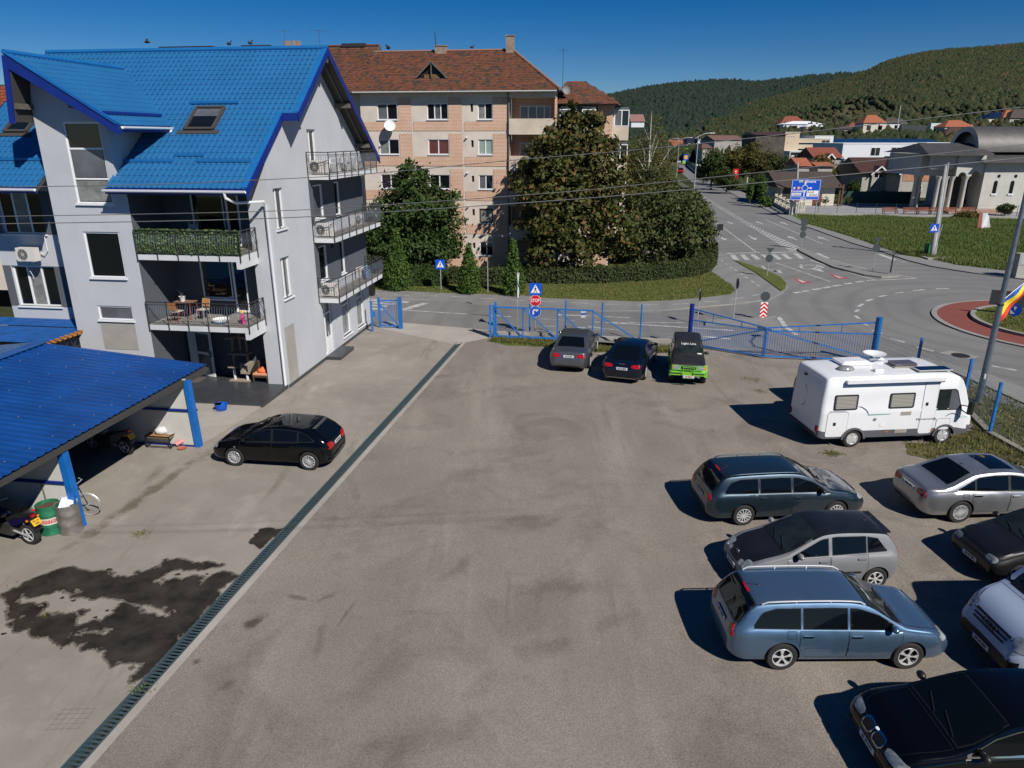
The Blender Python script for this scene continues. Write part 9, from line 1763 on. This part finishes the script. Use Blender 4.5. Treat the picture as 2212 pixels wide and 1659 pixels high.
b=MB(); b.box(.05,.48,-.02,.25,.35,.82); b.box(.05,.14,-.22,-.02,.35,.82); b.box(.40,.48,-.22,-.02,.35,.82); b.box(.14,.40,-.22,-.02,.74,.82); b.box(.14,.40,-.22,-.02,.35,.42); b.build('cat_box',PL,ct)
so_=thing('garden_seat','brown rattan corner seat with orange cushions in the loggia','seat',UV(-1.28,.3,.15),H_ROT); RAT=mat('brown_rattan',(.06,.045,.032),.8,var=.3,vscale=12); b=MB(); b.box(-.38,.32,-.3,.3,.26,.36); b.add([(-.38,-.3,.36),(-.38,.3,.36),(-.38,.3,.9),(-.38,-.3,.62)],((0,1,2,3),(3,2,1,0))); b.box(-.40,.32,.30,.36,.0,.85); b.build('seat_frame',RAT,so_)
for x in(-.36,.28):b=MB(); b.box(x,x+.05,-.3,-.25,0,.26); b.build('leg',RAT,so_)
ORG=mat('orange_fabric',(.70,.16,.05),.8); b=MB(); b.box(-.35,.30,-.28,.28,.36,.43); b.build('seat_pad',mat('apricot_fabric',(.68,.30,.16),.85),so_)
b=MB(); b.ball((0,0,.08),.22,14,8,0,(1.1,1,.5)); b.ball((.02,.05,.15),.14,10,6,0,(1,1,.6)); b.build('cushion',ORG,None,60,UV(-1.3,.32,.57),label='round orange cushion lying on the rattan seat',cat='cushion')
b=MB(); b.box(-.45,.45,-.35,.35,0,.012); b.build('door_mat',mat('brown_mat',(.09,.075,.065),.95),None,0,UV(-4.5,.05,.151),H_ROT,label='worn brown door mat before the open white door',cat='door mat')
# first floor balcony furniture
zf1=3.035
tb=thing('school_table','small old school table with red tube legs on the lower balcony','table',UV(-4.15,-.25,zf1),H_ROT); b=MB(); b.box(-.42,.42,-.3,.3,.70,.73); b.build('table_top',mat('worn_wood',(.22,.14,.08),.6,var=.2,vscale=5),tb); b=MB(); RT=mat('red_tube',(.32,.055,.04),.5)
for x in(-.38,.38):b.tube([(x,-.28,0),(x,-.25,.66),(x,.25,.66),(x,.28,0)],.018,6)
b.build('leg_frame',RT,tb)
def chair(u,v,label,rot):
 t_=thing('school_chair',label,'chair',UV(u,v,zf1),H_ROT+rot,'chairs on the lower balcony'); W_=mat('plywood',(.42,.20,.06),.5,var=.15,vscale=3); b=MB(); b.box(-.2,.2,-.2,.2,.43,.45); b.build('seat',mat('cream_seat',(.50,.46,.38),.6),t_); b=MB(); b.add([(-.19,.2,.50),(.19,.2,.50),(.18,.27,.86),(-.18,.27,.86),(-.19,.215,.50),(.19,.215,.50),(.18,.285,.86),(-.18,.285,.86)],((0,1,2,3),(7,6,5,4),(0,4,5,1),(3,2,6,7),(0,3,7,4),(1,5,6,2))); b.build('backrest',W_,t_)
 for x in(-.18,.18):b=MB(); b.tube([(x,-.22,0),(x,-.18,.43),(x,.18,.43),(x,.27,.8)],.013,6); b.tube([(x,.22,0),(x,.12,.43)],.013,6); b.build('leg',STEEL if rot<1 else RT,t_)
 return t_
chair(-3.3,-.35,'plywood chair with orange back beside the red legged table',R(-10)); chair(-4.2,-.80,'red tube chair with pale seat, tucked at the railing before the table',R(175))
pt_=thing('potted_plant','white pot with a bare twiggy plant on the school table','potted plant',UV(-4.25,-.2,zf1+.73)); b=MB(); b.lathe([(.09,0),(.13,.2),(.14,.21),(.12,.2),(.001,.17)],16); b.build('pot',WHITE,pt_,40); b=MB()
for k in range(9):a=k*.7; b.tube([(0,0,.18),(.08*math.cos(a),.08*math.sin(a),.4),(.28*math.cos(a+.3),.28*math.sin(a+.3),.55+.05*(k%3))],.006,4)
b.build('stems',WOODD,pt_)
bs=thing('washbowl','round white basin with blue base on the lower balcony floor','basin',UV(-2.35,-.7,zf1)); b=MB(); b.lathe([(.30,0),(.34,.07)],20); b.build('blue_base',mat('basin_blue',(.03,.16,.35),.5),bs); b=MB(); b.lathe([(.34,.07),(.36,.14),(.34,.15),(.28,.10),(.001,.09)],20); b.build('bowl',WHITE,bs,40)
dlp=thing('doll','pink toy doll with yellow hair standing on the lower balcony','toy',UV(-1.35,-.75,zf1)); b=MB(); b.lathe([(.12,0),(.10,.15),(.06,.34),(.05,.38)],14); b.build('dress',mat('hot_pink',(.60,.03,.22),.5,var=.3,vscale=9),dlp,60); b=MB(); b.ball((0,0,.45),.07,12,8); b.build('head',mat('doll_skin',(.6,.36,.25),.5),dlp,60); b=MB(); b.ball((0,.02,.48),.085,10,7,0,(1.1,.9,.8)); b.build('hair',mat('doll_hair',(.65,.42,.08),.6),dlp,60)
# ivy screen on the second balcony and chairs behind it
iv=thing('ivy_screen','artificial ivy screen tied inside the second floor balcony railing','screen',UV(-2.9,-1.40,5.92),H_ROT); r=np.random.default_rng(77); n=5200; pos=np.column_stack([r.uniform(-2.15,2.2,n),r.normal(0,.03,n),r.uniform(.03,.98,n)]); nr=np.column_stack([r.normal(0,.5,n),-np.abs(r.normal(.9,.3,n)),r.normal(.25,.5,n)]); nr/=np.linalg.norm(nr,axis=1)[:,None]; a=np.cross(nr,r.normal(size=(n,3))); a/=np.linalg.norm(a,axis=1)[:,None]; b2=np.cross(nr,a); q=r.uniform(.035,.07,(n,1)); V=np.stack([pos-a*q,pos+b2*q*.7,pos+a*q,pos-b2*q*.7],1).reshape(-1,3)
obj('leaves',np_mesh('leaves',V,np.arange(4*n).reshape(-1,4),leaf_mat('ivy_leaf',((.035,.085,.022),(.10,.17,.05),(.06,.11,.03),(.20,.26,.12)),.5,.15,1.2)),iv,kind='stuff'); b=MB(); b.box(-2.16,2.2,.03,.04,.03,.94); b.build('backing_net',mat('green_net',(.02,.045,.015),.9),iv)
for u,l in((-3.9,'dark folding chair back peeking above the ivy screen, left one'),(-3.2,'pale chair back peeking above the ivy screen, right one')):
 t_=thing('balcony_chair',l,'chair',UV(u,-.6,5.935),H_ROT,'chairs behind the ivy screen'); b=MB(); b.box(-.22,.22,-.2,.2,.42,.45); b.build('seat',GREYC,t_); b=MB(); b.tube([(-.22,.22,0),(-.22,.18,.45),(-.2,.3,1.12),(.2,.3,1.12),(.22,.18,.45),(.22,.22,0)],.014,6); b.tube([(-.22,-.2,0),(-.22,-.2,.44)],.014,6); b.tube([(.22,-.2,0),(.22,-.2,.44)],.014,6); b.build('chair_frame',STEEL if u>-3.5 else IRON,t_); b=MB(); b.box(-.2,.2,.26,.29,.75,1.05); b.build('backrest',GREYC if u>-3.5 else IRON,t_)
b=MB(); b.box(-1.0,.6,-.25,.25,.74,.78); b.box(-.9,-.85,-.2,.2,0,.74); b.box(.45,.5,-.2,.2,0,.74); tag(b.build('balcony_table',mat('blue_grey_table',(.12,.18,.24),.5),loc=UV(-2.0,-.4,5.935),rotz=H_ROT),'long blue grey table behind the ivy screen','table')
# white plastic chairs on the top balcony
pc=None
for v,u,rot,l in((6.15,.45,-1.3,'white plastic chair alone in the middle of the top balcony'),(7.75,.35,-1.6,'white plastic chair nearest the wall, left of the top balcony pair'),(8.25,.55,-1.1,'white plastic chair on the right of the top balcony pair')):
 if pc:dup(pc,UV(u,v,8.74),H_ROT+rot,l); continue
 pc=thing('plastic_chair',l,'chair',UV(u,v,8.74),H_ROT+rot,'white plastic chairs on the top balcony'); WP=mat('white_plastic',(.72,.70,.66),.4); b=MB(); b.box(-.22,.22,-.22,.2,.41,.44); b.build('seat',WP,pc); b=MB(); b.add([(-.2,.2,.44),(.2,.2,.44),(.22,.30,.86),(0,.32,.92),(-.22,.30,.86),(-.2,.225,.44),(.2,.225,.44),(.22,.325,.86),(0,.345,.92),(-.22,.325,.86)],((0,1,2,3,4),(9,8,7,6,5),(0,4,9,5),(1,6,7,2),(2,7,8,3),(3,8,9,4))); b.build('backrest',WP,pc)
 for x in(-.22,.22):
  for y in(-.22,.22):b=MB(); b.bar((x*.95,y*.9,.42),(x*1.15,y*1.15,0),.045); b.build('leg',WP,pc)
  b=MB(); b.bar((x*1.1,-.2,.64),(x*1.1,.26,.66),.05,.03); b.bar((x*1.1,-.2,.64),(x*1.1,-.2,.42),.04); b.build('armrest',WP,pc)
  # air conditioning units
def ac(loc,rot,label):
 t_=thing('air_conditioner',label,'air conditioner',loc,rot,'outdoor air conditioning units'); b=MB(); b.box(-.42,.42,-.16,.16,.04,.60); b.build('casing',mat('ac_ivory',(.60,.58,.54),.5),t_); b=MB(); b.lathe([(.001,-.172),(.07,-.176),(.08,-.17)],16,(-.12,0,.32),'y'); b.lathe([(.22,-.163),(.24,-.17),(.24,-.163)],24,(-.12,0,.32),'y')
 for rr in(.11,.15,.19):b.lathe([(rr,-.172),(rr+.008,-.172)],20,(-.12,0,.32),'y')
 for k in range(8):a=math.pi*k/4; b.bar((-.12+.07*math.cos(a),-.172,.32+.07*math.sin(a)),(-.12+.23*math.cos(a),-.168,.32+.23*math.sin(a)),.008)
 b.build('fan_grille',mat('ac_grille',(.35,.34,.32),.5),t_); b=MB(); b.lathe([(.225,-.162),(.001,-.162)],20,(-.12,0,.32),'y'); b.build('fan_shadow',mat('ac_dark',(.06,.06,.06),.7),t_); b=MB(); b.bar((-.3,-.15,.02),(-.3,.25,.02),.04); b.bar((.3,-.15,.02),(.3,.25,.02),.04); b.build('bracket',STEEL,t_); return t_
ac(UV(-10.95,-.32,5.3),H_ROT,'ivory air conditioner on the left wing wall between the two windows')
for v,z,l in((9.0,5.93,'air conditioner at the far end of the middle side balcony'),(4.55,5.93,'air conditioner at the near corner of the middle side balcony'),(9.3,3.11,'air conditioner draped with laundry at the far end of the lowest side balcony'),(4.55,3.11,'air conditioner at the near corner of the lowest side balcony'),(4.5,8.73,'air conditioner at the near corner of the top side balcony')):ac(UV(.33,v,z),H_ROT-R(8)if v<5 else H_ROT+R(80),l)
b=MB(); b.tube([(.42,0,.35),(.6,-.02,.3),(.75,.02,.45),(.72,.04,1.2)],.02,6); b.tube([(-.3,.05,0),(-.4,0,-.3),(-.25,0,-.5),(-.2,.05,-.75)],.012,5); tag(b.build('ac_pipe',WHITE,loc=UV(-10.95,-.10,5.3),rotz=H_ROT),'white curled pipe of the air conditioner on the left wing','pipe')
b=MB(); b.add([(0,0,.7),(.35,0,.75),(.4,-.15,.1),(.05,-.2,.05)],((0,1,2,3),(3,2,1,0))); tag(b.build('laundry',mat('blue_laundry',(.12,.18,.32),.9,var=.6,vscale=6),loc=UV(.6,8.7,3.12),rotz=H_ROT+R(60)),'blue and white laundry heap on the lowest side balcony','laundry')
b=MB(); b.tube([(x_,0,z_)for x_,z_ in((-.25,0),(0,.9),(.25,0))],.012,5); b.add([(-.2,-.02,.1),(.2,-.02,.1),(.04,-.02,.8),(-.04,-.02,.8)],((0,1,2,3),(3,2,1,0))); tag(b.build('drying_rack',WHITE,loc=UV(.55,9.4,8.74),rotz=H_ROT+R(70)),'white folded drying rack leaning at the end of the top balcony','drying rack')
b=MB(); b.box(-.3,.3,-.3,.3,0,.75); tag(b.build('waste_bin',BLACK,loc=G(800,637,.07)),'small dark bin on the lawn edge beside the grey house corner','bin')
# rusty reinforcement mesh in the concrete
rb=thing('rebar_mesh','small rusty wire mesh showing in the concrete at the lower left','wire mesh',G(150,1555)); b=MB()
for k in range(5):b.bar((-.3,-.24+k*.12,.012),(.35,-.2+k*.12,.006),.004); b.bar((-.28+k*.14,-.28,.007),(-.24+k*.14,.3,.007),.004)
b.build('wires',mat('old_rust',(.13,.105,.085),.9),rb)
# ================================================================== lettering into meshes
dg=bpy.context.evaluated_depsgraph_get()
for o in[o for o in bpy.data.objects if o.type=='FONT']:
 me=bpy.data.meshes.new_from_object(o.evaluated_get(dg)); n=bpy.data.objects.new(o.name,me); COL.objects.link(n); n.parent=o.parent; n.location=o.location; n.rotation_euler=o.rotation_euler; n.scale=o.scale
 nm=o.name; bpy.data.objects.remove(o); n.name=nm
